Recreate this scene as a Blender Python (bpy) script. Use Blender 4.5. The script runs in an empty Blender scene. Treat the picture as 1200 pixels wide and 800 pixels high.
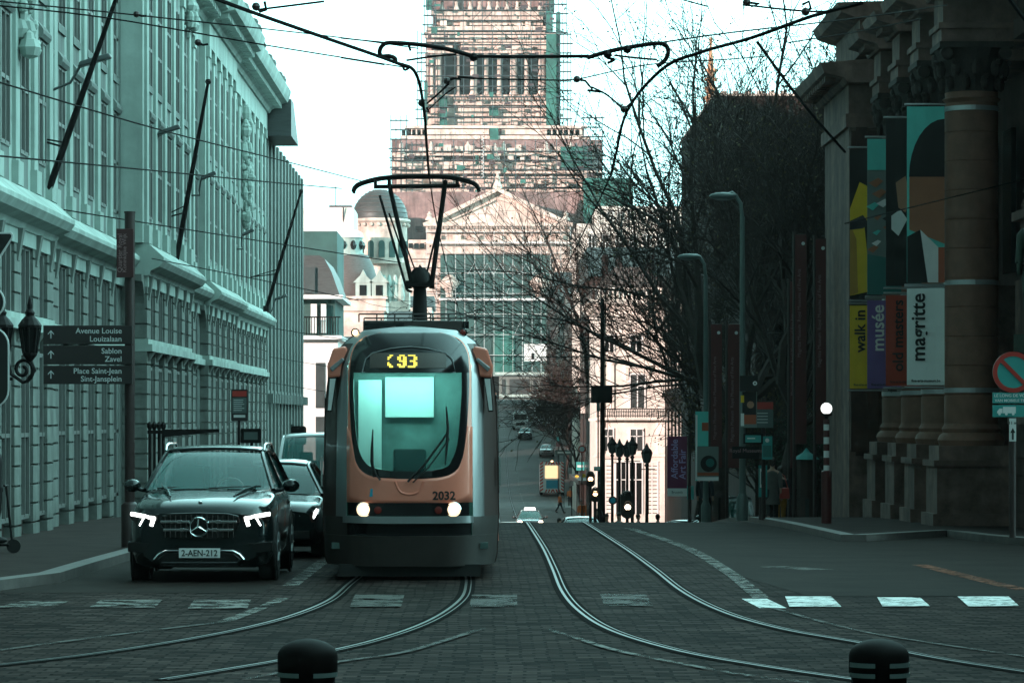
import bpy, bmesh, math, random
from mathutils import Vector, Matrix
R = math.radians
random.seed(7)
# ---------------------------------------------------------------- camera, world, sun
F = 3840.0; VX = 570.0; VY = 488.0; CZ = 2.2      # focal length in photo pixels, vanishing point, eye height
sc = bpy.context.scene
COL = sc.collection
cam_d = bpy.data.cameras.new('camera'); cam = bpy.data.objects.new('camera', cam_d); COL.objects.link(cam)
cam.location = (0, 0, CZ); cam.rotation_euler = (R(90), 0, 0)
cam_d.sensor_width = 36; cam_d.lens = F / 1200 * 36
cam_d.shift_x = 0.025; cam_d.shift_y = 0.0733
cam_d.clip_start = 0.5; cam_d.clip_end = 8000
sc.camera = cam

SUN_EL = 8.5; SUN_AZ = 40.0       # sun stands behind the viewer, to the left
world = bpy.data.worlds.new('World'); sc.world = world; world.use_nodes = True
nt = world.node_tree; nt.nodes.clear()
sky = nt.nodes.new('ShaderNodeTexSky'); sky.sky_type = 'NISHITA'; sky.sun_disc = False
sky.sun_elevation = R(SUN_EL); sky.sun_rotation = R(180 + SUN_AZ); sky.air_density = 1.0; sky.dust_density = 3.0; sky.ozone_density = 1.0
tint = nt.nodes.new('ShaderNodeMix'); tint.data_type = 'RGBA'; tint.blend_type = 'MULTIPLY'; tint.inputs[0].default_value = 1
tint.inputs[7].default_value = (0.70, 1.22, 1.10, 1)
desat = nt.nodes.new('ShaderNodeHueSaturation'); desat.inputs['Saturation'].default_value = 0.25
bg = nt.nodes.new('ShaderNodeBackground'); bg.inputs[1].default_value = 0.15
wo = nt.nodes.new('ShaderNodeOutputWorld')
nt.links.new(sky.outputs[0], desat.inputs['Color']); nt.links.new(desat.outputs[0], tint.inputs[6])
hazy = nt.nodes.new('ShaderNodeMix'); hazy.data_type = 'RGBA'; hazy.inputs[0].default_value = 0.8
hazy.inputs[7].default_value = (6.0, 11.8, 11.9, 1)      # thin bright cloud veil over the whole sky
wtc = nt.nodes.new('ShaderNodeTexCoord'); dotn = nt.nodes.new('ShaderNodeVectorMath'); dotn.operation = 'DOT_PRODUCT'; dotn.inputs[1].default_value = (0.90, 0.35, -0.22)
wmr = nt.nodes.new('ShaderNodeMapRange'); wmr.inputs[1].default_value = -0.35; wmr.inputs[2].default_value = 0.70; wmr.inputs[3].default_value = 0.11; wmr.inputs[4].default_value = 2.45
wmx = nt.nodes.new('ShaderNodeMix'); wmx.data_type = 'RGBA'; wmx.blend_type = 'MULTIPLY'; wmx.inputs[0].default_value = 1
nt.links.new(wtc.outputs['Generated'], dotn.inputs[0]); nt.links.new(dotn.outputs['Value'], wmr.inputs[0])
nt.links.new(tint.outputs[2], hazy.inputs[6]); nt.links.new(hazy.outputs[2], wmx.inputs[6]); nt.links.new(wmr.outputs[0], wmx.inputs[7]); nt.links.new(wmx.outputs[2], bg.inputs[0]); nt.links.new(bg.outputs[0], wo.inputs[0])

sun_d = bpy.data.lights.new('sun', 'SUN'); sun = bpy.data.objects.new('sun', sun_d); COL.objects.link(sun)
sun_d.energy = 5.0; sun_d.angle = R(0.5); sun_d.color = (1.0, 0.78, 0.71)
_d = Vector((math.sin(R(SUN_AZ)) * math.cos(R(SUN_EL)), math.cos(R(SUN_AZ)) * math.cos(R(SUN_EL)), -math.sin(R(SUN_EL))))
sun.rotation_euler = _d.to_track_quat('-Z', 'Y').to_euler()
sc.view_settings.view_transform = 'Standard'; sc.view_settings.look = 'None'
sc.view_settings.gamma = 1; sc.view_settings.use_curve_mapping = False
sc.view_settings.exposure = 0.58
sc.cycles.max_bounces = 6; sc.cycles.diffuse_bounces = 3; sc.cycles.glossy_bounces = 3
sc.cycles.transmission_bounces = 6; sc.cycles.transparent_max_bounces = 8
sc.cycles.sample_clamp_indirect = 4

# ---------------------------------------------------------------- profile of the street
PROF = [(-200, 0.15), (0, 0.15), (20, 0.13), (43, 0.02), (60, -0.15), (78, -0.34), (90, -0.80), (105, -1.85), (122, -3.0), (150, -4.15), (210, -5.3), (280, -6.05),
        (330, -6.15), (355, -5.6), (400, -3.2), (450, 0.4), (550, 3.9), (640, 5.6), (900, 6.2), (4000, 6.2)]
def G(y):
    n = len(PROF)
    if y <= PROF[0][0]: return PROF[0][1]
    if y >= PROF[-1][0]: return PROF[-1][1]
    for i in range(n - 1):
        if PROF[i][0] <= y <= PROF[i+1][0]: break
    def m(i):
        if i <= 0 or i >= n - 1: return 0
        a = (PROF[i][1]-PROF[i-1][1])/(PROF[i][0]-PROF[i-1][0]); b = (PROF[i+1][1]-PROF[i][1])/(PROF[i+1][0]-PROF[i][0])
        if a * b <= 0: return 0
        return 2*a*b/(a+b)
    (x0, y0), (x1, y1) = PROF[i], PROF[i+1]; h = x1-x0; t = (y-x0)/h
    return (2*t**3-3*t*t+1)*y0 + (t**3-2*t*t+t)*h*m(i) + (-2*t**3+3*t*t)*y1 + (t**3-t*t)*h*m(i+1)
def P(px, py, Y):            # photo pixel + distance -> point
    return (Y*(px-VX)/F, Y, CZ + Y*(VY-py)/F)
def GP(px, py, dz=0.0):      # photo pixel on the near ground -> point
    Y = 60.0
    for _ in range(60):
        Y2 = F*(CZ - (G(Y)+dz))/(py-VY); Y = 0.5*Y + 0.5*min(Y2, 95)
    return (Y*(px-VX)/F, Y, G(Y)+dz)
def XX(px, Y): return Y*(px-VX)/F
def ZZ(py, Y): return CZ + Y*(VY-py)/F

# ---------------------------------------------------------------- materials
def mat(name, col, rough=0.8, metal=0.0, var=0.25, scale=3.0, bump=0.0, bscale=None, spec=0.5, stretch=(1, 1, 1), emit=None, es=0.0, coat=0.0, col2=None, dirt=0.0):
    m = bpy.data.materials.new(name); m.use_nodes = True
    n = m.node_tree; b = n.nodes['Principled BSDF']
    b.inputs['Roughness'].default_value = rough; b.inputs['Metallic'].default_value = metal
    b.inputs['Specular IOR Level'].default_value = spec
    if coat: b.inputs['Coat Weight'].default_value = coat; b.inputs['Coat Roughness'].default_value = 0.04
    tc = n.nodes.new('ShaderNodeTexCoord'); mp = n.nodes.new('ShaderNodeMapping'); mp.inputs['Scale'].default_value = stretch
    n.links.new(tc.outputs['Object'], mp.inputs[0])
    if var > 0 or col2:
        no = n.nodes.new('ShaderNodeTexNoise'); no.inputs['Scale'].default_value = scale; no.inputs['Detail'].default_value = 8; no.inputs['Roughness'].default_value = 0.65
        n.links.new(mp.outputs[0], no.inputs[0])
        r = n.nodes.new('ShaderNodeValToRGB'); e = r.color_ramp.elements
        e[0].position = 0.32; e[1].position = 0.68
        c2 = col2 or col
        e[0].color = tuple(c*(1-var) for c in col) + (1,); e[1].color = tuple(min(1, c*(1+var*0.6)) for c in c2) + (1,)
        n.links.new(no.outputs['Fac'], r.inputs[0])
        last = r.outputs[0]
        if dirt:
            n2 = n.nodes.new('ShaderNodeTexNoise'); n2.inputs['Scale'].default_value = 0.9; n2.inputs['Detail'].default_value = 6
            mp2 = n.nodes.new('ShaderNodeMapping'); mp2.inputs['Scale'].default_value = (1.6, 1.6, 0.22)
            n.links.new(tc.outputs['Object'], mp2.inputs[0]); n.links.new(mp2.outputs[0], n2.inputs[0])
            r2 = n.nodes.new('ShaderNodeMapRange'); r2.inputs[1].default_value = 0.35; r2.inputs[2].default_value = 0.65; r2.inputs[3].default_value = 1-dirt; r2.inputs[4].default_value = 1.0
            n.links.new(n2.outputs['Fac'], r2.inputs[0])
            mx = n.nodes.new('ShaderNodeMix'); mx.data_type = 'RGBA'; mx.blend_type = 'MULTIPLY'; mx.inputs[0].default_value = 1
            n.links.new(last, mx.inputs[6]); n.links.new(r2.outputs[0], mx.inputs[7]); last = mx.outputs[2]
        n.links.new(last, b.inputs['Base Color'])
    else:
        b.inputs['Base Color'].default_value = tuple(col) + (1,)
    if bump > 0:
        nb = n.nodes.new('ShaderNodeTexNoise'); nb.inputs['Scale'].default_value = bscale or scale*4; nb.inputs['Detail'].default_value = 6
        n.links.new(mp.outputs[0], nb.inputs[0])
        bp = n.nodes.new('ShaderNodeBump'); bp.inputs['Strength'].default_value = bump; bp.inputs['Distance'].default_value = 0.02
        n.links.new(nb.outputs['Fac'], bp.inputs['Height']); n.links.new(bp.outputs[0], b.inputs['Normal'])
    if emit:
        b.inputs['Emission Color'].default_value = tuple(emit) + (1,); b.inputs['Emission Strength'].default_value = es
    return m
def glass_mat(name, col, alpha=0.35, rough=0.03):
    m = mat(name, col, rough, var=0, spec=0.8); b = m.node_tree.nodes['Principled BSDF']
    b.inputs['Alpha'].default_value = alpha; return m
M = {}
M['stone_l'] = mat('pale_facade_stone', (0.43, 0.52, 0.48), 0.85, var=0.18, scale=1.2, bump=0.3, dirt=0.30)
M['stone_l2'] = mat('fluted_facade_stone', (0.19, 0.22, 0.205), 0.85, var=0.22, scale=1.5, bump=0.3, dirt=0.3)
M['stone_base'] = mat('shaded_base_stone', (0.21, 0.235, 0.215), 0.85, var=0.35, scale=1.2, bump=0.3, dirt=0.4)  # darker than the pilasters: shade low on the facade put into the colour
M['plinth_l'] = mat('dark_plinth_stone', (0.075, 0.05, 0.045), 0.8, var=0.3, scale=2, dirt=0.3)
M['win_dark'] = mat('dark_window_glass', (0.012, 0.013, 0.013), 0.22, var=0.3, scale=0.6, spec=0.3)
M['win_far'] = mat('far_window_glass', (0.06, 0.07, 0.07), 0.15, var=0.4, scale=0.5)
M['frame_paint'] = mat('window_frame_paint', (0.16, 0.17, 0.16), 0.6, var=0.1)
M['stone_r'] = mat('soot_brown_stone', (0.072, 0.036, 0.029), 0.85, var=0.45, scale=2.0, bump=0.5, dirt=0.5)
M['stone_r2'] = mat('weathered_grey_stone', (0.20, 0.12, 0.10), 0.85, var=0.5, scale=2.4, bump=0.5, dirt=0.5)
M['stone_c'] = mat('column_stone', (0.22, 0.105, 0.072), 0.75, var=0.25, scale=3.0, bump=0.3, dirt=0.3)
M['carved_r'] = mat('soot_black_carving', (0.035, 0.025, 0.022), 0.9, var=0.5, scale=6)
M['stone_sun'] = mat('cream_render', (0.84, 0.77, 0.70), 0.85, var=0.18, scale=1.5, bump=0.2, dirt=0.2)
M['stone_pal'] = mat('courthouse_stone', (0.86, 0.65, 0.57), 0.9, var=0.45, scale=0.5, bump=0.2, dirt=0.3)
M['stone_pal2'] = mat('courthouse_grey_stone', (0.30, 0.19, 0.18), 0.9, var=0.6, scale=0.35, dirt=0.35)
M['brown_b'] = mat('brown_stone_front', (0.06, 0.033, 0.027), 0.85, var=0.35, scale=1.0, dirt=0.4)
M['dark_b'] = mat('dark_brick', (0.038, 0.024, 0.021), 0.9, var=0.4, scale=0.8, dirt=0.4)
M['slate'] = mat('grey_slate', (0.055, 0.060, 0.060), 0.5, var=0.3, scale=2, stretch=(1, 1, 6))
M['slate2'] = mat('brown_slate', (0.10, 0.085, 0.08), 0.6, var=0.3, scale=2, stretch=(1, 1, 6))
M['net'] = mat('green_scaffold_net', (0.025, 0.14, 0.115), 0.8, var=0.5, scale=0.35)
M['net2'] = mat('dark_green_net', (0.03, 0.085, 0.078), 0.8, var=0.4, scale=0.3)
M['scaf'] = mat('galvanised_tube', (0.07, 0.10, 0.11), 0.5, metal=0.3, var=0.1)
M['scaf_l'] = mat('pale_scaffold_tube', (0.55, 0.55, 0.55), 0.5, var=0.1)
M['plank'] = mat('scaffold_plank', (0.06, 0.04, 0.045), 0.8, var=0.3)
M['iron'] = mat('black_iron', (0.008, 0.006, 0.006), 0.6, var=0.2, spec=0.2)
M['iron_b'] = mat('dark_brown_iron', (0.035, 0.018, 0.017), 0.5, var=0.2)
M['wire'] = mat('wire_black', (0.006, 0.006, 0.006), 0.8, var=0, spec=0.05)
M['lamp_g'] = mat('teal_grey_lamp_paint', (0.10, 0.135, 0.13), 0.4, var=0.15, metal=0.2)
M['lamp_d'] = mat('dark_lamp_head', (0.05, 0.06, 0.06), 0.4, var=0.1)
M['black'] = mat('matt_black', (0.010, 0.009, 0.009), 0.6, var=0)
M['rubber'] = mat('tyre_rubber', (0.012, 0.011, 0.011), 0.85, var=0.2, scale=20)
M['white'] = mat('white_paint', (0.75, 0.76, 0.75), 0.5, var=0.08)
M['offwhite'] = mat('off_white_print', (0.62, 0.63, 0.62), 0.6, var=0)
M['red'] = mat('sign_red', (0.42, 0.035, 0.025), 0.4, var=0.1)
M['dred'] = mat('dark_red_paint', (0.085, 0.014, 0.014), 0.5, var=0.2)
M['orange'] = mat('hi_vis_orange', (0.85, 0.20, 0.04), 0.7, var=0.15, emit=None)
M['chrome'] = mat('chrome', (0.75, 0.77, 0.78), 0.12, metal=1, var=0)
M['plate'] = mat('number_plate_white', (0.8, 0.8, 0.8), 0.5, var=0)
M['skin'] = mat('skin', (0.42, 0.24, 0.18), 0.6, var=0.1)
M['hair'] = mat('brown_hair', (0.03, 0.018, 0.012), 0.7, var=0.3, scale=20)
M['bark'] = mat('tree_bark', (0.042, 0.030, 0.026), 0.9, var=0.4, scale=6, bump=0.5)
M['twig'] = mat('twig_bark', (0.040, 0.028, 0.024), 0.9, var=0.3, scale=4)
M['leaf'] = mat('spring_bud_leaf', (0.085, 0.065, 0.025), 0.8, var=0.4, scale=1)
M['leaf_d'] = mat('evergreen_leaf', (0.026, 0.045, 0.026), 0.8, var=0.4, scale=1)
M['lamp_on'] = mat('lit_white_lamp', (1, 1, 1), 0.3, var=0, emit=(1, 1, 0.97), es=1.1)
M['amber_on'] = mat('lit_amber_lens', (1, 0.5, 0.2), 0.3, var=0, emit=(1, 0.62, 0.32), es=4.0)
M['warm_on'] = mat('lit_warm_lamp', (1, 0.8, 0.6), 0.3, var=0, emit=(1, 0.80, 0.58), es=6.0)
M['drl_on'] = mat('lit_daytime_lamp', (1, 1, 1), 0.3, var=0, emit=(0.98, 1.0, 0.97), es=3.0)

# ---------------------------------------------------------------- mesh builder
class MB:
    def __init__(s): s.v = []; s.f = []
    def add(s, vs, fs):
        o = len(s.v); s.v += [tuple(p) for p in vs]; s.f += [tuple(o+i for i in q) for q in fs]; return s
    def box(s, x0, x1, y0, y1, z0, z1):
        if x0 > x1: x0, x1 = x1, x0
        if y0 > y1: y0, y1 = y1, y0
        if z0 > z1: z0, z1 = z1, z0
        return s.add([(x0,y0,z0),(x1,y0,z0),(x1,y1,z0),(x0,y1,z0),(x0,y0,z1),(x1,y0,z1),(x1,y1,z1),(x0,y1,z1)],
              [(0,3,2,1),(4,5,6,7),(0,1,5,4),(1,2,6,5),(2,3,7,6),(3,0,4,7)])
    def slab(s, x0, x1, y0, y1, top, bot, n=1):     # box whose top/bottom follow functions of y
        N = max(1, n); vs = []; fs = []
        for i in range(N+1):
            y = y0+(y1-y0)*i/N
            vs += [(x0,y,bot(y)),(x1,y,bot(y)),(x1,y,top(y)),(x0,y,top(y))]
        for i in range(N):
            a = i*4; b = a+4
            fs += [(a,b,b+1,a+1),(a+1,b+1,b+2,a+2),(a+2,b+2,b+3,a+3),(a+3,b+3,b,a)]
        fs += [(0,1,2,3),(4*N,4*N+3,4*N+2,4*N+1)]
        return s.add(vs, fs)
    def prism_y(s, poly, y0, y1):                    # poly of (x,z)
        n = len(poly)
        vs = [(x,y0,z) for x,z in poly]+[(x,y1,z) for x,z in poly]
        return s.add(vs, [tuple(range(n)), tuple(range(2*n-1,n-1,-1))]+[(i,(i+1)%n,n+(i+1)%n,n+i) for i in range(n)])
    def prism_x(s, poly, x0, x1):                    # poly of (y,z)
        n = len(poly)
        vs = [(x0,y,z) for y,z in poly]+[(x1,y,z) for y,z in poly]
        return s.add(vs, [tuple(range(n)), tuple(range(2*n-1,n-1,-1))]+[(i,(i+1)%n,n+(i+1)%n,n+i) for i in range(n)])
    def prism_z(s, poly, z0, z1):                    # poly of (x,y)
        n = len(poly)
        vs = [(x,y,z0) for x,y in poly]+[(x,y,z1) for x,y in poly]
        return s.add(vs, [tuple(range(n)), tuple(range(2*n-1,n-1,-1))]+[(i,(i+1)%n,n+(i+1)%n,n+i) for i in range(n)])
    def tube(s, pts, r, n=6, cap=True):
        pts = [Vector(p) for p in pts]; rs = r if isinstance(r, (list, tuple)) else [r]*len(pts)
        vs = []; fs = []; prev = None
        for i, p in enumerate(pts):
            t = (pts[min(i+1,len(pts)-1)]-pts[max(i-1,0)])
            if t.length < 1e-9: t = Vector((0,0,1))
            t.normalize()
            if prev is None:
                a = Vector((0,0,1)) if abs(t.z) < 0.9 else Vector((1,0,0))
                u = t.cross(a).normalized()
            else:
                u = (prev - t*prev.dot(t))
                u = u.normalized() if u.length > 1e-6 else t.orthogonal().normalized()
            prev = u; w = t.cross(u)
            for k in range(n):
                an = 2*math.pi*k/n; vs.append(p+(u*math.cos(an)+w*math.sin(an))*rs[i])
        for i in range(len(pts)-1):
            for k in range(n):
                fs.append((i*n+k,i*n+(k+1)%n,(i+1)*n+(k+1)%n,(i+1)*n+k))
        if cap: fs += [tuple(range(n-1,-1,-1)), tuple((len(pts)-1)*n+k for k in range(n))]
        return s.add(vs, fs)
    def lathe(s, prof, c, n=24, axis='z', cap=True):           # prof of (r, h)
        vs = []; fs = []
        for r, h in prof:
            for k in range(n):
                a = 2*math.pi*k/n; x, y = r*math.cos(a), r*math.sin(a)
                if axis == 'z': vs.append((c[0]+x,c[1]+y,c[2]+h))
                elif axis == 'y': vs.append((c[0]+x,c[1]+h,c[2]+y))
                else: vs.append((c[0]+h,c[1]+x,c[2]+y))
        for i in range(len(prof)-1):
            for k in range(n): fs.append((i*n+k,i*n+(k+1)%n,(i+1)*n+(k+1)%n,(i+1)*n+k))
        if cap: fs += [tuple(range(n-1,-1,-1)), tuple((len(prof)-1)*n+k for k in range(n))]
        return s.add(vs, fs)
    def ball(s, c, r, n=10, sx=1, sy=1, sz=1):
        vs = []; fs = []; m = max(4, n//2)
        for i in range(m+1):
            th = math.pi*i/m
            for k in range(n):
                a = 2*math.pi*k/n; vs.append((c[0]+r*sx*math.sin(th)*math.cos(a),c[1]+r*sy*math.sin(th)*math.sin(a),c[2]+r*sz*math.cos(th)))
        for i in range(m):
            for k in range(n): fs.append((i*n+k,i*n+(k+1)%n,(i+1)*n+(k+1)%n,(i+1)*n+k))
        return s.add(vs, fs)
    def loft(s, rings, cap=True, closed=True):
        n = len(rings[0]); vs = [p for r in rings for p in r]; fs = []
        for i in range(len(rings)-1):
            for k in range(n if closed else n-1): fs.append((i*n+k,i*n+(k+1)%n,(i+1)*n+(k+1)%n,(i+1)*n+k))
        if cap: fs += [tuple(range(n-1,-1,-1)), tuple((len(rings)-1)*n+k for k in range(n))]
        return s.add(vs, fs)
    def grid(s, rows):                               # open sheet
        n = len(rows[0]); vs = [p for r in rows for p in r]; fs = []
        for i in range(len(rows)-1):
            for k in range(n-1): fs.append((i*n+k,i*n+k+1,(i+1)*n+k+1,(i+1)*n+k))
        return s.add(vs, fs)
    def build(s, name, m, parent=None, smooth=None, bevel=0, off=None, merge=True, solid=0, subsurf=0):
        me = bpy.data.meshes.new(name)
        o_ = Vector(off) if off else Vector((0,0,0))
        vs = s.v if not off else [tuple(Vector(p)-o_) for p in s.v]
        me.from_pydata(vs, [], s.f)
        bm = bmesh.new(); bm.from_mesh(me)
        if merge: bmesh.ops.remove_doubles(bm, verts=bm.verts, dist=1e-5)
        bmesh.ops.recalc_face_normals(bm, faces=bm.faces)
        bm.to_mesh(me); bm.free()
        if smooth is not None:
            me.polygons.foreach_set('use_smooth', [True]*len(me.polygons)); me.set_sharp_from_angle(angle=R(smooth))
        me.materials.append(m)
        o = bpy.data.objects.new(name, me); COL.objects.link(o)
        if parent:
            o.parent = parent
        if off and not parent: o.location = o_
        if solid: md = o.modifiers.new('Solidify','SOLIDIFY'); md.thickness = solid; md.offset = 0
        if bevel: md = o.modifiers.new('Bevel','BEVEL'); md.width = bevel; md.segments = 2; md.limit_method = 'ANGLE'; md.angle_limit = R(35)
        if subsurf: md = o.modifiers.new('Subdivision','SUBSURF'); md.levels = subsurf; md.render_levels = subsurf
        return o
def comps(mb):
    par = list(range(len(mb.v)))
    def f(a):
        while par[a] != a: par[a] = par[par[a]]; a = par[a]
        return a
    for q in mb.f:
        for k in q[1:]:
            a, c = f(q[0]), f(k)
            if a != c: par[a] = c
    out = {}
    for q in mb.f: out.setdefault(f(q[0]), []).append(q)
    r = []
    for fs in out.values():
        ids = sorted({k for q in fs for k in q}); mp_ = {k: i for i, k in enumerate(ids)}
        m = MB(); m.v = [mb.v[k] for k in ids]; m.f = [tuple(mp_[k] for k in q) for q in fs]; r.append(m)
    return r
def tag(o, label=None, cat=None, group=None, kind=None):
    if label: o['label'] = label
    if cat: o['category'] = cat
    if group: o['group'] = group
    if kind: o['kind'] = kind
    return o
def thing(name, label, cat, loc=(0,0,0), rz=0, group=None):
    o = bpy.data.objects.new(name, None); COL.objects.link(o); o.location = loc; o.rotation_euler = (0,0,rz)
    o.empty_display_size = 0.3
    return tag(o, label, cat, group)
def struct(o): o['kind'] = 'structure'; return o
def kids(o): return [c for c in bpy.data.objects if c.parent == o]
def dup(root, loc, label, rz=None, scale=None):
    kc = {}
    for c in bpy.data.objects:
        if c.parent: kc.setdefault(c.parent.name, []).append(c)
    def rec(o, par):
        c = o.copy(); COL.objects.link(c)
        if par: c.parent = par; c.matrix_parent_inverse = o.matrix_parent_inverse.copy()
        for k in kc.get(o.name, []): rec(k, c)
        return c
    r = rec(root, None); r.location = loc; r['label'] = label
    if rz is not None: r.rotation_euler = (0,0,rz)
    if scale is not None: r.scale = scale if isinstance(scale, tuple) else (scale,)*3
    return r
_font_cache = []
def text(name, body, size, m, parent=None, loc=(0,0,0), rot=(math.pi/2,0,0), align='CENTER', bold=0.0, ext=0.002, sx=1.0, label=None, space=1.0):
    cu = bpy.data.curves.new(name, 'FONT'); cu.body = body; cu.size = size; cu.align_x = align; cu.align_y = 'CENTER'
    cu.extrude = ext; cu.offset = bold; cu.resolution_u = 3; cu.space_line = space
    t = bpy.data.objects.new('tmp_text', cu); COL.objects.link(t)
    dg = bpy.context.evaluated_depsgraph_get(); dg.update()
    me = bpy.data.meshes.new_from_object(t.evaluated_get(dg))
    bpy.data.objects.remove(t); bpy.data.curves.remove(cu)
    me.name = name; me.materials.clear(); me.materials.append(m)
    o = bpy.data.objects.new(name, me); COL.objects.link(o); o.location = loc; o.rotation_euler = rot; o.scale = (sx,1,1)
    if parent: o.parent = parent
    if label: o['label'] = label
    return o
# ================================================================ GROUND
def setts_mat():
    m = bpy.data.materials.new('granite_setts'); m.use_nodes = True; n = m.node_tree; b = n.nodes['Principled BSDF']
    tc = n.nodes.new('ShaderNodeTexCoord')
    br = n.nodes.new('ShaderNodeTexBrick'); br.inputs['Scale'].default_value = 1.0; br.inputs['Brick Width'].default_value = 0.24; br.inputs['Row Height'].default_value = 0.17
    br.inputs['Mortar Size'].default_value = 0.016; br.inputs['Mortar Smooth'].default_value = 0.3
    br.inputs['Color1'].default_value = (0.008, 0.0055, 0.005, 1); br.inputs['Color2'].default_value = (0.062, 0.043, 0.039, 1); br.inputs['Mortar'].default_value = (0.008, 0.006, 0.006, 1)
    no0 = n.nodes.new('ShaderNodeTexNoise'); no0.inputs['Scale'].default_value = 0.6; no0.inputs['Detail'].default_value = 2
    mixv = n.nodes.new('ShaderNodeVectorMath'); mixv.operation = 'MULTIPLY_ADD'; mixv.inputs[1].default_value = (0.10, 0.10, 0)
    n.links.new(tc.outputs['Object'], no0.inputs[0]); n.links.new(no0.outputs['Color'], mixv.inputs[0]); n.links.new(tc.outputs['Object'], mixv.inputs[2])
    n.links.new(mixv.outputs[0], br.inputs[0])
    no = n.nodes.new('ShaderNodeTexNoise'); no.inputs['Scale'].default_value = 0.35; no.inputs['Detail'].default_value = 9; no.inputs['Roughness'].default_value = 0.7
    n.links.new(tc.outputs['Object'], no.inputs[0])
    mr = n.nodes.new('ShaderNodeMapRange'); mr.inputs[1].default_value = 0.35; mr.inputs[2].default_value = 0.65; mr.inputs[3].default_value = 0.55; mr.inputs[4].default_value = 1.25
    n.links.new(no.outputs['Fac'], mr.inputs[0])
    mx = n.nodes.new('ShaderNodeMix'); mx.data_type = 'RGBA'; mx.blend_type = 'MULTIPLY'; mx.inputs[0].default_value = 1
    n.links.new(br.outputs[0], mx.inputs[6]); n.links.new(mr.outputs[0], mx.inputs[7]); n.links.new(mx.outputs[2], b.inputs['Base Color'])
    bp = n.nodes.new('ShaderNodeBump'); bp.inputs['Strength'].default_value = 1.0; bp.inputs['Distance'].default_value = 0.03
    n2 = n.nodes.new('ShaderNodeTexNoise'); n2.inputs['Scale'].default_value = 7; n2.inputs['Detail'].default_value = 3; n.links.new(tc.outputs['Object'], n2.inputs[0])
    ad = n.nodes.new('ShaderNodeMath'); ad.operation = 'MULTIPLY_ADD'; ad.inputs[1].default_value = -1.0
    n.links.new(br.outputs['Fac'], ad.inputs[0]); n.links.new(n2.outputs['Fac'], ad.inputs[2])
    n.links.new(ad.outputs[0], bp.inputs['Height']); n.links.new(bp.outputs[0], b.inputs['Normal'])
    b.inputs['Roughness'].default_value = 0.8; b.inputs['Specular IOR Level'].default_value = 0.03
    return m
M['setts'] = setts_mat()
M['asphalt'] = mat('worn_asphalt', (0.024, 0.018, 0.016), 0.8, spec=0.04, var=0.35, scale=0.8, bump=0.25, bscale=60)
M['asphalt_f'] = mat('far_road_surface', (0.055, 0.052, 0.05), 0.8, spec=0.2, var=0.3, scale=0.3)
M['pave'] = mat('pavement_slabs', (0.036, 0.026, 0.024), 0.85, spec=0.04, var=0.3, scale=1.3, bump=0.2)
M['kerb'] = mat('bluestone_kerb', (0.10, 0.085, 0.08), 0.6, var=0.3, scale=3)
M['earth'] = mat('ground_earth', (0.07, 0.062, 0.055), 0.9, var=0.3, scale=0.1)
M['paint_w'] = mat('road_paint_white', (0.85, 0.85, 0.83), 0.5, var=0.25, scale=5, bump=0.3)
def worn(name, col, keep, sc_=3.0):
    m = mat(name, col, 0.7, var=0.3, scale=4, spec=0.1); n = m.node_tree; b = n.nodes['Principled BSDF']
    tc = n.nodes.new('ShaderNodeTexCoord'); no = n.nodes.new('ShaderNodeTexNoise'); no.inputs['Scale'].default_value = sc_; no.inputs['Detail'].default_value = 10; no.inputs['Roughness'].default_value = 0.8
    n.links.new(tc.outputs['Object'], no.inputs[0])
    mr = n.nodes.new('ShaderNodeMapRange'); mr.inputs[1].default_value = keep-0.05; mr.inputs[2].default_value = keep+0.05
    n.links.new(no.outputs['Fac'], mr.inputs[0]); n.links.new(mr.outputs[0], b.inputs['Alpha']); return m
M['paint_worn'] = worn('worn_road_paint', (0.17, 0.16, 0.15), 0.50)
M['paint_faint'] = worn('faint_road_paint', (0.075, 0.066, 0.062), 0.47, 2.0)
M['paint_half'] = worn('scuffed_road_paint', (0.95, 0.95, 0.93), 0.445, 5.0)
M['paint_orange'] = worn('orange_road_paint', (0.14, 0.035, 0.012), 0.47)
M['rail'] = mat('polished_rail', (0.075, 0.07, 0.07), 0.42, metal=1, var=0.25, scale=2)
M['groove'] = mat('rail_groove', (0.006, 0.005, 0.005), 0.9, spec=0.02, var=0)

YS = [-150+10*i for i in range(15)] + [float(y) for y in range(0, 180)] + [180+5*i for i in range(100)] + [680+60*i for i in range(20)] + [2000, 4000]
def sheet(name, x0, x1, y0, y1, dz, m, xs=None):
    ys = sorted(set([y0, y1] + [y for y in YS if y0 < y < y1])); xs = xs or [x0, x1]
    b = MB(); b.grid([[(x, y, G(y)+dz) for x in xs] for y in ys]); return struct(b.build(name, m))
sheet('ground', -3000, 3000, -150, 4000, -0.03, M['earth'], xs=[-3000, -400, -60, 60, 400, 3000])
sheet('road', -60, 14, -60, 100, 0.0, M['setts'], xs=[-60, -12, 0, 14])
sheet('far_road', -5.6, 6.4, 96, 655, 0.004, M['asphalt_f'])
def catmull(pts, k=10):
    out = []
    for i in range(len(pts)-1):
        p0 = Vector(pts[max(i-1,0)]); p1 = Vector(pts[i]); p2 = Vector(pts[i+1]); p3 = Vector(pts[min(i+2,len(pts)-1)])
        for j in range(k):
            t = j/k; out.append(0.5*((2*p1)+(p2-p0)*t+(2*p0-5*p1+4*p2-p3)*t*t+(-p0+3*p1-3*p2+p3)*t**3))
    out.append(Vector(pts[-1])); return out
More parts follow.
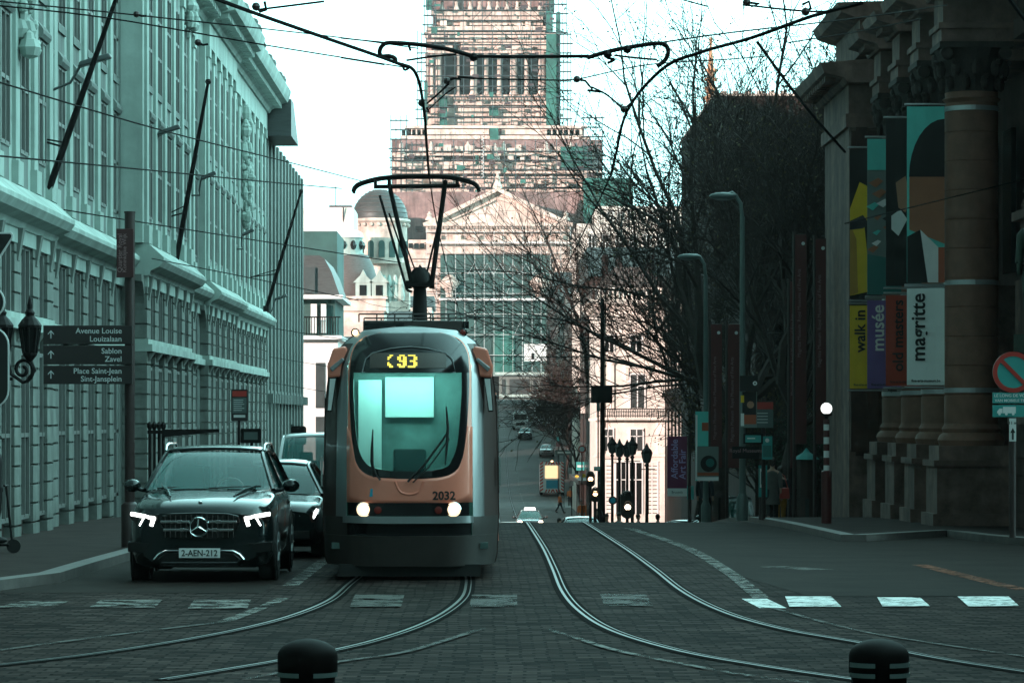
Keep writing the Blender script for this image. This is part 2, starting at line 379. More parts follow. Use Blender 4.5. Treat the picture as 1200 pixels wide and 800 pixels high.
def ribbon(mb, pts, w, dz, off=0.0):
    pts = [Vector((p[0], p[1])) for p in pts]; rows = []
    for i, p in enumerate(pts):
        t = (pts[min(i+1,len(pts)-1)]-pts[max(i-1,0)]).normalized(); nrm = Vector((-t.y, t.x))
        a = p+nrm*(off-w/2); c = p+nrm*(off+w/2)
        rows.append([(a.x,a.y,G(a.y)+dz),(c.x,c.y,G(c.y)+dz)])
    mb.grid(rows)
def strip_quad(mb, pix, dz):                       # painted patch given by 4 photo pixels, subdivided along
    c = [Vector(GP(*p)) for p in pix]; rows = []
    for i in range(5):
        t = i/4; a = c[0].lerp(c[1], t); b_ = c[3].lerp(c[2], t)
        row = []
        for j in range(7):
            q = a.lerp(b_, j/6); row.append((q.x, q.y, G(q.y)+dz))
        rows.append(row)
    mb.grid(rows)
# asphalt lanes
def lane(name, poly_rows, m, dz=0.005):
    b = MB(); b.grid(poly_rows); return struct(b.build(name, m))
ysn = [float(y) for y in range(40, 101)]
lane('road_lane', [[(3.45 + (0.25*max(0,(46-y))/4), y, G(y)+0.004), (8, y, G(y)+0.004), (14, y, G(y)+0.004)] for y in [39.4]+ysn[:]], M['asphalt'])
lane('bus_lane', [[(-7.0, y, G(y)+0.004), (-2.75, y, G(y)+0.004)] for y in [40.2]+ysn[1:]], M['asphalt'])
lane('square_road', [[(-60, y, G(y)+0.004), (-14, y, G(y)+0.004)] for y in [-60.0, 0.0, 10.0, 15.0]], M['asphalt'])
# pavements: slab + kerb stones
def pavement(name, outline, h=0.13):
    cx = sum(p[0] for p in outline)/len(outline)
    bm = bmesh.new(); vs = [bm.verts.new((x, y, 0)) for x, y in outline]; bm.faces.new(vs)
    ymin = min(p[1] for p in outline); ymax = max(p[1] for p in outline)
    y = math.floor(ymin)+1
    while y < ymax:
        bmesh.ops.bisect_plane(bm, geom=bm.verts[:]+bm.edges[:]+bm.faces[:], plane_co=(0,y,0), plane_no=(0,1,0)); y += 1 if y < 100 else 5
    r = bmesh.ops.extrude_face_region(bm, geom=bm.faces[:])
    for v in r['geom']:
        if isinstance(v, bmesh.types.BMVert): v.co.z = 1
    for v in bm.verts: v.co.z = G(v.co.y)+(h if v.co.z > 0.5 else -0.25)
    bmesh.ops.recalc_face_normals(bm, faces=bm.faces)
    me = bpy.data.meshes.new(name); bm.to_mesh(me); bm.free(); me.materials.append(M['pave'])
    o = bpy.data.objects.new(name, me); COL.objects.link(o); return struct(o)
LK = [(-14, 38.5), (-7.0, 39.6), (-6.1, 40.6), (-5.62, 43.0), (-5.6, 60), (-5.6, 120), (-5.6, 240)]
RK = [(14, 50), (10.2, 57.5), (9.4, 62.5), (9.2, 65.6), (7.2, 62.2), (6.75, 62.2), (6.7, 66), (6.6, 72), (6.3, 85), (6.3, 120), (6.3, 240)]
pavement('pavement', LK+[(-9.6, 240), (-9.6, 50), (-14, 50)])
pavement('pavement', RK+[(30, 240), (30, 50)])
kb = MB()
def kerb(line, side):
    pts = []
    for i in range(len(line)-1):
        a, b_ = Vector(line[i]), Vector(line[i+1]); n = max(1, int((b_-a).length/1.0))
        for j in range(n): pts.append(a.lerp(b_, j/n))
    pts.append(Vector(line[-1])); rings = []
    for i, p in enumerate(pts):
        t = (pts[min(i+1,len(pts)-1)]-pts[max(i-1,0)]).normalized(); nrm = Vector((-t.y, t.x))*side
        a = p-nrm*0.02; c = p+nrm*0.26
        rings.append([(a.x,a.y,G(a.y)-0.1),(a.x,a.y,G(a.y)+0.136),(c.x,c.y,G(c.y)+0.136),(c.x,c.y,G(c.y)-0.1)])
    kb.loft(rings)
kerb(LK, 1); kerb(RK, -1)
struct(kb.build('kerb', M['kerb']))
# ---------------------------------------------------------------- tram rails
def track(pixL, far, mirror=False):
    pts = [GP(*p) for p in pixL]; pts.sort(key=lambda p: p[1])
    pts = pts + far
    return catmull([(p[0], p[1], 0) for p in pts], 8)
farY = [90, 110, 140, 210, 280, 355, 450, 550, 640]
rails = [
 track([(620,615),(636,640),(648,665),(660,693),(682,718),(722,741),(800,764),(900,782),(1010,798)], [(1.02,y) for y in farY]),
 track([(690,615),(729,640),(764,665),(800,693),(850,718),(920,738),(1010,754),(1100,772),(1210,789)], [(2.455,y) for y in farY]),
 track([(409,685),(386,704),(342,722),(280,738),(200,753),(100,768),(-20,782)], [(-1.72,48),(-1.72,60)]+[(-1.72,y) for y in farY]),
 track([(548,685),(540,704),(502,729),(432,753),(330,774),(190,797)], [(-0.285,48),(-0.285,60)]+[(-0.285,y) for y in farY])]
for i, r in enumerate(rails):
    b = MB(); ribbon(b, r, 0.20, 0.007); o = struct(b.build('rail_bed_road', M['groove']))
    b = MB(); ribbon(b, r, 0.034, 0.013, 0.02); ribbon(b, r, 0.016, 0.013, -0.045); struct(b.build('tram_rail', M['rail']))
# ---------------------------------------------------------------- painted markings
def paint(pix, w, m, dz=0.010, world_pts=None, name='road_marking'):
    pts = [GP(*p) for p in pix] if pix else world_pts
    b = MB(); ribbon(b, catmull([(p[0], p[1], 0) for p in pts], 6), w, dz); return struct(b.build(name, m))
paint([(737,619),(800,640),(850,668),(893,702)], 0.20, M['paint_worn'])
paint([(884,702),(906,713)], 0.30, M['paint_half'])
paint([(906,713),(1000,738),(1100,755),(1210,771)], 0.07, M['paint_faint'])
paint([(640,738),(680,750),(730,765),(860,790),(950,801)], 0.08, M['paint_worn'], 0.0155)
paint([(566,737),(520,752),(470,766),(395,777),(290,797)], 0.08, M['paint_faint'], 0.0155)
paint([(380,657),(360,672),(340,687)], 0.20, M['paint_worn'])
paint([(333,701),(300,715),(262,729)], 0.15, M['paint_worn'])
paint([(262,729),(130,745),(-20,765)], 0.10, M['paint_faint'])
paint([(1078,662),(1130,675),(1200,692)], 0.25, M['paint_orange'])
paint([(905,664),(960,668)], 0.5, M['paint_faint'])
for q, m in [(((920,700),(925,712),(986,712),(974,700)),'paint_half'), (((1028,701),(1034,711.5),(1090,711.5),(1078,701)),'paint_half'), (((1122,700),(1135,712),(1194,711),(1182,700)),'paint_half'),
             (((703,697),(708,711),(765,711),(757,697)),'paint_faint'), (((553,698),(550,712),(606,712),(606,698)),'paint_faint'), (((416,698),(410,712),(470,712),(474,698)),'paint_faint'),
             (((228,704),(220,714),(290,714),(294,704)),'paint_worn'), (((118,704),(104,713),(182,713),(190,704)),'paint_worn'), (((24,706),(-6,713),(60,713),(80,706)),'paint_worn'),
             (((700,705),(700,706),(1200,706),(1200,705)),None)]:
    if m:
        b = MB(); strip_quad(b, q, 0.0175); struct(b.build('crosswalk_marking', M[m]))
b = MB(); ribbon(b, [(-0.9+0.0*y, y) for y in range(100, 300, 4)], 0.12, 0.012)
o = struct(b.build('road_marking', M['paint_worn'])); 
b = MB(); ribbon(b, [(3.6, y) for y in range(220, 560, 4)], 0.14, 0.012); struct(b.build('road_marking', M['paint_worn']))
paint(None, 0.8, M['paint_faint'], 0.012, [(-4, 292), (6, 292)])

# ================================================================ STONE BUILDING ON THE NEAR SIDE (three storeys, giant pilasters)
H = CZ
def carve(mb, c, w, h, d, n, seed=1):              # lumpy relief
    rr = random.Random(seed)
    for i in range(n):
        mb.ball((c[0]+rr.uniform(-d,d)*0.5, c[1]+rr.uniform(-w,w)*0.5, c[2]+rr.uniform(-h,h)*0.5), rr.uniform(0.08,0.2), 7, rr.uniform(.6,1.2), rr.uniform(.6,1.4), rr.uniform(.7,1.6))
bk = thing('stone_building', 'long pale stone building with giant pilasters over a rusticated arcade', 'building', (-9, 92, -0.6))
def LP_(o, root):                                   # parent keeping world placement
    o.parent = root; o.matrix_parent_inverse = Matrix.Translation(-root.location); return o
def bpart(mb, name, m, root, **k):
    return LP_(mb.build(name, m, **k), root)
b = MB()
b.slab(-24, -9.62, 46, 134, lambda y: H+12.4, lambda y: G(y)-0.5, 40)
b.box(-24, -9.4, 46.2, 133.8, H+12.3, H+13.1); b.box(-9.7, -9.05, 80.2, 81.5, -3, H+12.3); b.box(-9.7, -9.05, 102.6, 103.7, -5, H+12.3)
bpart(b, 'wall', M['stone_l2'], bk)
b = MB(); b.box(-45, -24.01, -45, 138, 0, 25); bpart(b, 'shade_wing', M['stone_l2'], bk)  # unseen tall block added to keep the low sun off the near street
SEC = [(46, 66.0, -8.72), (66.0, 81.3, -9.0), (81.3, 93.5, -8.42), (93.5, 103.5, -9.0), (103.5, 115, -8.78), (115, 134, -9.0)]
BAY = 2.4
b = MB(); bc = MB(); pil0 = pier0 = wu0 = wg0 = wa0 = None
def cp(o0, loc, name=None):
    c = o0.copy(); COL.objects.link(c); c.location = loc; c.parent = o0.parent; c.matrix_parent_inverse = o0.matrix_parent_inverse.copy(); return c
# prototypes built round the origin of their own placement
def mk_pilaster():
    m = MB()
    m.box(-0.62, 0.0, -0.27, 0.27, 4.75, 11.55); m.box(-0.62, -0.07, -0.66, 0.66, 4.3, 11.68)
    m.box(-0.62, 0.06, -0.34, 0.34, 4.3, 4.75); m.box(-0.62, 0.05, -0.33, 0.33, 11.35, 11.68)
    return m
def mk_pier():
    m = MB(); m.box(-0.62, -0.05, -0.40, 0.40, -6.5, 3.45)
    z = -6.45
    while z < 1.4: m.box(-0.62, 0, -0.45, 0.45, z, z+0.325); z += 0.37
    z = 1.95
    while z < 3.2: m.box(-0.62, 0, -0.45, 0.45, z, z+0.325); z += 0.37
    # bracket and keystone
    m.prism_y([(-0.6, 1.35), (-0.02, 1.35), (0.16, 1.62), (-0.6, 1.62)], -0.2, 0.2)
    m.prism_y([(-0.6, 2.9), (0.02, 2.9), (0.12, 3.5), (-0.6, 3.5)], -0.14, 0.14)
    # half arches on both sides
    for s in (-1, 1):
        seg = []
        for k in range(7):
            a = math.pi/2*k/6; seg.append((s*(0.44+0.76*(1-math.cos(a))), 2.62+0.72*math.sin(a)))
        poly = seg+[(s*1.205, 3.5), (s*0.44, 3.5)]
        m.add([(-0.30, y, z) for y, z in poly]+[(-0.06, y, z) for y, z in poly],
              [tuple(range(len(poly))), tuple(range(2*len(poly)-1, len(poly)-1, -1))]+[(i,(i+1)%len(poly),len(poly)+(i+1)%len(poly),len(poly)+i) for i in range(len(poly))])
    return m
def mk_win(z0, z1, hw, x=-0.13, bars=2):
    m = MB(); m.box(x, x+0.03, -hw, hw, z0, z1); return m
def mk_frame(z0, z1, hw, x=-0.13, bars=2):
    m = MB()
    for s in (-1, 1): m.box(x-0.02, x+0.09, s*hw-0.05, s*hw+0.05, z0, z1)
    m.box(x-0.02, x+0.09, -0.03, 0.03, z0, z1)
    for i in range(bars+1): z = z0+(z1-z0)*i/bars; m.box(x-0.02, x+0.08, -hw, hw, z-0.04, z+0.04)
    return m
# infill between pilasters (spandrels), lintels with little pediments
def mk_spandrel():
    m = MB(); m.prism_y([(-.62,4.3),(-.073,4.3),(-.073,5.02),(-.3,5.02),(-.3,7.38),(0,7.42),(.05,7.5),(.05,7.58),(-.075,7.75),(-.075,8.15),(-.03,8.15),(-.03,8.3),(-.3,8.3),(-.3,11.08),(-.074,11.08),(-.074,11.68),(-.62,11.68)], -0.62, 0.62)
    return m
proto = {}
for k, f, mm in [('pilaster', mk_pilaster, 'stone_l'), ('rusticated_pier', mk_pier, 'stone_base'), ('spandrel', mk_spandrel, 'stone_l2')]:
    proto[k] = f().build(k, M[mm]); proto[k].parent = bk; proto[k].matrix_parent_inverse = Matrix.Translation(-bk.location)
wins = [('window', 5.0, 7.4, 0.55, 2), ('window', 8.3, 11.1, 0.55, 3), ('window', 1.9, 3.2, 0.6, 1), ('window', -1.9, 1.2, 0.6, 2)]
wpro = []
for nm, z0, z1, hw, br in wins:
    f = mk_frame(z0, z1, hw, bars=br).build('window', M['frame_paint']); f.parent = bk; f.matrix_parent_inverse = Matrix.Translation(-bk.location)
    g = mk_win(z0, z1, hw).build('pane', M['win_dark'], f); wpro.append((f, g))
used = set()
def place(key, loc):
    o = proto[key]
    if key not in used: used.add(key); o.location = loc
    else: cp(o, loc)
def placew(i, loc):
    f, g = wpro[i]
    if ('w', i) not in used: used.add(('w', i)); f.location = loc
    else:
        c = cp(f, loc); d = g.copy(); COL.objects.link(d); d.parent = c
for (y0, y1, x0) in SEC:
    n = max(2, round((y1-y0)/BAY)); st = (y1-y0)/n
    for i in range(n+1):
        y = y0+i*st
        yy = min(max(y, y0+0.28), y1-0.28)
        if i in (0, n) and x0 > -8.95: yy = y0+0.28 if i == 0 else y1-0.28
        if i == n and x0 == -9.0 and y1 != 134: continue
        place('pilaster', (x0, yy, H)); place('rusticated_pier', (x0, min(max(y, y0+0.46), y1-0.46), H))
    for i in range(n):
        y = y0+(i+0.5)*st
        place('spandrel', (x0, y, H))
        if y > 56:
            for k in range(4):
                if len([1 for u in used]) >= 0: placew(k, (x0, y, H))
    # horizontal members of the section
    cc = 0.42
    b.box(-9.7, x0+0.02, y0, y1, H+3.22, H+3.5)                    # lintel
    b.prism_y([(-9.7, H+3.5), (x0+0.05, H+3.5), (x0+0.10, H+3.62), (x0+cc-0.1, H+3.72), (x0+cc, H+3.86), (x0+cc, H+3.95), (x0+0.05, H+4.28), (-9.7, H+4.3)], y0-0.001*abs(y0), y1+0.12)
    b.box(-9.7, x0+0.13, y0, y1, H+1.62, H+1.80); b.box(-9.7, x0+0.03, y0, y1, H+1.80, H+1.93)
    b.box(-9.7, x0+0.04, y0, y1, H+11.68, H+12.42)                 # frieze
    b.prism_y([(-9.7, H+12.42), (x0+0.12, H+12.42), (x0+0.2, H+12.55), (x0+0.32, H+12.62), (x0+0.32, H+12.72), (x0+0.85, H+12.85), (x0+0.92, H+13.0), (x0+1.0, H+13.3), (x0+0.9, H+13.36), (-9.7, H+13.5)], y0+0.003, y1+0.35)
    k = y0+0.3
    while k < y1: b.box(x0+0.15, x0+0.62, k, k+0.28, H+12.60, H+12.84); k += 0.62       # modillions
    k = y0+0.6
    while k < y1-0.3: carve(bc, (x0+0.75, k, H+13.5), 0.2, 0.2, 0.1, 3, int(k*7)); k += 2.1
bpart(b, 'cornice', M['stone_l'], bk)
tag(bpart(bc, 'roof_carving', M['stone_l2'], bk), kind='stuff')
b = MB()                                              # plinth, darker, with niches left between the blocks
for (y0, y1, x0) in SEC:
    n = max(2, round((y1-y0)/BAY)); st = (y1-y0)/n
    b.slab(-9.7, x0+0.0, y0, y1, lambda y: H-3.2+0.0*y if y > 100 else G(y)+1.55, lambda y: G(y)-0.4, 8) if False else None
    for i in range(n):
        yy = y0+(i+0.5)*st; g = G(yy)
        b = MB(); b.prism_y([(-9.7, g-0.4), (x0-0.20, g-0.4), (x0-0.20, g+1.0), (x0-0.12, g+1.02), (x0-0.12, g+1.12), (-9.7, g+1.12)], yy-0.78, yy+0.78)
        bpart(b, 'plinth', M['plinth_l'], bk)
b = MB(); carve(b, (-8.65, 61.5, H+9.6), 1.0, 5.5, 0.3, 110, 3); bpart(b, 'carved_panel', M['stone_l'], bk); b = MB()
carve(b, (-8.45, 92.6, H+11.3), 1.4, 1.0, 0.4, 40, 5); bpart(b, 'carved_panel', M['stone_l'], bk); b = MB(); carve(b, (-8.45, 82.3, H+11.3), 1.2, 0.9, 0.4, 40, 6); bpart(b, 'carved_panel', M['stone_l'], bk); b = MB()
carve(b, (-8.8, 120.6, H+9.2), 0.5, 4.2, 0.25, 80, 7)
bpart(b, 'carved_panel', M['stone_l'], bk)
# ribbed office block beyond it
rb = thing('ribbed_building', 'tall grey block with close vertical ribs beyond the pilastered building', 'building', (-9, 148, -3))
b = MB(); b.slab(-24, -9.25, 134.4, 161.5, lambda y: H+11.2, lambda y: G(y)-0.5, 6); bpart(b, 'wall', M['stone_l2'], rb)
fin = MB(); fin.box(-0.3, 0.0, -0.42, 0.42, -8, 11.65); fin.box(-0.3, -0.12, -0.6, 0.6, -8, 11.45)
fin = fin.build('rib', M['stone_l2']); fin.parent = rb; fin.matrix_parent_inverse = Matrix.Translation(-rb.location)
for i in range(12):
    y = 135.2+i*2.33
    if i == 0: fin.location = (-9, y, H)
    else: cp(fin, (-9, y, H))
b = MB(); b.box(-9.3, -9.05, 134.5, 161.4, H+0.85, H+1.1)
for i in range(24): b.box(-9.3, -8.78, 135+i*1.12, 135.5+i*1.12, H+0.55, H+0.95)
bpart(b, 'band_course', M['stone_l2'], rb)
b = MB(); b.prism_x([(134.3, H+11.5), (134.3, H+13.0), (136, H+13.0), (139.5, H+11.5)], -14, -8.0); bpart(b, 'eave', M['slate'], rb)

# unseen house row, added behind the viewer to cut the skylight from there
hs = thing('shade_house_row', 'plain pale town house row added behind the viewer to block skylight', 'building', (0, -70, 0))
b = MB(); b.box(-60, 60, -85, -65, -1, 21); b.prism_x([(-85.5, 21), (-64.5, 21), (-69, 26), (-81, 26)], -60.5, 60.5); bpart(b, 'wall', M['stone_l2'], hs)
wf = mk_frame(0, 2.4, 0.6).build('window', M['win_dark']); wf.parent = hs; wf.matrix_parent_inverse = Matrix.Translation(-hs.location)
wf.rotation_euler = (0, 0, R(90)); wf.location = (-55, -64.6, 3)
for i in range(48):
    if i: 
        c = cp(wf, (-55+(i%12)*10, -64.6, 3+4.6*(i//12)))
# ================================================================ TRAM
M['t_silver'] = mat('tram_silver_paint', (0.36, 0.37, 0.38), 0.28, metal=0.55, var=0.10, scale=1.5, coat=0.3)
M['t_grey'] = mat('tram_grey_skirt', (0.065, 0.052, 0.048), 0.45, metal=0.2, var=0.25, scale=1.5, dirt=0.3)
M['t_copper'] = mat('tram_copper_paint', (1.0, 0.28, 0.19), 0.32, metal=0.1, var=0.08, coat=0.5)
M['t_brown'] = mat('tram_brown_paint', (0.060, 0.030, 0.026), 0.45, metal=0.2, var=0.15, coat=0.3)
M['t_black'] = mat('tram_black_gloss', (0.010, 0.010, 0.011), 0.12, var=0, spec=0.6)
M['t_glass'] = glass_mat('tram_windscreen_glass', (0.05, 0.22, 0.20), 0.22, 0.02)
M['cab_fill_strip'] = mat('cab_fill_glow', (1, 1, 1), 0.5, var=0, emit=(0.35, 1.0, 0.88), es=14.0)
M['t_sideglass'] = mat('tram_side_glass', (0.015, 0.02, 0.02), 0.04, var=0, spec=0.8)
M['head_on'] = mat('lit_tram_headlight', (1, 0.8, 0.6), 0.3, var=0, emit=(1, 0.74, 0.46), es=1.3)
M['t_panel'] = mat('tram_dark_copper', (0.35,0.09,0.05), 0.4, metal=0.25, var=0.1)
M['t_inside'] = mat('tram_cab_lining', (0.08, 0.14, 0.13), 0.7, var=0.5, scale=2.5)
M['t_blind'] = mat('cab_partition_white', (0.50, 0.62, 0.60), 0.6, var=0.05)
M['led_bg'] = mat('display_brown', (0.10, 0.080, 0.072), 0.4, var=0.1)
M['led_on'] = mat('lit_yellow_led', (1, 0.85, 0.1), 0.5, var=0, emit=(1.0, 0.80, 0.12), es=1.0)
M['blue_l'] = mat('cyan_logo', (0.02, 0.35, 0.50), 0.5, var=0)
M['red_lens'] = mat('dark_red_lens', (0.20, 0.02, 0.015), 0.2, var=0)
TX = -1.03; TY = 43.6; TS = 88.07; TZ = G(45)       # centre line, nose, px per metre there
def lx(px): return (px - 479.5)/TS
def lz(py): return (488 - py)/TS + CZ - TZ           # height above rail
def hw_of(z):                                        # body half width at height
    pts = [(0.15, 1.13), (0.35, 1.17), (0.9, 1.19), (2.3, 1.16), (2.7, 1.12), (3.0, 1.02), (3.22, 0.88), (3.36, 0.62), (3.42, 0.0)]
    for i in range(len(pts)-1):
        if z <= pts[i+1][0]:
            t = max(0, (z-pts[i][0])/(pts[i+1][0]-pts[i][0])); return pts[i][1]+t*(pts[i+1][1]-pts[i][1])
    return 0
def nose(x, z):                                      # depth of the front skin behind TY
    a = abs(x)/1.2; d = 1.15*a**3.2
    if z > 1.0: d += 0.16*((z-1.0)/2.4)**2
    if z > 2.7: d += 1.1*((z-2.7)/0.75)**2.2*0.5
    if z < 0.75: d += 0.10*(0.75-z)/0.6
    return d
tr = thing('tram', 'copper and silver tram numbered 2032 with its pantograph raised', 'tram', (TX, TY, TZ))
def tp(mb, name, m, par=None, **k): return mb.build(name, m, par or tr, **k)
def skin_patch(name, m, rows, off=0.0, th=0.03, par=None, nx=14, smooth=40):
    """rows: (z, x_left, x_right) ; a thick shell piece that follows the nose surface"""
    f = []; 
    b = MB(); R1 = []; R2 = []
    for z, a, c in rows:
        r1 = []; r2 = []
        for j in range(nx+1):
            x = a+(c-a)*j/nx; y = nose(x, z)-off
            r1.append((x, y, z)); r2.append((x*0.995, y+th, z))
        R1.append(r1); R2.append(r2)
    n = nx+1; m_ = len(rows)
    for r in R1+R2: b.v += r
    o2 = n*m_
    for i in range(m_-1):
        for j in range(nx):
            a0 = i*n+j; b.f.append((a0, a0+1, a0+n+1, a0+n)); b.f.append((o2+a0, o2+a0+n, o2+a0+n+1, o2+a0+1))
    for j in range(nx):
        b.f.append((j, o2+j, o2+j+1, j+1)); e = (m_-1)*n+j; b.f.append((e, e+1, o2+e+1, o2+e))
    for i in range(m_-1):
        b.f.append((i*n, (i+1)*n, o2+(i+1)*n, o2+i*n)); e = i*n+nx; b.f.append((e, o2+e, o2+e+n, e+n))
    return tp(b, name, m, par, smooth=smooth)
def lerp_rows(tab, n):
    """tab: (py, pxl, pxr) photo pixels on the nose, resampled smoothly"""
    pts = [Vector((lz(a), lx(b_), lx(c))) for a, b_, c in tab]
    pts = catmull(pts, n); return [(p.x, p.y, p.z) for p in pts]
def surf_zs(z0, z1, n): return [z0+(z1-z0)*i/n for i in range(n+1)]
# ---- front shell (silver) : hole for the windscreen made by building it from pieces
WS = [(388, 446, 514), (391, 432, 527), (397, 421, 538), (406, 414, 545), (420, 410, 549), (450, 408, 550), (490, 409.5, 548), (520, 412, 545), (540, 416, 541), (552, 424, 534), (559, 440, 518), (561, 470, 488)]
ws = lerp_rows(WS, 4)
def half_open(z):
    # half width of the windscreen opening at z (left/right)
    for i in range(len(ws)-1):
        if ws[i][0] >= z >= ws[i+1][0]:
            t = (ws[i][0]-z)/(ws[i][0]-ws[i+1][0]+1e-9); return ws[i][1]+t*(ws[i+1][1]-ws[i][1]), ws[i][2]+t*(ws[i+1][2]-ws[i][2])
    return None
zt = ws[0][0]; zb = ws[-1][0]
COPX = 0.80
zs = surf_zs(zb, zt, 40)
# copper frame strips beside the windscreen
for s in (-1, 1):
    rows = []
    for z in zs:
        a, c = half_open(z)
        cop = 0.83+0.012*max(0,(2.4-z))
        inner = abs(a) if s < 0 else abs(c)
        if z > lz(425): cop = inner+0.02
        rows.append((z, s*inner, s*max(cop, inner+0.015)))
    skin_patch('copper_surround', M['t_copper'], rows, 0.0, 0.04)
    rows = []
    for z in surf_zs(lz(606), zt, 50):
        o = half_open(z) if z > zb else None
        inner = (abs(o[0]) if s < 0 else abs(o[1])) if o else 0.83
        cop = 0.83+0.012*max(0,(2.4-z))
        if z > lz(425): cop = inner+0.02
        cop = max(cop, inner+0.015)
        rows.append((z, s*(cop+0.004), s*(hw_of(z)-0.0)))
    up = [r for r in rows if r[0] > lz(400)]; lo = [r for r in rows if r[0] <= lz(400)]
    skin_patch('shoulder_panel', M['t_silver'], lo[-1:]+up, 0.0, 0.04)
    mid = lambda r: s*(abs(r[1])+0.15*(1.0 if r[0] < 2.4 else max(0.2, 1-(r[0]-2.4)*1.2)))
    skin_patch('silver_pillar', M['t_silver'], [(r[0], r[1], mid(r)) for r in lo], 0.004, 0.04, nx=6)
    skin_patch('corner_panel', M['t_brown'], [(r[0], mid(r), r[2]) for r in lo], 0.0, 0.04)
# cap over the windscreen
rows = []
for z in surf_zs(zt, 3.40, 12): w = hw_of(z); rows.append((z, -w, w))
skin_patch('roof_cap', M['t_silver'], rows, 0.0, 0.05, nx=24)
rows = [(z, -0.838, 0.838) for z in surf_zs(lz(589), zb, 6)]
# copper apron: bottom fills below the rounded windscreen foot
b = MB(); N = 28
for i in range(N+1):
    x = -0.838+1.676*i/N
    # top = windscreen lower outline at x
    ztop = None
    for k in range(len(ws)-1, 0, -1):
        if ws[k][1] <= x <= ws[k][2]: ztop = ws[k][0]; break
    for k in range(len(ws)-1, 0, -1):
        lo, hi = (1, -1) if x < 0 else (2, 1)
        e0 = ws[k][lo]; e1 = ws[k-1][lo]
        if (x < 0 and e1 <= x <= e0) or (x >= 0 and e0 <= x <= e1):
            t = (x-e0)/(e1-e0+1e-9); ztop = ws[k][0]+t*(ws[k-1][0]-ws[k][0]); break
    if ztop is None: ztop = zb if abs(x) < 0.2 else lz(500)
    ztop = min(ztop, lz(500)) if abs(x) > 0.74 else ztop
    for j in range(9):
        z = lz(589)+(ztop-lz(589))*j/8; b.v.append((x, nose(x, z)-0.004, z))
for i in range(N):
    for j in range(8): a = i*9+j; b.f.append((a, a+9, a+10, a+1))
ap = tp(b, 'copper_apron', M['t_copper'], smooth=40, solid=0.02)
# black windscreen surround ring and glass
def inset(rows, d):
    out = []
    for z, a, c in rows: out.append((z, a, c))
    return out
sc_ = lambda r, k, dz: [(z*(1)+0, a*k, c*k) for z, a, c in r]
ring = []
GL = [(436, 414, 541), (438, 413.5, 541), (460, 413.5, 541), (490, 415, 539), (520, 418.5, 536), (538, 425, 530), (548, 437, 522), (552, 462, 498)]
gl = lerp_rows(GL, 4)
# ring pieces (thick black shell with the glass aperture left free)
def glass_half(z):
    for i in range(len(gl)-1):
        if gl[i][0] >= z >= gl[i+1][0]:
            t = (gl[i][0]-z)/(gl[i][0]-gl[i+1][0]+1e-9); return gl[i][1]+t*(gl[i+1][1]-gl[i][1]), gl[i][2]+t*(gl[i+1][2]-gl[i][2])
    return None
for s in (-1, 1):
    rows = []
    for z in surf_zs(gl[-1][0], gl[0][0], 40):
        o = half_open(z); g = glass_half(z); k = 0 if s < 0 else 1
        rows.append((z, g[k], o[k]))
    skin_patch('windscreen_border', M['t_black'], rows, 0.012, 0.05, nx=6)
rows = [(z, *half_open(z)) for z in surf_zs(zb+0.002, gl[-1][0], 8)]; skin_patch('windscreen_border', M['t_black'], rows, 0.012, 0.05)
rows = [(z, *half_open(z)) for z in surf_zs(gl[0][0], zt-0.002, 24)]; skin_patch('windscreen_header', M['t_black'], rows, 0.012, 0.05, nx=24)
glassm = skin_patch('windscreen', M['t_glass'], [(z, *glass_half(z)) for z in surf_zs(gl[-1][0]+0.001, gl[0][0]-0.001, 20)], 0.004, 0.008, nx=16)
# destination display, framed, a little proud of the header
def plate(name, m, pxl, pxr, pyt, pyb, off, th=0.02, par=None, nx=10):
    return skin_patch(name, m, [(z, lx(pxl), lx(pxr)) for z in surf_zs(lz(pyb), lz(pyt), 4)], off, th, par, nx)
rim = []
b = MB(); tb = [(424, 436), (428, 420), (436, 413), (458, 407.5), (480, 405.5), (501, 407.5), (522, 413), (530, 420), (534, 436)]
b.tube([(lx(x), nose(lx(x), lz(y))-0.03, lz(y)) for x, y in tb]+[(lx(424), nose(lx(424), lz(436))-0.03, lz(436))], 0.008, 5)
tp(b, 'display_frame', M['t_silver'])
disp = plate('destination_display', M['led_bg'], 433, 523, 413, 431, 0.025)
b = MB(); px = 0.0125
GLY = {'9': ["01110","11011","11011","01111","00011","11011","01110"], '3': ["11110","00011","00011","01110","00011","00011","11110"], 'p': ["011","110","100","000","100","110","011"]}
def glyph(g, cx, top):
    for r, row in enumerate(GLY[g]):
        for c, v in enumerate(row):
            if v == '1':
                x = lx(cx)+c*px*2.0; z = lz(top)-r*px*1.95; y = nose(x, z)-0.034
                b.box(x, x+px*1.92, y, y+0.006, z-px*1.85, z)
glyph('p', 454, 415.5); glyph('9', 465.5, 415.5); glyph('3', 478, 415.5)
tp(b, 'route_number', M['led_on'], disp)
# lamp band, bumper line, lower front
skin_patch('lamp_band', M['t_black'], [(z, -0.835, 0.80) for z in surf_zs(lz(604.5), lz(589), 4)], -0.004, 0.05, nx=20)
for s, c in ((-1, 426.3), (1, 531.5)):
    x = lx(c); z = lz(597); y = nose(x, z)
    b = MB(); b.lathe([(0.098, 0.0), (0.105, -0.03), (0.098, -0.04), (0.085, -0.03)], (x, y+0.005, z), 24, 'y'); h = tp(b, 'headlight', M['chrome'], smooth=40)
    b = MB(); b.lathe([(0.083, -0.02), (0.075, -0.045), (0.04, -0.06), (0.0, -0.065)], (x, y, z), 24, 'y'); tp(b, 'lens', M['head_on'], h, smooth=60)
for c in (443, 514): x = lx(c); z = lz(597.5); b = MB(); b.lathe([(0.05, 0.0), (0.05, -0.02), (0.0, -0.03)], (x, nose(x, z)+0.002, z), 16, 'y'); tp(b, 'tail_lamp', M['red_lens'], smooth=40)
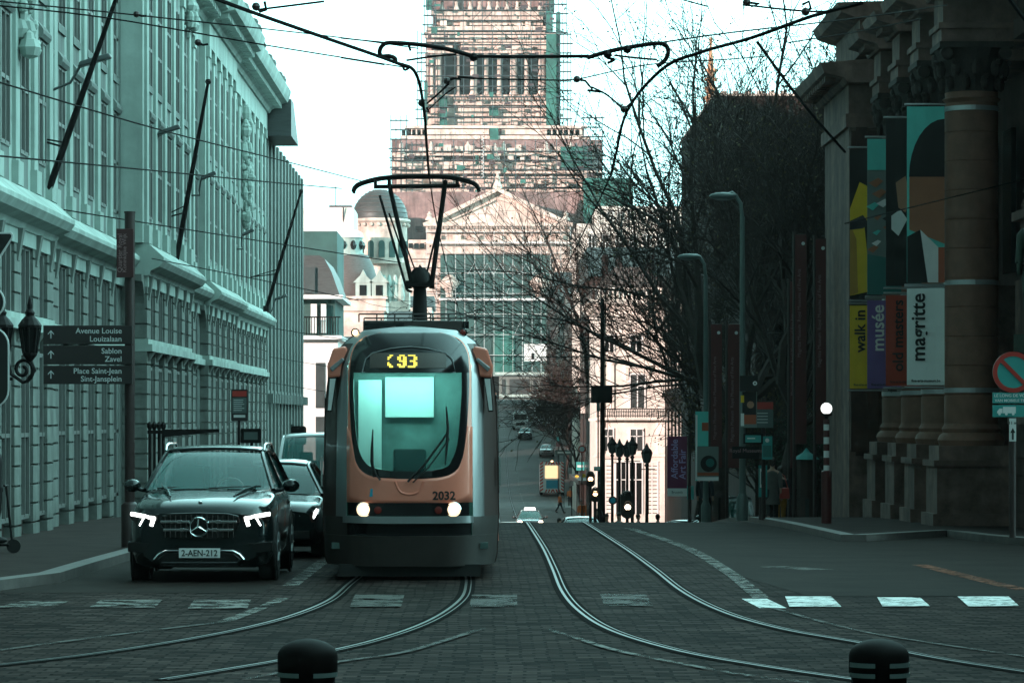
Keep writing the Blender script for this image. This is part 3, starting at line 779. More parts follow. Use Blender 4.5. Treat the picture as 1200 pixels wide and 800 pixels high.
def bump_tab(pts, r, name, m):
    b = MB(); b.tube([(x, nose(x, z)-0.02, z) for x, z in pts], r, 10); return tp(b, name, m, smooth=60)
rows = []
for k in range(6):
    t = k/5; rows.append((lz(613)+(lz(605)-lz(613))*t, -0.90, 0.86))
sp = skin_patch('bumper_strip', M['t_silver'], rows, 0.07, 0.12, nx=24)
skin_patch('bumper_recess', M['t_black'], [(z, -0.86, 0.83) for z in surf_zs(lz(628), lz(613), 4)], -0.01, 0.05, nx=20)
skin_patch('lower_fairing', M['t_grey'], [(z, -hw_of(z), hw_of(z)) for z in surf_zs(0.20, lz(628), 8)], 0.09, 0.14, nx=28)
for s in (-1, 1):
    skin_patch('corner_skirt', M['t_grey'], [(z, s*0.84, s*hw_of(z)) for z in surf_zs(lz(628), lz(606), 5)], 0.012, 0.06, nx=10)
b = MB(); b.box(-0.95, 0.95, 0.25, 0.9, 0.06, 0.22); tp(b, 'underframe', M['black'])
# coupling cover (the U shaped grip under the windscreen)
b = MB(); u = [(463.5, 564), (466, 571), (471, 577), (480, 579), (489, 577), (493, 571), (496, 564)]
b.tube([(lx(x), nose(lx(x), lz(y))-0.012, lz(y)) for x, y in catmull([(x, y, 0) for x, y in u], 4) for _ in (0,)] if False else [(lx(p.x), nose(lx(p.x), lz(p.y))-0.012, lz(p.y)) for p in catmull([(x, y, 0) for x, y in u], 4)], 0.016, 8)
tp(b, 'apron_grip', M['t_copper'], smooth=60)
skin_patch('grip_recess', M['t_black'], [(lz(y), lx(a), lx(c)) for y, a, c in ((576, 472, 488), (571, 469, 490), (565, 466.5, 493))], 0.010, 0.02, nx=8)
t = text('fleet_number', '2032', 0.155, M['black'], tr, (lx(520.5), nose(lx(520), lz(581))-0.030, lz(581)), (math.pi/2, 0, R(10)), bold=0.004)
b = MB(); x = lx(436.5); z = lz(577); y = nose(x, z)-0.012; b.prism_y([(x-0.04, z-0.055), (x+0.03, z-0.05), (x+0.045, z+0.055), (x-0.025, z+0.05)], y-0.004, y+0.01); tp(b, 'operator_emblem', M['blue_l'])
# wipers
def front_tube(pts, r, off=0.05, par=None, name='wiper', m='black', n=6):
    b = MB(); b.tube([(lx(x), nose(lx(x), lz(y))-off, lz(y)) for x, y in pts], r, n); return tp(b, name, M[m], par)
w = front_tube([(478, 564), (497, 545), (524, 508)], 0.016, 0.055)
front_tube([(523, 476), (525, 500), (524, 520), (522, 545)], [0.010, 0.022, 0.022, 0.008], 0.045, w, 'wiper_blade')
front_tube([(484, 565), (502, 548), (527, 514)], 0.010, 0.06, w, 'wiper_arm')
w = front_tube([(446, 562), (441, 556), (437, 545)], 0.014, 0.055)
front_tube([(437, 503), (436, 525), (436, 540), (438, 559)], [0.008, 0.022, 0.026, 0.010], 0.045, w, 'wiper_blade')
# roof marker lamps
for s, c, m in ((-1, 414, 'amber_on'), (1, 542, 'red_lens')):
    x = lx(c); z = lz(388); y = nose(x, z)
    b = MB(); b.lathe([(0.055, 0.04), (0.06, -0.03), (0.045, -0.04)], (x, y, z), 16, 'y'); h = tp(b, 'marker_lamp', M['t_black'])
    b = MB(); b.ball((x, y-0.035, z), 0.042, 12, 1, 0.5, 1); tp(b, 'lens', M[m], h, smooth=60)
# mirrors: copper housing on the shoulder with the camera pod and the tall glass below
for s in (-1, 1):
    f = lambda px: lx(px) if s > 0 else -lx(479.5*2-px)
    def X(px): return s*abs(lx(px))
    y0 = 0.62
    b = MB(); poly = [(X(556), lz(404)), (X(571), lz(407)), (X(578), lz(428)), (X(577), lz(442)), (X(552), lz(440)), (X(549), lz(418))]
    b.prism_y(poly, y0, y0+0.55); h = tp(b, 'mirror_housing', M['t_copper'], bevel=0.03)
    b = MB(); b.prism_y([(X(557), lz(421)), (X(560), lz(418)), (X(575), lz(430)), (X(572), lz(435))], y0-0.04, y0+0.02); tp(b, 'mirror_pod', M['t_silver'], h, bevel=0.01)
    b = MB(); b.prism_y([(X(567), lz(441)), (X(575.5), lz(441)), (X(578.5), lz(482)), (X(572.5), lz(482.5))], y0+0.02, y0+0.10); mr_ = tp(b, 'mirror', M['t_black'], bevel=0.01)
    b = MB(); b.prism_y([(X(568), lz(443)), (X(574.7), lz(443)), (X(577.4), lz(480.5)), (X(573.4), lz(480.5))], y0+0.008, y0+0.018); tp(b, 'mirror_glass', M['white'], mr_)
# body modules
def section(hk=1.0):
    r = [(0.0, 0.22)]
    zs = [0.22, 0.35, 0.6, 0.9, 1.5, 2.3, 2.7, 2.9, 3.05, 3.22, 3.33, 3.40, 3.42]
    return [(hw_of(z)*hk if z < 3.42 else 0.0, z) for z in zs]
prof = section()
def module(y0, y1, name, m):
    b = MB(); rings = []
    for y in (y0, y1):
        rings.append([(x, y, z) for x, z in prof]+[(-x, y, z) for x, z in reversed(prof[:-1])])
    b.loft(rings); return tp(b, name, m, smooth=40)
# cab sides from the nose back to the first module
b = MB(); rings = []
for s in (-1, 1):
    rows = []
    for z in surf_zs(0.22, 3.40, 24):
        w = hw_of(z); yn = nose(w, z)+0.0
        rows.append([(s*w, yn+0.001, z), (s*(w+0.0), 1.9, z)] if True else 0)
    b = MB(); b.grid(rows); tp(b, 'cab_side', M['t_brown'], smooth=40, solid=0.03)
module(1.9, 8.6, 'body', M['t_silver']); 
module(8.6, 9.0, 'bellows', M['t_black']); module(9.0, 13.8, 'body', M['t_silver']); module(13.8, 14.2, 'bellows', M['t_black']); module(14.2, 22.4, 'body', M['t_silver'])
b = MB()
rows = []
for y in (1.2, 1.9):
    rows.append([(x, y, z) for x, z in prof if z > 3.0]+[(-x, y, z) for x, z in reversed(prof[:-1]) if z > 3.0])
b.grid(rows); tp(b, 'cab_roof', M['t_silver'], solid=0.03)
b = MB(); b.box(-0.15, 0.15, 0.3, 0.7, 3.2, 3.3)
for s in (-1, 1):                                     # side windows and copper doors
    b = MB(); b.prism_y([(s*1.20, 1.15), (s*1.208, 1.15), (s*1.19, 2.45), (s*1.18, 2.45)], 1.35, 1.85); tp(b, 'cab_window', M['t_sideglass'])
    for (a, c) in ((2.2, 3.6), (3.8, 5.0), (6.6, 8.2), (9.4, 11.0), (11.9, 13.4), (14.8, 16.4), (16.6, 18.2), (20.2, 21.8)):
        b = MB(); b.prism_y([(s*1.18, 1.15), (s*1.205, 1.15), (s*1.172, 2.5), (s*1.14, 2.5)], a, c); tp(b, 'side_window', M['t_sideglass'], bevel=0.01)
    for (a, c) in ((5.1, 6.4), (11.1, 11.8), (18.5, 19.9)):
        b = MB(); b.prism_y([(s*1.17, 0.35), (s*1.212, 0.35), (s*1.178, 2.55), (s*1.14, 2.55)], a, c); d = tp(b, 'door', M['t_copper'], bevel=0.01)
        b = MB(); b.prism_y([(s*1.20, 0.7), (s*1.217, 0.7), (s*1.186, 2.4), (s*1.15, 2.4)], a+0.12, c-0.12); tp(b, 'door_window', M['t_sideglass'], d)
    b = MB(); b.box(s*1.20, s*1.225, 1.0, 1.05, 1.25, 1.65); tp(b, 'grab_handle', M['chrome'])
    b = MB(); b.prism_x([(1.9, 0.9), (22.4, 0.9), (22.4, 1.08), (1.9, 1.08)], s*1.185, s*1.205); tp(b, 'waist_stripe', M['t_copper'])
for y in (3.5, 6.6, 11.4, 16.5, 20.0):                # wheels
    for s in (-1, 1):
        b = MB(); b.lathe([(0.26, -0.06), (0.30, -0.06), (0.30, 0.05), (0.33, 0.06), (0.33, 0.09), (0.1, 0.09)], (s*0.76, y, 0.30), 20, 'x'); tp(b, 'wheel', M['rail'], smooth=30)
# cab interior: dark room, bright partition seen through the screen, desk, seat
b = MB(); b.box(-1.05, 1.05, 1.82, 1.88, 0.5, 3.1); b.box(-1.05, 1.05, 0.5, 1.85, 0.42, 0.5); tp(b, 'cab_wall', M['t_inside'])
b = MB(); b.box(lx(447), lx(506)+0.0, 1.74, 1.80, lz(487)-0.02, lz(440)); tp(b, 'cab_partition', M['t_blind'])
b = MB(); b.prism_x([(0.22, 1.0), (0.62, 1.0), (0.62, 1.28), (0.28, 1.18)], -0.70, 0.66); tp(b, 'driving_desk', M['t_inside'], bevel=0.02)
b = MB(); b.box(-0.28, 0.22, 1.15, 1.6, 0.95, 1.08); b.box(-0.26, 0.20, 1.5, 1.62, 1.05, 1.75); tp(b, 'driver_seat', M['t_black'], bevel=0.04)
b = MB(); b.box(-0.74, -0.42, 1.7, 1.78, 1.2, 2.7); tp(b, 'side_panel', M['t_blind'])
# roof equipment
b = MB(); b.box(-0.75, 0.75, 1.0, 1.5, 2.86, 2.90); tp(b, 'cab_fill_strip', M['cab_fill_strip'])  # glowing strip added under the cab ceiling to brighten the view through the windscreen
b = MB(); b.box(lx(420), lx(541), 1.7, 3.6, 3.30, lz(371)); eq = tp(b, 'roof_box', M['t_grey'], bevel=0.02)
b = MB(); b.box(lx(423), lx(470), 1.66, 1.72, 3.42, lz(374)); tp(b, 'box_grille', M['t_black'], eq)
b = MB()
zr = lz(365)+0.02
for yy in (1.7, 3.6): b.tube([(lx(415), yy, zr), (lx(546), yy, zr)], 0.012, 5)
for i in range(7):
    x = lx(415)+(lx(546)-lx(415))*i/6
    for yy in (1.7, 3.6): b.tube([(x, yy, 3.5), (x, yy, zr)], 0.010, 4)
tp(b, 'roof_rail', M['t_grey'])
for a, c in ((6.0, 8.3), (9.3, 13.5), (14.6, 18.0)):
    b = MB(); b.box(-0.6, 0.6, a, c, 3.38, 3.62); tp(b, 'roof_box', M['t_grey'], bevel=0.03)
b = MB(); b.tube([(lx(545), 1.75, lz(372)), (lx(545), 1.75, lz(381))], 0.045, 8); tp(b, 'roof_horn', M['t_black'])
# pantograph standing on the roof
pt_ = 6.6; YP = TY+pt_; SP = F/YP
def pX(px): return (px-VX)/SP - TX
def pZ(py): return (VY-py)/SP + CZ - TZ
pn = MB()
pn.tube([(pX(492), pt_, 3.40), (pX(492), pt_, pZ(318))], [0.13, 0.085], 12)
pn.lathe([(0.10, 0), (0.16, 0.06), (0.16, 0.22), (0.08, 0.32)], (pX(492), pt_, pZ(338)), 12)
pn = tp(pn, 'pantograph', M['iron'], smooth=40)
b = MB(); b.box(pX(478), pX(509), pt_-0.25, pt_+0.25, pZ(336), pZ(332)); b.box(pX(476), pX(482), pt_-0.1, pt_+0.1, pZ(338), pZ(329)); b.box(pX(503), pX(509), pt_-0.1, pt_+0.1, pZ(338), pZ(329)); tp(b, 'hinge', M['iron'], pn)
b = MB()
for pts, r in (([(483, 334), (456, 216)], 0.035), ([(506, 332), (522, 212)], 0.038), ([(477, 340), (445, 229)], 0.020), ([(486, 336), (456, 250)], 0.014), ([(499, 325), (513, 266)], 0.016), ([(487, 318), (470, 272)], 0.012), ([(483, 342), (477, 340)], 0.02)):
    b.tube([(pX(x), pt_+(0.0), pZ(y)) for x, y in pts], r, 8)
b.tube([(pX(487), pt_, pZ(330)), (pX(489), pt_, pZ(318)), (pX(492), pt_, pZ(311)), (pX(496), pt_, pZ(318)), (pX(500), pt_, pZ(330))], 0.022, 6)
tp(b, 'lower_arm', M['iron'], pn, smooth=40)
b = MB()
for dy in (-0.18, 0.18):
    b.tube([(pX(x), pt_+dy, pZ(y)) for x, y in [(p.x, p.y) for p in catmull([(414, 226, 0), (416, 220, 0), (424, 215, 0), (445, 209.5, 0), (470, 207.5, 0), (500, 207, 0), (527, 208, 0), (547, 212, 0), (558, 217, 0), (562, 224, 0)], 4)]], 0.026, 7)
b.tube([(pX(438), pt_, pZ(219)), (pX(539), pt_, pZ(217.5))], 0.032, 8)
for x in (440, 456, 522, 536):
    b.tube([(pX(x), pt_-0.2, pZ(213)), (pX(x), pt_+0.2, pZ(213))], 0.02, 5); b.tube([(pX(x), pt_, pZ(218)), (pX(x), pt_, pZ(211))], 0.03, 6)
tp(b, 'contact_head', M['iron'], pn, smooth=40)
# ================================================================ VEHICLES (front towards -Y)
def paint_mat(name, col, rough=0.22, metal=0.3): return mat(name, col, rough, metal=metal, var=0.06, scale=1, coat=0.8)
M['car_black'] = paint_mat('black_car_paint', (0.005, 0.011, 0.012))
M['car_dark'] = paint_mat('dark_grey_car_paint', (0.03, 0.034, 0.036))
M['car_white'] = paint_mat('white_car_paint', (0.62, 0.64, 0.64), 0.3, 0.0)
M['car_silver'] = paint_mat('silver_car_paint', (0.30, 0.32, 0.33), 0.3, 0.4)
M['car_glass'] = glass_mat('car_window_glass', (0.02, 0.13, 0.12), 0.62, 0.02)
M['car_in'] = mat('dark_car_interior', (0.02, 0.02, 0.02), 0.8, var=0.2)
M['lampglass'] = mat('clear_lamp_glass', (0.25, 0.27, 0.28), 0.08, var=0, spec=0.8)
M['plateblack'] = mat('plate_letters', (0.01, 0.01, 0.01), 0.5, var=0)
M['rim'] = mat('alloy_rim', (0.35, 0.36, 0.37), 0.3, metal=0.9, var=0.1)
def lip(t, tab):
    if t <= tab[0][0]: return tab[0][1]
    for i in range(len(tab)-1):
        if t <= tab[i+1][0]:
            u = (t-tab[i][0])/(tab[i+1][0]-tab[i][0]); return tab[i][1]+u*(tab[i+1][1]-tab[i][1])
    return tab[-1][1]
def smooth_tab(tab, k=4):
    o = catmull([(a, b_, 0) for a, b_ in tab], k); return [(p.x, p.y) for p in o]
def car(name, label, cat, loc, rz=0, L=4.9, W=0.975, top=1.75, paint='car_black', hood=1.05, belt=1.15, ws0=1.3, ws1=2.25, rear0=4.1, rear1=4.8, group=None, wheel=0.38, lights=True, grille=True, rearlamps=False, clear=0.27, roofw=0.62, rails=False, detail=True):
    t = thing(name, label, cat, loc, rz, group)
    k = L/4.9
    deck = smooth_tab([(0, hood*0.80), (0.10, hood*0.885), (0.35, hood*0.95), (0.9, hood*1.0), (ws0, belt), (2.2*k, belt), (L-0.6, belt), (L-0.2, belt-0.05), (L, belt-0.22)])
    wid = smooth_tab([(0, W*0.80), (0.12, W*0.90), (0.35, W*0.965), (0.8, W*0.99), (2.4*k, W), (L-0.7, W*0.985), (L-0.2, W*0.93), (L, W*0.84)])
    b = MB(); rings = []
    ys = [0, .05, .12, .22, .35, .55, .8, 1.05, ws0, ws0+.3, 2.2*k, 2.9*k, 3.5*k, L-.8, L-.5, L-.25, L-.1, L]
    wf, wr = 0.92*k+0.02, L-0.95*k
    for y in ys:
        w = lip(y, wid); z = lip(y, deck); zb = clear + (0.10 if y < 0.1 or y > L-0.1 else 0)
        zm = zb+(z-zb)*0.42
        hf = [(0, zb), (w*0.82, zb), (w*0.94, zb+0.05), (w*0.985, zb+0.18), (w, zm), (w*1.0, zm+(z-zm)*0.35), (w*0.975, z-0.17), (w*0.93, z-0.06), (w*0.84, z-0.01), (w*0.55, z+0.012), (w*0.3, z+0.022), (0, z+0.024)]
        rings.append([(x, y, zz) for x, zz in hf]+[(-x, y, zz) for x, zz in reversed(hf[1:-1])])
    b.loft(rings); body = b.build('body', M[paint], t, smooth=32)
    # wheel wells (dark discs set in the flank) and wheels
    for yw in (wf, wr):
        for s in (-1, 1):
            b = MB(); b.lathe([(wheel+0.07, -0.02), (wheel+0.07, 0.012), (0.02, 0.012)], (s*(W*0.985), yw, wheel+0.02), 26, 'x')
            b.build('wheel_arch', M['black'], t)
            b = MB(); b.lathe([(wheel*0.62, -0.12), (wheel*0.95, -0.125), (wheel, -0.09), (wheel, 0.09), (wheel*0.95, 0.125), (wheel*0.62, 0.12)], (s*(W-0.115), yw, wheel), 26, 'x')
            wh = b.build('wheel', M['rubber'], t, smooth=30)
            if detail:
                b = MB(); c = (s*(W+0.0), yw, wheel); b.lathe([(wheel*0.66, -0.02), (wheel*0.66, 0.012), (wheel*0.6, 0.012), (wheel*0.58, -0.02)], c, 20, 'x')
                for q in range(5):
                    a = 2*math.pi*q/5; b.tube([(c[0], yw+0.05*math.cos(a), wheel+0.05*math.sin(a)), (c[0], yw+wheel*0.6*math.cos(a), wheel+wheel*0.6*math.sin(a))], 0.03, 5)
                b.build('rim', M['rim'], wh)
    # greenhouse
    zr = top; gw = lambda z: W*0.90-(W*0.90-roofw)*min(1, max(0, (z-belt)/(top-0.06-belt)))
    prof = smooth_tab([(ws0, belt+0.01), (ws0+(ws1-ws0)*0.5, belt+(top-belt)*0.52), (ws1, top-0.055), (ws1+0.5, top), ((ws1+rear0)/2+0.2, top), (rear0, top-0.05), ((rear0+rear1)/2, (top+belt)/2+0.10), (rear1, belt)])
    b = MB(); rings = []
    for y, z in prof:
        w = gw(z); rings.append([(x, y, zz) for x, zz in [(W*0.90, belt-0.06), (W*0.90, min(z, belt)), (w, z-0.012), (w*0.88, z+0.012), (w*0.5, z+0.03), (0, z+0.036), (-w*0.5, z+0.03), (-w*0.88, z+0.012), (-w, z-0.012), (-W*0.90, min(z, belt)), (-W*0.90, belt-0.06)]])
    # only roof skin is opaque: build roof + pillars, leave glass bays
    rp = [(y, z) for y, z in prof if ws1 <= y <= rear0+1e-6]
    b.grid([[(x, y, z+c) for x, c in ((gw(z), -0.012), (gw(z)*0.88, 0.012), (gw(z)*0.5, 0.03), (0, 0.036), (-gw(z)*0.5, 0.03), (-gw(z)*0.88, 0.012), (-gw(z), -0.012))] for y, z in rp])
    roof = b.build('roof', M[paint], t, smooth=40, solid=0.03)
    for s in (-1, 1):
        b = MB(); fr = [(s*(gw(z)+0.004), y, z) for y, z in prof if y <= ws1+0.01]; b.tube(fr, 0.032, 6)
        re = [(s*(gw(z)+0.004), y, z) for y, z in prof if y >= rear0-0.01]; b.tube(re, 0.05, 6)
        ym = ws1+(rear0-ws1)*0.42
        b.tube([(s*(gw(belt)+0.004), ym, belt), (s*(gw(top)+0.0), ym, top-0.05)], 0.035, 6)
        b.tube([(s*(gw(z)), y, z-0.02) for y, z in rp], 0.03, 6); b.build('pillar_frame', M[paint], t, smooth=50)
    gf = [(y, z) for y, z in prof if y <= ws1+0.05]
    b = MB(); b.grid([[(u*gw(z)*0.96, y-0.008-0.05*(1-u*u), z+0.02*(1-u*u)) for u in (-1, -.6, -.2, .2, .6, 1)] for y, z in gf]); b.build('windscreen', M['car_glass'], t, smooth=60)
    gr_ = [(y, z) for y, z in prof if y >= rear0-0.05]
    b = MB(); b.grid([[(u*gw(z)*0.96, y+0.03*(1-u*u), z) for u in (-1, 0, 1)] for y, z in gr_]); b.build('rear_window', M['car_glass'], t, smooth=60)
    for s in (-1, 1):
        b = MB(); pp = [(y, z-0.03) for y, z in prof if ws0+0.25 <= y <= rear1-0.2]
        b.grid([[(s*gw(z)*0.995, y, z), (s*(gw(belt)-0.005), y, belt)] for y, z in pp]); b.build('side_window', M['car_glass'], t)
        # mirror
        b = MB(); my = ws0+0.42; b.ball((s*(W+0.12), my, belt+0.06), 0.12, 12, 1.0, 0.7, 0.75); b.tube([(s*W*0.88, my, belt-0.02), (s*(W+0.06), my, belt+0.02)], 0.03, 6)
        mr_ = b.build('mirror', M[paint], t, smooth=60)
        if detail: b = MB(); b.box(s*(W+0.03), s*(W+0.21), my+0.06, my+0.09, belt+0.0, belt+0.12); b.build('mirror_glass', M['chrome'], mr_)
    b = MB(); b.box(-W*0.8, W*0.8, ws0+0.1, rear1-0.3, belt-0.25, belt-0.08); b.build('dashboard', M['car_in'], t)
    for s in (-1, 1):
        b = MB(); b.box(s*0.38-0.22, s*0.38+0.22, ws1+0.15, ws1+0.32, belt-0.2, belt+0.32); b.box(s*0.38-0.13, s*0.38+0.13, ws1+0.17, ws1+0.28, belt+0.30, belt+0.48)
        b.build('seat', M['car_in'], t, bevel=0.03); b = MB(); b.box(s*0.38-0.22, s*0.38+0.22, ws1+1.15, ws1+1.32, belt-0.2, belt+0.30); b.build('rear_seat', M['car_in'], t, bevel=0.03)
    if rails:
        for s in (-1, 1):
            b = MB(); xr = s*(roofw+0.02)
            b.tube([(xr, ws1+0.05, top-0.02), (xr, ws1+0.15, top+0.05), (xr, ws1+0.4, top+0.075), (xr, rear0-0.3, top+0.07), (xr, rear0, top+0.0)], 0.02, 6); b.build('roof_rail', M['chrome'], t, smooth=60)
    if lights:
        for s in (-1, 1):
            b = MB(); yy = 0.10
            b.add([(s*W*0.56, -0.012, hood*0.72), (s*W*0.90, 0.12, hood*0.76), (s*W*0.93, 0.26, hood*0.86), (s*W*0.60, 0.03, hood*0.83), (s*W*0.56, 0.10, hood*0.72), (s*W*0.86, 0.24, hood*0.76), (s*W*0.88, 0.34, hood*0.86), (s*W*0.60, 0.14, hood*0.83)],
                  [(0,1,2,3),(7,6,5,4),(0,4,5,1),(1,5,6,2),(2,6,7,3),(3,7,4,0)]); b.build('headlight', M['lampglass'], t)
    if grille:
        b = MB(); b.box(-W*0.48, W*0.48, -0.03, 0.05, hood*0.56, hood*0.78); b.box(-W*0.75, W*0.75, -0.02, 0.08, clear+0.12, clear+0.26); b.build('grille', M['black'], t, bevel=0.02)
    if rearlamps:
        for s in (-1, 1): b = MB(); b.box(s*W*0.55, s*W*0.86, L-0.06, L+0.012, belt-0.28, belt-0.14); b.build('tail_lamp', M['red_lens'], t)
    return t
def number_plate(t, body, y, z, w=0.52, h=0.115, body_mat='plate'):
    b = MB(); b.box(-w/2, w/2, y-0.012, y, z-h/2, z+h/2); p = b.build('number_plate', M[body_mat], t, bevel=0.004)
    if body: text('plate_text', body, h*0.92, M['plateblack'], p, (0, y-0.015, z-0.004), bold=0.002, sx=0.9)
    return p
# ---- the SUV
SX = -3.76; SY = 43.0; SZ = G(44)+0.004
sv = car('parked_car', 'black SUV with lit daytime lamps and star badge waiting beside the tram', 'car', (SX, SY, SZ), L=4.9, W=0.965, top=1.73, hood=1.13, belt=1.18, ws0=1.42, ws1=2.35, grille=False, lights=False, rails=True, roofw=0.66, wheel=0.39, clear=0.20)
sv.name = 'waiting_suv'
def sx(px): return (px-VX)/ (F/SY) - SX
def sz(py): return (VY-py)/(F/SY)+CZ-SZ
def sp_(mb, n, m, par=None, **k): return mb.build(n, m, par or sv, **k)
CX = 233.5
M['gloss'] = mat('gloss_black_trim', (0.008, 0.008, 0.008), 0.15, var=0, spec=0.6)
b = MB(); pts = [(189, 604), (200, 601), (233.5, 600), (267, 601), (280, 604), (281, 612), (276, 622), (266, 630), (233.5, 633), (201, 630), (192, 622), (188, 612)]
b.prism_y([(sx(x), sz(y)) for x, y in pts], -0.055, 0.10); gr = sp_(b, 'grille', M['gloss'], bevel=0.012)
b = MB()
for yy, a, c in ((611, 189, 278), (620.5, 192, 274)):
    b.box(sx(a), sx(CX-11), -0.085, -0.055, sz(yy+1.6), sz(yy-1.6)); b.box(sx(CX+11), sx(c), -0.085, -0.055, sz(yy+1.6), sz(yy-1.6))
    for q in (sx(a+22), sx(c-22)): b.box(q-0.03, q+0.03, -0.09, -0.055, sz(yy+2.2), sz(yy-2.2))
sp_(b, 'grille_bar', M['chrome'], gr, bevel=0.006)
b = MB()
for i in range(14):
    x = sx(194)+(sx(274)-sx(194))*i/13; b.box(x-0.006, x+0.006, -0.062, -0.05, sz(629), sz(603))
sp_(b, 'grille_slat', M['t_grey'] if 't_grey' in M else M['iron'], gr)
b = MB(); c0 = (sx(CX), -0.10, sz(617)); n = 32
b.lathe([(0.105, 0), (0.125, -0.02), (0.135, 0.0), (0.125, 0.02), (0.105, 0.0)], c0, 32, 'y', cap=False)
for a in (90, 210, 330):
    a = R(a); e = (c0[0]+0.112*math.cos(a), c0[1], c0[2]+0.112*math.sin(a)); b.tube([(c0[0], c0[1]-0.01, c0[2]), e], [0.022, 0.006], 6)
sp_(b, 'star_badge', M['chrome'], gr, smooth=40)
b = MB(); b.lathe([(0.125, 0.03), (0.125, 0.0), (0, 0.0)], c0, 24, 'y'); sp_(b, 'badge_disc', M['gloss'], gr)
for s in (-1, 1):
    def q(px): return s*abs(px-CX)/ (F/SY)
    b = MB(); P4 = [(q(281), 602), (q(316), 600), (q(317.5), 606), (q(306), 618), (q(287), 620)]
    b.v = [(x, 0.0+0.14*(abs(x)-q(281)*s)/0.4-0.02, sz(y)) for x, y in P4]+[(x, 0.30, sz(y)) for x, y in P4]
    b.f = [tuple(range(5)), tuple(range(9, 4, -1))]+[(i, (i+1)%5, 5+(i+1)%5, 5+i) for i in range(5)]
    hl = sp_(b, 'headlight', M['gloss'], bevel=0.01)
    dep = lambda x: 0.14*(abs(x)-abs(q(281)))/0.4-0.035
    b = MB()
    for pl in ([(286, 607.5), (300, 604.5), (315, 602)], [(288, 608), (290.5, 616)], [(298, 606), (303.5, 616)]):
        b.tube([(q(x), dep(q(x)), sz(y)) for x, y in pl], 0.026, 8)
    sp_(b, 'daytime_lamp', M['drl_on'], hl, smooth=60)
    b = MB(); b.tube([(q(292), 0.02, sz(641)), (q(317), 0.10, sz(640))], 0.016, 6); sp_(b, 'bumper_trim', M['chrome'])
    b = MB(); P5 = [(q(290), 636), (q(318), 634), (q(318), 646), (q(300), 648)]; b.prism_y([(x, sz(y)) for x, y in P5], -0.005, 0.15); sp_(b, 'side_intake', M['gloss'], bevel=0.01)
b = MB(); arc = catmull([(185, 651, 0), (191, 646, 0), (203, 644, 0), (233.5, 643.5, 0), (264, 644, 0), (276, 646, 0), (283, 651, 0), (287, 656, 0)], 4)
b.tube([(sx(p.x), -0.04, sz(p.y)) for p in arc if not 210 < p.x < 258], 0.022, 6, cap=False) if False else None
for side in ([(181, 655), (186, 649), (194, 645), (210, 644.5)], [(258, 644.5), (273, 645), (281, 649), (286, 655)]):
    b.tube([(sx(x), -0.035, sz(y)) for x, y in side], 0.020, 6)
sp_(b, 'chrome_lip', M['chrome'], smooth=60)
b = MB(); b.prism_y([(sx(184), sz(655)), (sx(194), sz(647)), (sx(273), sz(647)), (sx(283), sz(655)), (sx(278), sz(664)), (sx(189), sz(664))], -0.03, 0.1); sp_(b, 'lower_intake', M['gloss'], bevel=0.01)
b = MB(); b.tube([(sx(190), -0.03, sz(659)), (sx(278), -0.03, sz(659))], 0.016, 6); sp_(b, 'skid_trim', M['car_dark'])
pl = number_plate(sv, '2-AEN-212', -0.05, sz(647.5), 0.54, 0.125); 
for s in (-1, 1):      # bonnet creases
    b = MB(); b.tube([(s*0.42, 0.35, 1.13), (s*0.50, 0.9, 1.185), (s*0.62, 1.45, 1.235)], [0.012, 0.03, 0.02], 6); sp_(b, 'bonnet_crease', M['car_black'], smooth=60)
b = MB(); b.lathe([(0.025, 0), (0.03, 0.01), (0, 0.02)], (sx(233.5), 0.17, 1.055), 10); sp_(b, 'bonnet_badge', M['chrome'])
b = MB(); b.tube([(0.25+0.19*math.cos(a*math.pi/10), 1.95+0.05*math.sin(a*math.pi/10), 1.17+0.17*math.sin(a*math.pi/10)) for a in range(21)], 0.015, 6); sp_(b, 'steering_wheel', M['offwhite'])
b = MB(); b.tube([(-0.7, 1.40, 1.215), (0.1, 1.47, 1.24)], 0.012, 5); b.tube([(0.0, 1.36, 1.215), (0.7, 1.47, 1.24)], 0.012, 5); sp_(b, 'wiper', M['black'])
# ---- the other traffic
def at(px, Y, dz=0.0): return (XX(px, Y), Y, G(Y+2)+dz)
c2 = car('dark_hatchback', 'glossy black hatchback with slanted lit lamp, queuing behind the SUV', 'car', (XX(313, 52.5), 52.5, G(54)), L=4.3, W=0.91, top=1.52, hood=0.95, belt=1.0, ws0=1.15, ws1=1.95, rear0=3.4, rear1=4.1, paint='car_black', roofw=0.55, wheel=0.33, clear=0.2)
b = MB(); b.tube([(0.66, 0.03, 0.52), (0.80, 0.10, 0.80)], 0.028, 8); b.build('daytime_lamp', M['drl_on'], c2, smooth=60)
b = MB(); b.tube([(-0.66, 0.03, 0.52), (-0.80, 0.10, 0.80)], 0.028, 8); b.build('daytime_lamp', M['drl_on'], c2, smooth=60)
number_plate(c2, '', -0.04, 0.42)
c3 = car('white_van', 'white high-roofed people carrier behind the black hatchback', 'van', (XX(376, 61), 61, G(63)), L=4.9, W=0.98, top=2.02, hood=1.15, belt=1.22, ws0=0.9, ws1=1.7, rear0=4.6, rear1=4.85, paint='car_white', roofw=0.80, wheel=0.34, clear=0.22)
number_plate(c3, '', -0.04, 0.45)
tx = car('taxi', 'dark taxi with roof sign and lit headlamps cresting the hill on the rails', 'taxi', (XX(621.5, 208), 208, G(210)), L=4.6, W=0.90, top=1.48, hood=0.98, belt=1.02, ws0=1.2, ws1=2.0, rear0=3.5, rear1=4.3, paint='car_dark', roofw=0.56, wheel=0.33, clear=0.2)
b = MB(); b.box(-0.35, 0.35, 2.5, 2.65, 1.50, 1.66); b.build('roof_sign', M['drl_on'], tx, bevel=0.02)
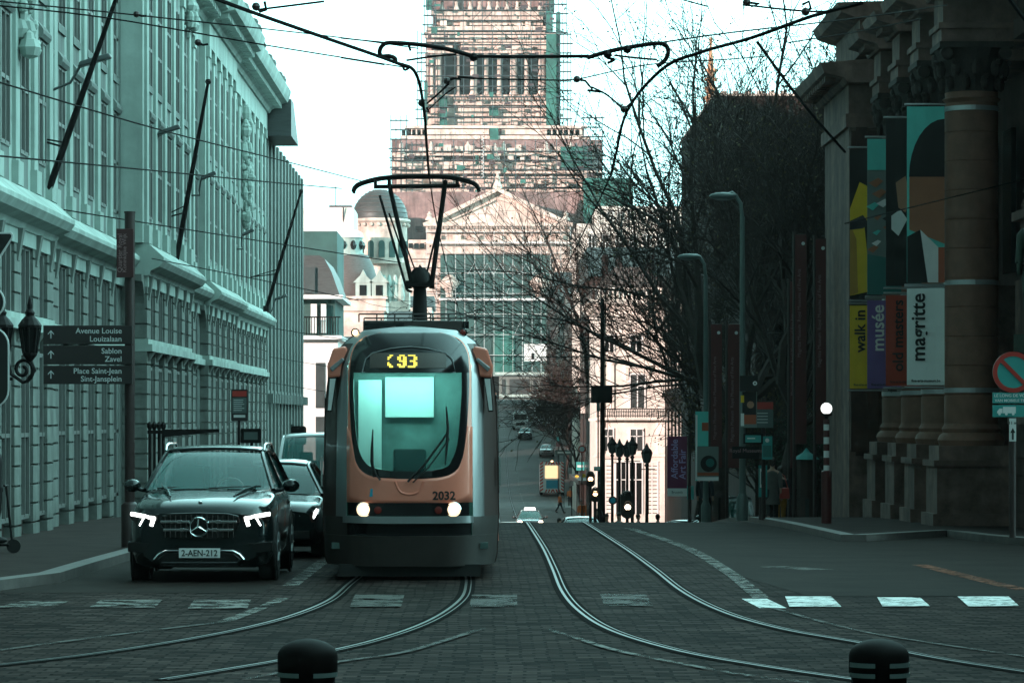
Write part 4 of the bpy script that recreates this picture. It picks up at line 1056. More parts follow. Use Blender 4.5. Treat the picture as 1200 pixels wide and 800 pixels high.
for s in (-1, 1): b = MB(); b.ball((s*0.66, 0.0, 0.80), 0.14, 12, 1, 0.5, 1); b.build('headlamp_lens', M['warm_on'], tx, smooth=60)
number_plate(tx, '', -0.05, 0.5)
far = [('silver_car', 'silver car half hidden by the crest behind the tram, lamps on', 'car', 598, 140, 'car_silver'),
       ('dark_estate', 'dark estate car sunk behind the crest between the two tracks', 'car', 683, 122, 'car_dark'),
       ('climbing_car', 'dark car climbing the far slope below the white van', 'car', 615.5, 430, 'car_dark'),
       ('kerbside_car', 'grey car parked at the far kerb beneath the coach', 'car', 641, 405, 'car_silver')]
for i, (nm, lb, ct, px, Y, pm) in enumerate(far):
    c = car(nm, lb, ct, (XX(px, Y), Y, G(Y+2)), L=4.5, W=0.90, top=1.47, hood=0.96, belt=1.0, ws0=1.2, ws1=2.0, rear0=3.5, rear1=4.3, paint=pm, roofw=0.56, wheel=0.33, clear=0.2, detail=False, rearlamps=True)
    if i == 0:
        for s in (-1, 1): b = MB(); b.box(s*0.5, s*0.85, 0.0, 0.05, 0.62, 0.74); b.build('headlamp_lens', M['drl_on'], c)
p1 = car('dark_saloon', 'dark saloon parked beyond the crest under the purple banner', 'car', (XX(788, 118), 118, G(121)), rz=R(-52), L=4.6, W=0.92, top=1.50, hood=0.98, belt=1.03, ws0=1.2, ws1=2.0, rear0=3.5, rear1=4.3, paint='car_dark', roofw=0.56, wheel=0.33, clear=0.2)
p2 = car('small_hatchback', 'small dark hatchback parked beside the dark saloon beyond the crest', 'car', (XX(766, 128), 128, G(130)), rz=R(-40), L=3.9, W=0.86, top=1.48, hood=0.98, belt=1.02, ws0=0.9, ws1=1.7, rear0=3.0, rear1=3.7, paint='car_black', roofw=0.54, wheel=0.31, clear=0.2)
p3 = car('dark_minivan', 'dark minivan with lit lamps behind the lamp post by the museum garden', 'van', (XX(858, 112), 112, G(114)), L=4.7, W=0.92, top=1.9, hood=1.1, belt=1.15, ws0=0.9, ws1=1.6, rear0=4.3, rear1=4.6, paint='car_black', roofw=0.75, wheel=0.34, clear=0.2)
for s in (-1, 1): b = MB(); b.box(s*0.5, s*0.8, -0.03, 0.03, 0.86, 0.96); b.build('headlamp_lens', M['warm_on'], p3)
# box vehicles
def box_vehicle(name, label, cat, loc, L, W, Ht, m, front='glass', rz=0):
    t = thing(name, label, cat, loc, rz); b = MB()
    pf = [(-W/2, 0.4), (W/2, 0.4), (W/2, Ht-0.25), (W/2-0.18, Ht), (-W/2+0.18, Ht), (-W/2, Ht-0.25)]
    b.prism_y(pf, 0, L); b.build('body', M[m], t, bevel=0.08)
    for yw in (1.2, L-1.4):
        for s in (-1, 1): b = MB(); b.lathe([(0.3, -0.14), (0.45, -0.14), (0.45, 0.14), (0.3, 0.14)], (s*(W/2-0.13), yw, 0.45), 16, 'x'); b.build('wheel', M['rubber'], t)
    return t
wv = box_vehicle('delivery_van', 'white delivery van driving down the far slope ahead of the coach', 'van', (XX(610, 448), 448, G(450)), 5.5, 2.0, 2.5, 'car_white')
b = MB(); b.box(-0.85, 0.85, -0.04, 0.02, 1.35, 2.1); b.build('windscreen', M['win_dark'], wv); b = MB(); b.box(-0.6, 0.6, -0.04, 0.02, 0.7, 1.0); b.build('grille', M['black'], wv)
co = box_vehicle('coach', 'pale coach with a broad windscreen coming down the far slope', 'coach', (XX(637, 455), 455, G(460)), 11, 2.5, 3.2, 'car_white')
b = MB(); b.box(-1.1, 1.1, -0.05, 0.02, 1.4, 2.75); b.build('windscreen', M['win_far'], co); b = MB(); b.box(-0.5, 0.5, -0.05, 0.02, 0.6, 0.9); b.build('grille', M['black'], co)
for s in (-1, 1): b = MB(); b.box(s*1.26, s*1.23, 0.6, 10.4, 1.5, 2.7); b.build('side_window', M['win_far'], co)
# maintenance truck with chevrons seen from behind
M['chev_r'] = mat('chevron_red', (0.62, 0.05, 0.04), 0.5, var=0.1); M['panel_lit'] = mat('lit_arrow_board', (1, 0.7, 0.3), 0.4, var=0, emit=(1, 0.66, 0.36), es=0.9)
tk = box_vehicle('maintenance_truck', 'road maintenance truck with red and white chevron border and bright board', 'truck', (XX(647, 340), 340, G(342)), 7, 2.45, 3.35, 'car_white')
def chev(t, W, z0, z1, y):
    a = MB(); c = MB(); a.box(-W/2, W/2, y-0.04, y, z0, z1)
    bd = a.build('chevron_board', M['white'], t)
    n = 9; w = 0.32
    for s in (-1, 1):
        for i in range(n):
            z = z0+0.05+(z1-z0-0.4)*i/(n-1); c.add([(s*W/2, y-0.055, z), (s*(W/2-w), y-0.055, z+0.22), (s*(W/2-w), y-0.055, z+0.40), (s*W/2, y-0.055, z+0.18)], [(0,1,2,3)])
    for i in range(6):
        x = -0.75+0.3*i; s = 1 if x < 0 else -1
        for zz in (z0, z1-0.3): c.add([(x, y-0.055, zz), (x+0.15, y-0.055, zz), (x+0.15+0.12*s, y-0.055, zz+0.3), (x+0.12*s, y-0.055, zz+0.3)], [(0,1,2,3)])
    c.build('chevron_stripe', M['chev_r'], bd, solid=0.004)
chev(tk, 2.5, 0.35, 3.5, -0.02)
b = MB(); b.box(-0.72, 0.72, -0.12, -0.07, 1.8, 3.1); b.build('arrow_board', M['panel_lit'], tk)
b = MB(); b.box(-0.62, 0.62, -0.11, -0.07, 0.75, 1.6); b.build('blue_panel', M['blue_l'], tk)
b = MB(); b.lathe([(0.12, 0), (0.12, 0.15), (0.05, 0.22)], (0, 0.6, 3.4), 10); b.build('beacon', M['amber_on'], tk)
# ================================================================ MUSEUM WITH COLUMNS AND BANNERS
mu = thing('museum', 'soot-brown museum front with four banded columns under stepped cornices', 'building', (12, 75, 0))
XW = 12.3
def mp(mb, n, m, par=None, **k):
    if par: return mb.build(n, m, par, **k)
    return bpart(mb, n, m, mu, **k)
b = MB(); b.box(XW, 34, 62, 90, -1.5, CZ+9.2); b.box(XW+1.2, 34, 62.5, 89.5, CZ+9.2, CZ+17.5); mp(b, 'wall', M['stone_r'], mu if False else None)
colY = [70, 73.7, 77.3, 81.0]
def zr(v): return CZ+v
col0 = None
for i, y in enumerate(colY):
    c = (10.36, y+0.0)
    b = MB(); r = 0.575
    prof = [(r*1.18, zr(-0.62)), (r*1.25, zr(-0.50)), (r*1.18, zr(-0.40)), (r*1.05, zr(-0.34)), (r*1.10, zr(-0.26)), (r, zr(-0.16))]
    z = -0.16
    while z < 6.6:                                   # drums with thin joints
        z2 = min(z+0.62, 6.72); rr = r*(1-0.02*max(0, z)/6)
        prof += [(rr, zr(z+0.02)), (rr, zr(z2-0.02)), (rr-0.018, zr(z2-0.012)), (rr-0.018, zr(z2+0.008))]; z = z2+0.001
    prof += [(r*1.08, zr(6.76)), (r*0.96, zr(6.80)), (r*0.98, zr(6.90))]
    b.lathe(prof, (c[0], c[1], 0), 40)
    col = mp(b, 'column', M['stone_c'], smooth=30)
    for zz in (6.55, 2.85, 0.56): b = MB(); b.lathe([(r+0.0, -0.05), (r+0.012, -0.05), (r+0.012, 0.05), (r, 0.05)], (c[0], c[1], zr(zz)), 40); b.build('metal_strap', M['t_silver'], col)
    # carved capital with leaves and corner scrolls
    b = MB(); b.lathe([(r*0.98, zr(6.9)), (r*1.02, zr(7.2)), (r*1.2, zr(7.55)), (r*1.4, zr(7.8))], (c[0], c[1], 0), 16)
    rr_ = random.Random(i)
    for ring, zz, n_, sz in ((0, 7.08, 10, 0.13), (1, 7.38, 10, 0.15)):
        for k in range(n_):
            a = 2*math.pi*(k+0.5*ring)/n_; rad = r*(1.08+0.16*ring); b.ball((c[0]+rad*math.cos(a), c[1]+rad*math.sin(a), zr(zz)), sz, 7, 0.7, 0.7, 1.3)
            b.ball((c[0]+(rad+0.09)*math.cos(a), c[1]+(rad+0.09)*math.sin(a), zr(zz+0.13)), 0.065, 6)
    for sx_ in (-1, 1):
        for sy_ in (-1, 1): b.lathe([(0.13, -0.12), (0.15, 0), (0.13, 0.12)], (c[0]+sx_*0.62, c[1]+sy_*0.62, zr(7.68)), 12, 'y')
    b.box(c[0]-0.78, c[0]+0.78, c[1]-0.78, c[1]+0.78, zr(7.80), zr(7.92)); mp(b, 'capital', M['carved_r'])
    # pedestal
    b = MB(); b.box(c[0]-0.85, XW+0.1, c[1]-0.85, c[1]+0.85, -1.3, zr(-1.05)); b.box(c[0]-0.92, XW+0.1, c[1]-0.92, c[1]+0.92, zr(-1.05), zr(-0.92)); b.box(c[0]-0.8, c[0]+0.8, c[1]-0.8, c[1]+0.8, zr(-0.92), zr(-0.62)); b.box(c[0]-0.95, XW+0.1, c[1]-0.95, c[1]+0.95, -1.3, zr(-2.05))
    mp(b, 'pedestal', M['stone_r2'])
    # entablature block over the column
    b = MB(); y0, y1 = y-0.72, y+0.72; x0 = 9.62
    b.box(x0, XW+0.1, y0, y1, zr(7.92), zr(8.2)); b.box(x0-0.06, XW+0.1, y0-0.06, y1+0.06, zr(8.2), zr(8.32)); b.box(x0+0.04, XW+0.1, y0+0.04, y1-0.04, zr(8.32), zr(8.95))
    b.prism_y([(XW+0.1, zr(8.95)), (x0-0.05, zr(8.95)), (x0-0.12, zr(9.08)), (x0-0.55, zr(9.2)), (x0-0.62, zr(9.42)), (XW+0.1, zr(9.5))], y0-0.5, y1+0.5)
    for k in range(5): b.box(x0-0.35, x0-0.05, y0+0.12+0.28*k, y0+0.26+0.28*k, zr(9.0), zr(9.14))
    for k in range(7): b.box(x0+0.1+0.3*k, x0+0.24+0.3*k, y0-0.3, y0, zr(9.0), zr(9.14))
    b.box(x0+0.3, XW+0.1, y0+0.1, y1-0.1, zr(9.5), zr(10.6)); b.box(x0+0.2, XW+0.1, y0, y1, zr(10.6), zr(10.8))
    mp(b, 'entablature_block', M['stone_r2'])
b = MB()                                              # continuous entablature on the wall
b.box(XW-0.35, XW+0.1, 66.5, 84, zr(7.92), zr(8.3)); b.box(XW-0.3, XW+0.1, 66.5, 84, zr(8.3), zr(8.95)); b.prism_y([(XW+0.1, zr(8.95)), (XW-0.4, zr(8.95)), (XW-0.95, zr(9.2)), (XW-1.0, zr(9.4)), (XW+0.1, zr(9.5))], 66.5, 84)
mp(b, 'entablature', M['stone_r2'])
b = MB()                                              # far corner pavilion
b.box(9.3, XW+0.1, 84, 90, -3, zr(7.4)); b.box(9.2, XW+0.1, 83.9, 90.1, zr(7.4), zr(7.75)); b.box(9.28, XW+0.1, 83.96, 90.05, zr(7.75), zr(8.5))
b.prism_y([(XW+0.1, zr(8.5)), (9.2, zr(8.5)), (9.1, zr(8.62)), (8.6, zr(8.75)), (8.5, zr(9.0)), (XW+0.1, zr(9.3))], 83.4, 90.6)
b.box(9.6, XW+0.1, 84.2, 90, zr(9.3), zr(10.3)); b.prism_y([(XW+0.1, zr(10.2)), (9.5, zr(10.2)), (9.1, zr(10.35)), (8.98, zr(10.6)), (XW+0.1, zr(10.7))], 83.9, 90.2)
for k in range(11): b.box(8.68, 8.95, 84.0+0.56*k, 84.28+0.56*k, zr(8.58), zr(8.72))
mp(b, 'corner_pavilion', M['stone_r2'])
b = MB(); b.prism_z([(9.45, 83.9), (9.75, 83.9), (9.75, 83.8), (9.45, 83.8)], zr(-1), zr(7.4)); 
for k in range(7): b.box(9.32+0.42*k, 9.32+0.42*k+0.30, 83.78, 83.95, zr(-1.0+1.15*k) if False else zr(-0.9), zr(7.3))
mp(b, 'pilaster_strip', M['stone_r'])
b = MB()                                              # right-hand bay nearer the viewer: niche, brackets, pediment
b.box(XW-1.3, XW+0.1, 62, 68.3, -1.5, zr(1.2)); b.box(XW-0.9, XW+0.1, 62, 68.0, zr(1.2), zr(7.9))
b.box(XW-1.25, XW+0.1, 61.8, 68.7, zr(7.9), zr(8.3)); b.box(XW-1.2, XW+0.1, 61.8, 68.6, zr(8.3), zr(9.0)); b.box(XW-1.9, XW+0.1, 61.4, 69.2, zr(9.0), zr(9.4))
mp(b, 'near_bay', M['stone_r'])
b = MB()
b.box(XW-1.15, XW-0.85, 66.9, 67.25, zr(1.3), zr(6.0)); b.box(XW-1.5, XW-0.8, 63.4, 67.4, zr(4.0), zr(4.18)); b.box(XW-1.35, XW-0.8, 63.6, 67.2, zr(3.75), zr(4.0)); b.prism_x([(63.5, zr(4.6)), (65.4, zr(5.3)), (67.3, zr(4.6))], XW-1.3, XW-0.8)
for k in range(8): b.ball((XW-1.2, 63.6+0.52*k, zr(4.32)), 0.13, 8, 1, 1, 1.4)
b.box(XW-1.6, XW-0.8, 64.2, 67.3, zr(-0.15), zr(0.15))
mp(b, 'window_hood', M['stone_r2'])
b = MB()
for k in range(9):                                    # coursed basement
    b.box(XW-1.34, XW-1.0, 62.0, 68.35, -0.8+0.36*k, -0.8+0.36*k+0.32)
mp(b, 'basement_course', M['stone_r'])
for y0, y1 in ((70.9, 72.9), (74.6, 76.5), (78.2, 80.1), (82, 83.9)):
    b = MB(); b.prism_x([(y0, -1.6), (y1, -1.6), (y1, zr(-1.3)), (y1-0.4, zr(-1.3)), (y1-0.4, zr(3.0)), (y0+0.4, zr(3.0)), (y0+0.4, zr(-1.3)), (y0, zr(-1.3))], XW-0.6, XW+0.1); mp(b, 'basement_panel', M['stone_r2'])
for y in (71.9, 75.5, 79.2): b = MB(); b.box(XW-0.31, XW-0.2, y-0.65, y+0.65, zr(3.3), zr(6.6)); mp(b, 'window', M['win_dark'])
# ---- banners
M['cream_ban'] = mat('banner_pale_cyan', (0.88, 0.93, 0.91), 0.7, var=0.03)
cols = {'ban_teal': (0.12, 0.60, 0.54), 'ban_black': (0.012, 0.010, 0.010), 'ban_brown': (0.36, 0.14, 0.075), 'ban_yel': (0.85, 0.55, 0.03), 'ban_violet': (0.19, 0.11, 0.32), 'ban_red': (0.42, 0.05, 0.025), 'ban_rust': (0.40, 0.09, 0.04), 'ban_white': (0.80, 0.78, 0.77), 'ban_grey': (0.17, 0.21, 0.20), 'ban_ochre': (0.50, 0.27, 0.05), 'ban_skin': (0.45, 0.22, 0.14), 'ban_purple': (0.16, 0.02, 0.075), 'ban_lilac': (0.45, 0.33, 0.62), 'ban_dteal': (0.03, 0.16, 0.15)}
for k, c in cols.items(): M[k] = mat(k.replace('ban_', 'banner_'), c, 0.7, var=0.10, scale=2)
def shape(par, name, m, poly, d, o):                  # flat printed field on the front of a banner; poly in (u, z) metres
    b = MB(); b.prism_y(poly, o-0.006*d-0.004, o-0.006*d); return b.build(name, M[m], par)
def banner(name, label, x0, x1, y, z0, z1, m, rods=True, cat='banner', group=None):
    t = thing(name, label, cat, ((x0+x1)/2, y, z0), 0, group); w = (x1-x0)/2; h = z1-z0
    b = MB(); n = 8
    for k in (0,): b.prism_z([(-w, 0.01), (-w*0.5, 0.018), (0, 0.01), (w*0.5, 0.018), (w, 0.01), (w, 0.03), (w*0.5, 0.036), (0, 0.03), (-w*0.5, 0.036), (-w, 0.03)], 0, h)
    b.build('cloth', M[m], t)
    for z in (-0.05, h+0.05): b = MB(); b.tube([(-w-0.05, 0.03, z), (w+0.22, 0.03, z)], 0.022, 8); b.build('rod', M['t_silver'], t)
    return t, w, h
BZ = [(125, 332, 338, 451), (None,)*4, ]
def zy(py, Y): return CZ+(VY-py)*Y/F
bx0, bx1 = 8.98, 9.78
Y1 = 69.95
names = [('magritte_banner',)]
# nearest column: picture banner above, pale cyan lettered banner below
t, w, h = banner('picture_banner', 'tall picture banner in teal, black and tan hanging before the nearest column', bx0, bx1, Y1, zy(331, Y1), zy(125, Y1), 'ban_teal')
n = 14
shape(t, 'dark_field', 'ban_black', [(-w*0.90, h*0.60), (w, h*0.60), (w, h*0.93)]+[(w*1.0-1.9*w*math.sin(math.pi/2*k/8)*1.0, h*0.60+h*0.33*math.cos(math.pi/2*k/8)) for k in range(0, 9)], 1, 0)
shape(t, 'tan_field', 'ban_brown', [(-w*0.88, h*0.60), (-w*0.88, h*0.30), (w, h*0.22), (w, h*0.60)], 1.2, 0)
shape(t, 'dark_field', 'ban_black', [(-w, 0), (w*0.1, 0), (-w*0.3, h*0.30), (-w, h*0.26)], 2, 0)
shape(t, 'pale_field', 'ban_white', [(w*0.1, 0), (w*0.66, 0), (w*0.66, h*0.20), (-w*0.3, h*0.30)], 2.2, 0)
shape(t, 'rust_field', 'ban_rust', [(w*0.66, 0), (w, 0), (w, h*0.20), (w*0.66, h*0.20)], 2.8, 0)
def lettered(name, label, Y, ztop_px, zbot_px, m, words_, tm, x0=bx0, x1=bx1, foot=True):
    t, w, h = banner(name, label, x0, x1, Y, zy(zbot_px, Y), zy(ztop_px, Y), m)
    for (s_, size, ux, vz, mm) in words_:
        text('lettering', s_, size, M[mm], t, (ux*w, -0.012, vz*h), (math.pi/2, -math.pi/2, 0), align='RIGHT' if vz > 0.8 else 'CENTER', bold=size*0.018)
    if foot:
        text('web_address', 'fine-arts-museum.be', 0.075, M[tm], t, (0, -0.012, 0.09), bold=0.002)
    return t
lettered('lettered_banner', 'pale cyan banner lettered magritte below the teal picture banner', Y1, 338, 451, 'cream_ban', [('magritte', 0.43, -0.38, 0.95, 'ban_black')], 'ban_black')
Y2 = colY[1]-0.05
t, w, h = banner('picture_banner', 'near-black picture banner with a small tan and white patch, second from the near column', bx0, bx1, Y2, zy(335, Y2), zy(140, Y2), 'ban_black')
shape(t, 'tan_field', 'ban_skin', [(-w*0.45, h*0.62), (w*0.1, h*0.66), (w*0.35, h*0.52), (w*0.1, h*0.44), (-w*0.3, h*0.47)], 1, 0)
shape(t, 'pale_field', 'ban_white', [(-w*0.7, h*0.42), (-w*0.2, h*0.46), (w*0.2, h*0.40), (-w*0.3, h*0.30), (-w*0.7, h*0.34)], 1.5, 0)
lettered('lettered_banner', 'rust red banner with black lettering old masters behind the pale cyan one', Y2, 346, 452, 'ban_red', [('old masters', 0.34, -0.30, 0.95, 'ban_black'), ('museum', 0.33, 0.52, 0.95, 'ban_lilac')], 'ban_black')
Y3 = colY[2]-0.05
t, w, h = banner('picture_banner', 'grey-green mottled picture banner, third from the near column', bx0, bx1, Y3, zy(345, Y3), zy(163, Y3), 'ban_grey')
shape(t, 'teal_field', 'ban_teal', [(-w, h*0.80), (w, h*0.80), (w, h), (-w, h)], 1, 0)
shape(t, 'teal_field', 'ban_dteal', [(-w, 0), (w, 0), (w, h*0.22), (-w, h*0.26)], 1, 0)
rr_ = random.Random(4)
for k in range(16):
    u = rr_.uniform(-0.8, 0.6)*w; v = rr_.uniform(0.28, 0.75)*h; a = rr_.uniform(0.06, 0.2)
    shape(t, 'mottled_patch', rr_.choice(['ban_dteal', 'ban_white', 'ban_brown', 'ban_black', 'ban_teal']), [(u-a, v), (u, v-a*0.6), (u+a, v+0.05), (u+a*0.3, v+a*0.7)], 1.4+k*0.12, 0)
lettered('lettered_banner', 'violet banner with white lettering musee behind the rust red one', Y3, 352, 455, 'ban_violet', [('mus\u00e9e', 0.42, -0.35, 0.95, 'ban_white'), ('fin de si\u00e8cle', 0.30, 0.5, 0.30, 'ban_black')], 'ban_black')
Y4 = colY[3]-0.05
t, w, h = banner('picture_banner', 'black picture banner with golden yellow figure-like field, most distant of the four', bx0, bx1, Y4, zy(350, Y4), zy(175, Y4), 'ban_black')
t['label'] = 'black picture banner with a golden yellow field, hung on the most distant column'
shape(t, 'yellow_field', 'ban_yel', [(-w, h*0.60), (-w*0.4, h*0.78), (w*0.3, h*0.74), (w*0.4, h*0.55), (-w*0.1, h*0.48), (w*0.3, h*0.05), (-w, h*0.02)], 1, 0)
shape(t, 'ochre_field', 'ban_ochre', [(-w, h*0.02), (-w*0.5, h*0.04), (-w*0.6, h*0.4), (-w, h*0.5)], 1.6, 0)
shape(t, 'dark_bar', 'ban_black', [(-w, h*0.52), (-w*0.2, h*0.56), (w*0.2, h*0.50), (-w*0.2, h*0.47), (-w, h*0.46)], 2.2, 0)
lettered('lettered_banner', 'yellow banner with black lettering walk in, most distant of the lettered four', Y4, 358, 455, 'ban_yel', [('walk in', 0.37, -0.35, 0.95, 'ban_black')], 'ban_black')

cw = thing('shade_court_wing', 'tall plain brown wing added out of view to shade the pale building opposite', 'building', (17, 108, 0))
b = MB(); b.box(16.5, 36, 90.5, 127, -3, CZ+15); b.box(16.2, 36, 90.4, 127.2, CZ+15, CZ+15.6); bpart(b, 'wall', M['brown_b'], cw)  # hidden mass added to hold low skylight off the opposite facade
sp2 = thing('shade_palace', 'brown palace front added out of view to shade the facade across the street', 'building', (30, 20, 0))
b = MB(); b.box(19, 50, -20, 47, -1, 17); b.box(18.6, 50, -20.3, 47.3, 17, 17.8); bpart(b, 'wall', M['brown_b'], sp2)  # unseen block added to darken the lower facade and the road
wf2 = mk_frame(0, 2.6, 0.6).build('window', M['win_dark']); wf2.parent = sp2; wf2.matrix_parent_inverse = Matrix.Translation(-sp2.location); wf2.location = (19.4, -16, 3); wf2.rotation_euler = (0, 0, R(180))
for i in range(1, 39): cp(wf2, (19.4, -16+(i%13)*4.8, 3+4.6*(i//13)))
# ================================================================ COURTHOUSE ON THE HILL (wrapped in scaffolding)
ph = thing('courthouse', 'huge stone courthouse with pediment and columned tower under repair on the hill', 'building', (XX(583, 680), 690, G(680)))
def hp(mb, n, m, par=None, **k):
    return bpart(mb, n, m, ph, **k)
def pb(mb, x0, x1, y0, y1, Y, D, s=None):            # box from photo pixels at distance Y, depth D
    mb.box(XX(x0, Y), XX(x1, Y), Y, Y+D, ZZ(y1, Y), ZZ(y0, Y))
b = MB()
pb(b, 499, 656, 38, 150, 712, 26); pb(b, 507, 647, -60, 40, 716, 18); pb(b, 476, 684, 147, 168, 706, 36); pb(b, 459, 706, 164, 265, 698, 60); pb(b, 440, 740, 225, 480, 690, 60)
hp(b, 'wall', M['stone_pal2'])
rr = random.Random(11)
def ledges(mb, rows, Y):
    for (y0, y1, x0, x1, pr) in rows: mb.box(XX(x0, Y), XX(x1, Y), Y-pr, Y+1.0, ZZ(y1, Y), ZZ(y0, Y))
b = MB()
ledges(b, [(13, 19, 505, 640, 1.2), (20, 30, 512, 636, .5), (32, 37, 500, 648, 1.6), (38, 45, 497, 652, .9), (50, 59, 540, 645, .5), (48, 50, 499, 656, 1.4), (60, 63, 499, 656, 1.0), (112, 121, 499, 650, 1.3), (122, 124, 497, 656, 1.9), (125, 133, 505, 573, .7), (125, 133, 585, 650, .7), (134, 137, 495, 660, 1.6), (138, 147, 500, 655, .8)], 712)
ledges(b, [(148, 151, 474, 688, 1.5), (152, 158, 482, 573, .7), (152, 158, 588, 682, .7), (160, 164, 470, 692, 1.9), (165, 171, 466, 695, 1.0)], 706)
ledges(b, [(180, 183, 459, 706, 1.4), (190, 197, 459, 700, .8), (201, 204, 459, 706, 1.5), (207, 216, 465, 700, .6), (222, 226, 459, 706, 1.3), (232, 240, 470, 520, .8), (245, 250, 462, 520, 1.3), (232, 240, 645, 706, .8), (245, 250, 645, 706, 1.3)], 698)
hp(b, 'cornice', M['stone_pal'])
for i in range(12):                                   # tower colonnade
    px = [500, 506, 514, 537, 555, 570, 585, 602, 617, 635, 643, 651][i]; w = [2, 2, 3.4, 1.6, 4.2, 2.6, 2.6, 4.4, 2.6, 4.4, 1.6, 1.6][i]
    b = MB(); Y = 709.5; b.lathe([(w/5.4*1.25, ZZ(111, Y)), (w/5.4*1.2, ZZ(109, Y)), (w/5.4, ZZ(108.5, Y)), (w/5.4*0.9, ZZ(67, Y)), (w/5.4*1.3, ZZ(64, Y)), (w/5.4*1.3, ZZ(63, Y))], (XX(px, Y), Y+1, 0), 12)
    hp(b, 'column', M['stone_pal'], smooth=40)
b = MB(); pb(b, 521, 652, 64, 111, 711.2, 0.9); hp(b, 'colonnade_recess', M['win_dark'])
b = MB()                                              # pinnacles and statues along the tiers
def fig(mb, px, py, Y, h, w=0.5): X = XX(px, Y); Z = ZZ(py, Y); mb.lathe([(w, 0), (w*0.9, h*0.2), (w*0.45, h*0.5), (w*0.62, h*0.72), (w*0.25, h*0.82), (w*0.32, h*0.92), (0.02, h)], (X, Y, Z), 8)
for px in (518, 535, 551, 562, 573, 583, 594, 606, 620, 633): fig(b, px, 13, 711, 2.6, 0.6)
for px in (470, 505, 548, 590, 640, 668): fig(b, px, 180, 696.5, 2.6, 0.8)
fig(b, 580, 189, 694, 3.8, 1.1); b.box(XX(567, 694), XX(592, 694), 693, 695, ZZ(190, 694), ZZ(188.5, 694))
for px in (500, 530, 560, 575, 600, 632, 648, 660, 690): fig(b, px, 200, 697, 1.9, 0.5)
for c_ in comps(b): hp(c_, 'statue', M['stone_pal'])
b = MB()
for i in range(150):
    px = rr.uniform(462, 702); py = rr.choice([178, 189, 200, 214, 221, 231, 243]); Y = 697.0; w = rr.uniform(0.2, 1.1)
    X = XX(px, Y); Z = ZZ(py, Y); b.box(X-w, X+w, Y-rr.uniform(.3, 1.6), Y+1, Z, Z+rr.uniform(.4, 1.6))
for i in range(60):
    px = rr.uniform(503, 650); py = rr.choice([31, 47, 59, 124, 137, 147]); Y = 711.2; w = rr.uniform(0.2, 0.8); X = XX(px, Y); Z = ZZ(py, Y); b.box(X-w, X+w, Y-rr.uniform(.3, 1.4), Y+1, Z, Z+rr.uniform(.4, 1.3))
for k in range(22): X = XX(503+7*k, 711); b.tube([(X-0.6, 710.6, ZZ(121, 711)), (X, 710.4, ZZ(112.5, 711)), (X+0.6, 710.6, ZZ(121, 711))], 0.35, 5)
tag(hp(b, 'carved_moulding', M['stone_pal']), kind='stuff')
for (x0_, x1_, y0_, y1_, Y_) in [(508, 540, 20, 30, 715.3), (600, 640, 22, 30, 715.3), (505, 538, 51, 59, 711.3), (470, 500, 152, 159, 705.3), (640, 680, 152, 159, 705.3), (463, 474, 184, 200, 697.5), (480, 500, 184, 189, 697.5), (505, 528, 184, 189, 697.5), (600, 640, 184, 189, 697.5), (508, 540, 205, 213, 697.5), (612, 650, 205, 213, 697.5), (660, 690, 184, 200, 697.5), (466, 500, 216, 221, 697.5), (660, 700, 216, 222, 697.5), (475, 498, 226, 231, 697.5), (500, 660, 252, 261, 697.5), (486, 497, 265, 272, 670), (478, 498, 285, 291, 670)]:
    n_ = max(1, int((x1_-x0_)/6)); 
    for k in range(n_): b = MB(); xa = x0_+(x1_-x0_)*k/n_; pb(b, xa+0.8, xa+(x1_-x0_)/n_-0.8, y0_, y1_, Y_, 0.5); hp(b, 'window', M['win_dark'])
# portico
Yp = 668
b = MB(); 
def pt2(px, py): return (XX(px, Yp), ZZ(py, Yp))
b.prism_y([pt2(499, 262), pt2(503, 257), pt2(583, 221), pt2(663, 257), pt2(668, 262)], Yp+1.5, Yp+20)
hp(b, 'pediment', M['stone_pal'])
b = MB()
for s in (-1, 1):
    b.prism_y([pt2(583+s*88, 262), pt2(583, 219.5), pt2(583, 224), pt2(583+s*76, 262)], Yp-0.2, Yp+1.6)
    b.prism_y([pt2(583+s*58, 258), pt2(583+s*4, 234), pt2(583+s*4, 235.5), pt2(583+s*54, 258)], Yp+0.9, Yp+1.6)
b.box(*[XX(x, Yp) for x in (496, 671)], Yp-0.4, Yp+1.8, ZZ(265, Yp), ZZ(261, Yp))
fig(b, 583, 221, Yp+1, 3.2, 1.0); 
for s in (-1, 1): fig(b, 583+s*80, 258, Yp+1, 1.8, 0.8)
hp(b, 'pediment_moulding', M['stone_pal'])
b = MB()
b.box(XX(499, Yp), XX(668, Yp), Yp+0.6, Yp+6, ZZ(272, Yp), ZZ(265, Yp)); b.box(XX(497, Yp), XX(670, Yp), Yp+0.2, Yp+6, ZZ(284, Yp), ZZ(281, Yp)); b.box(XX(500, Yp), XX(668, Yp), Yp+1.2, Yp+6, ZZ(297, Yp), ZZ(284.2, Yp)); b.box(XX(500, Yp), XX(668, Yp), Yp+2.2, Yp+6, ZZ(281, Yp), ZZ(272.3, Yp))
for px in (512, 535, 557, 583, 607, 632, 655): b.box(XX(px-5, Yp), XX(px+5, Yp), Yp+0.9, Yp+3, ZZ(281, Yp), ZZ(275, Yp))
k = 500
while k < 666: b.box(XX(k, Yp), XX(k+1.6, Yp), Yp+0.0, Yp+1, ZZ(268, Yp), ZZ(265.2, Yp)); k += 3.4
hp(b, 'entablature', M['stone_pal'])
for px in (531, 552, 573, 594, 615, 636):
    b = MB(); Y = Yp+4; b.lathe([(1.1, ZZ(470, Y)), (0.95, ZZ(466, Y)), (0.82, ZZ(310, Y)), (1.15, ZZ(302, Y)), (1.15, ZZ(297, Y))], (XX(px, Y), Y, 0), 14); hp(b, 'portico_column', M['stone_pal2'], smooth=40)
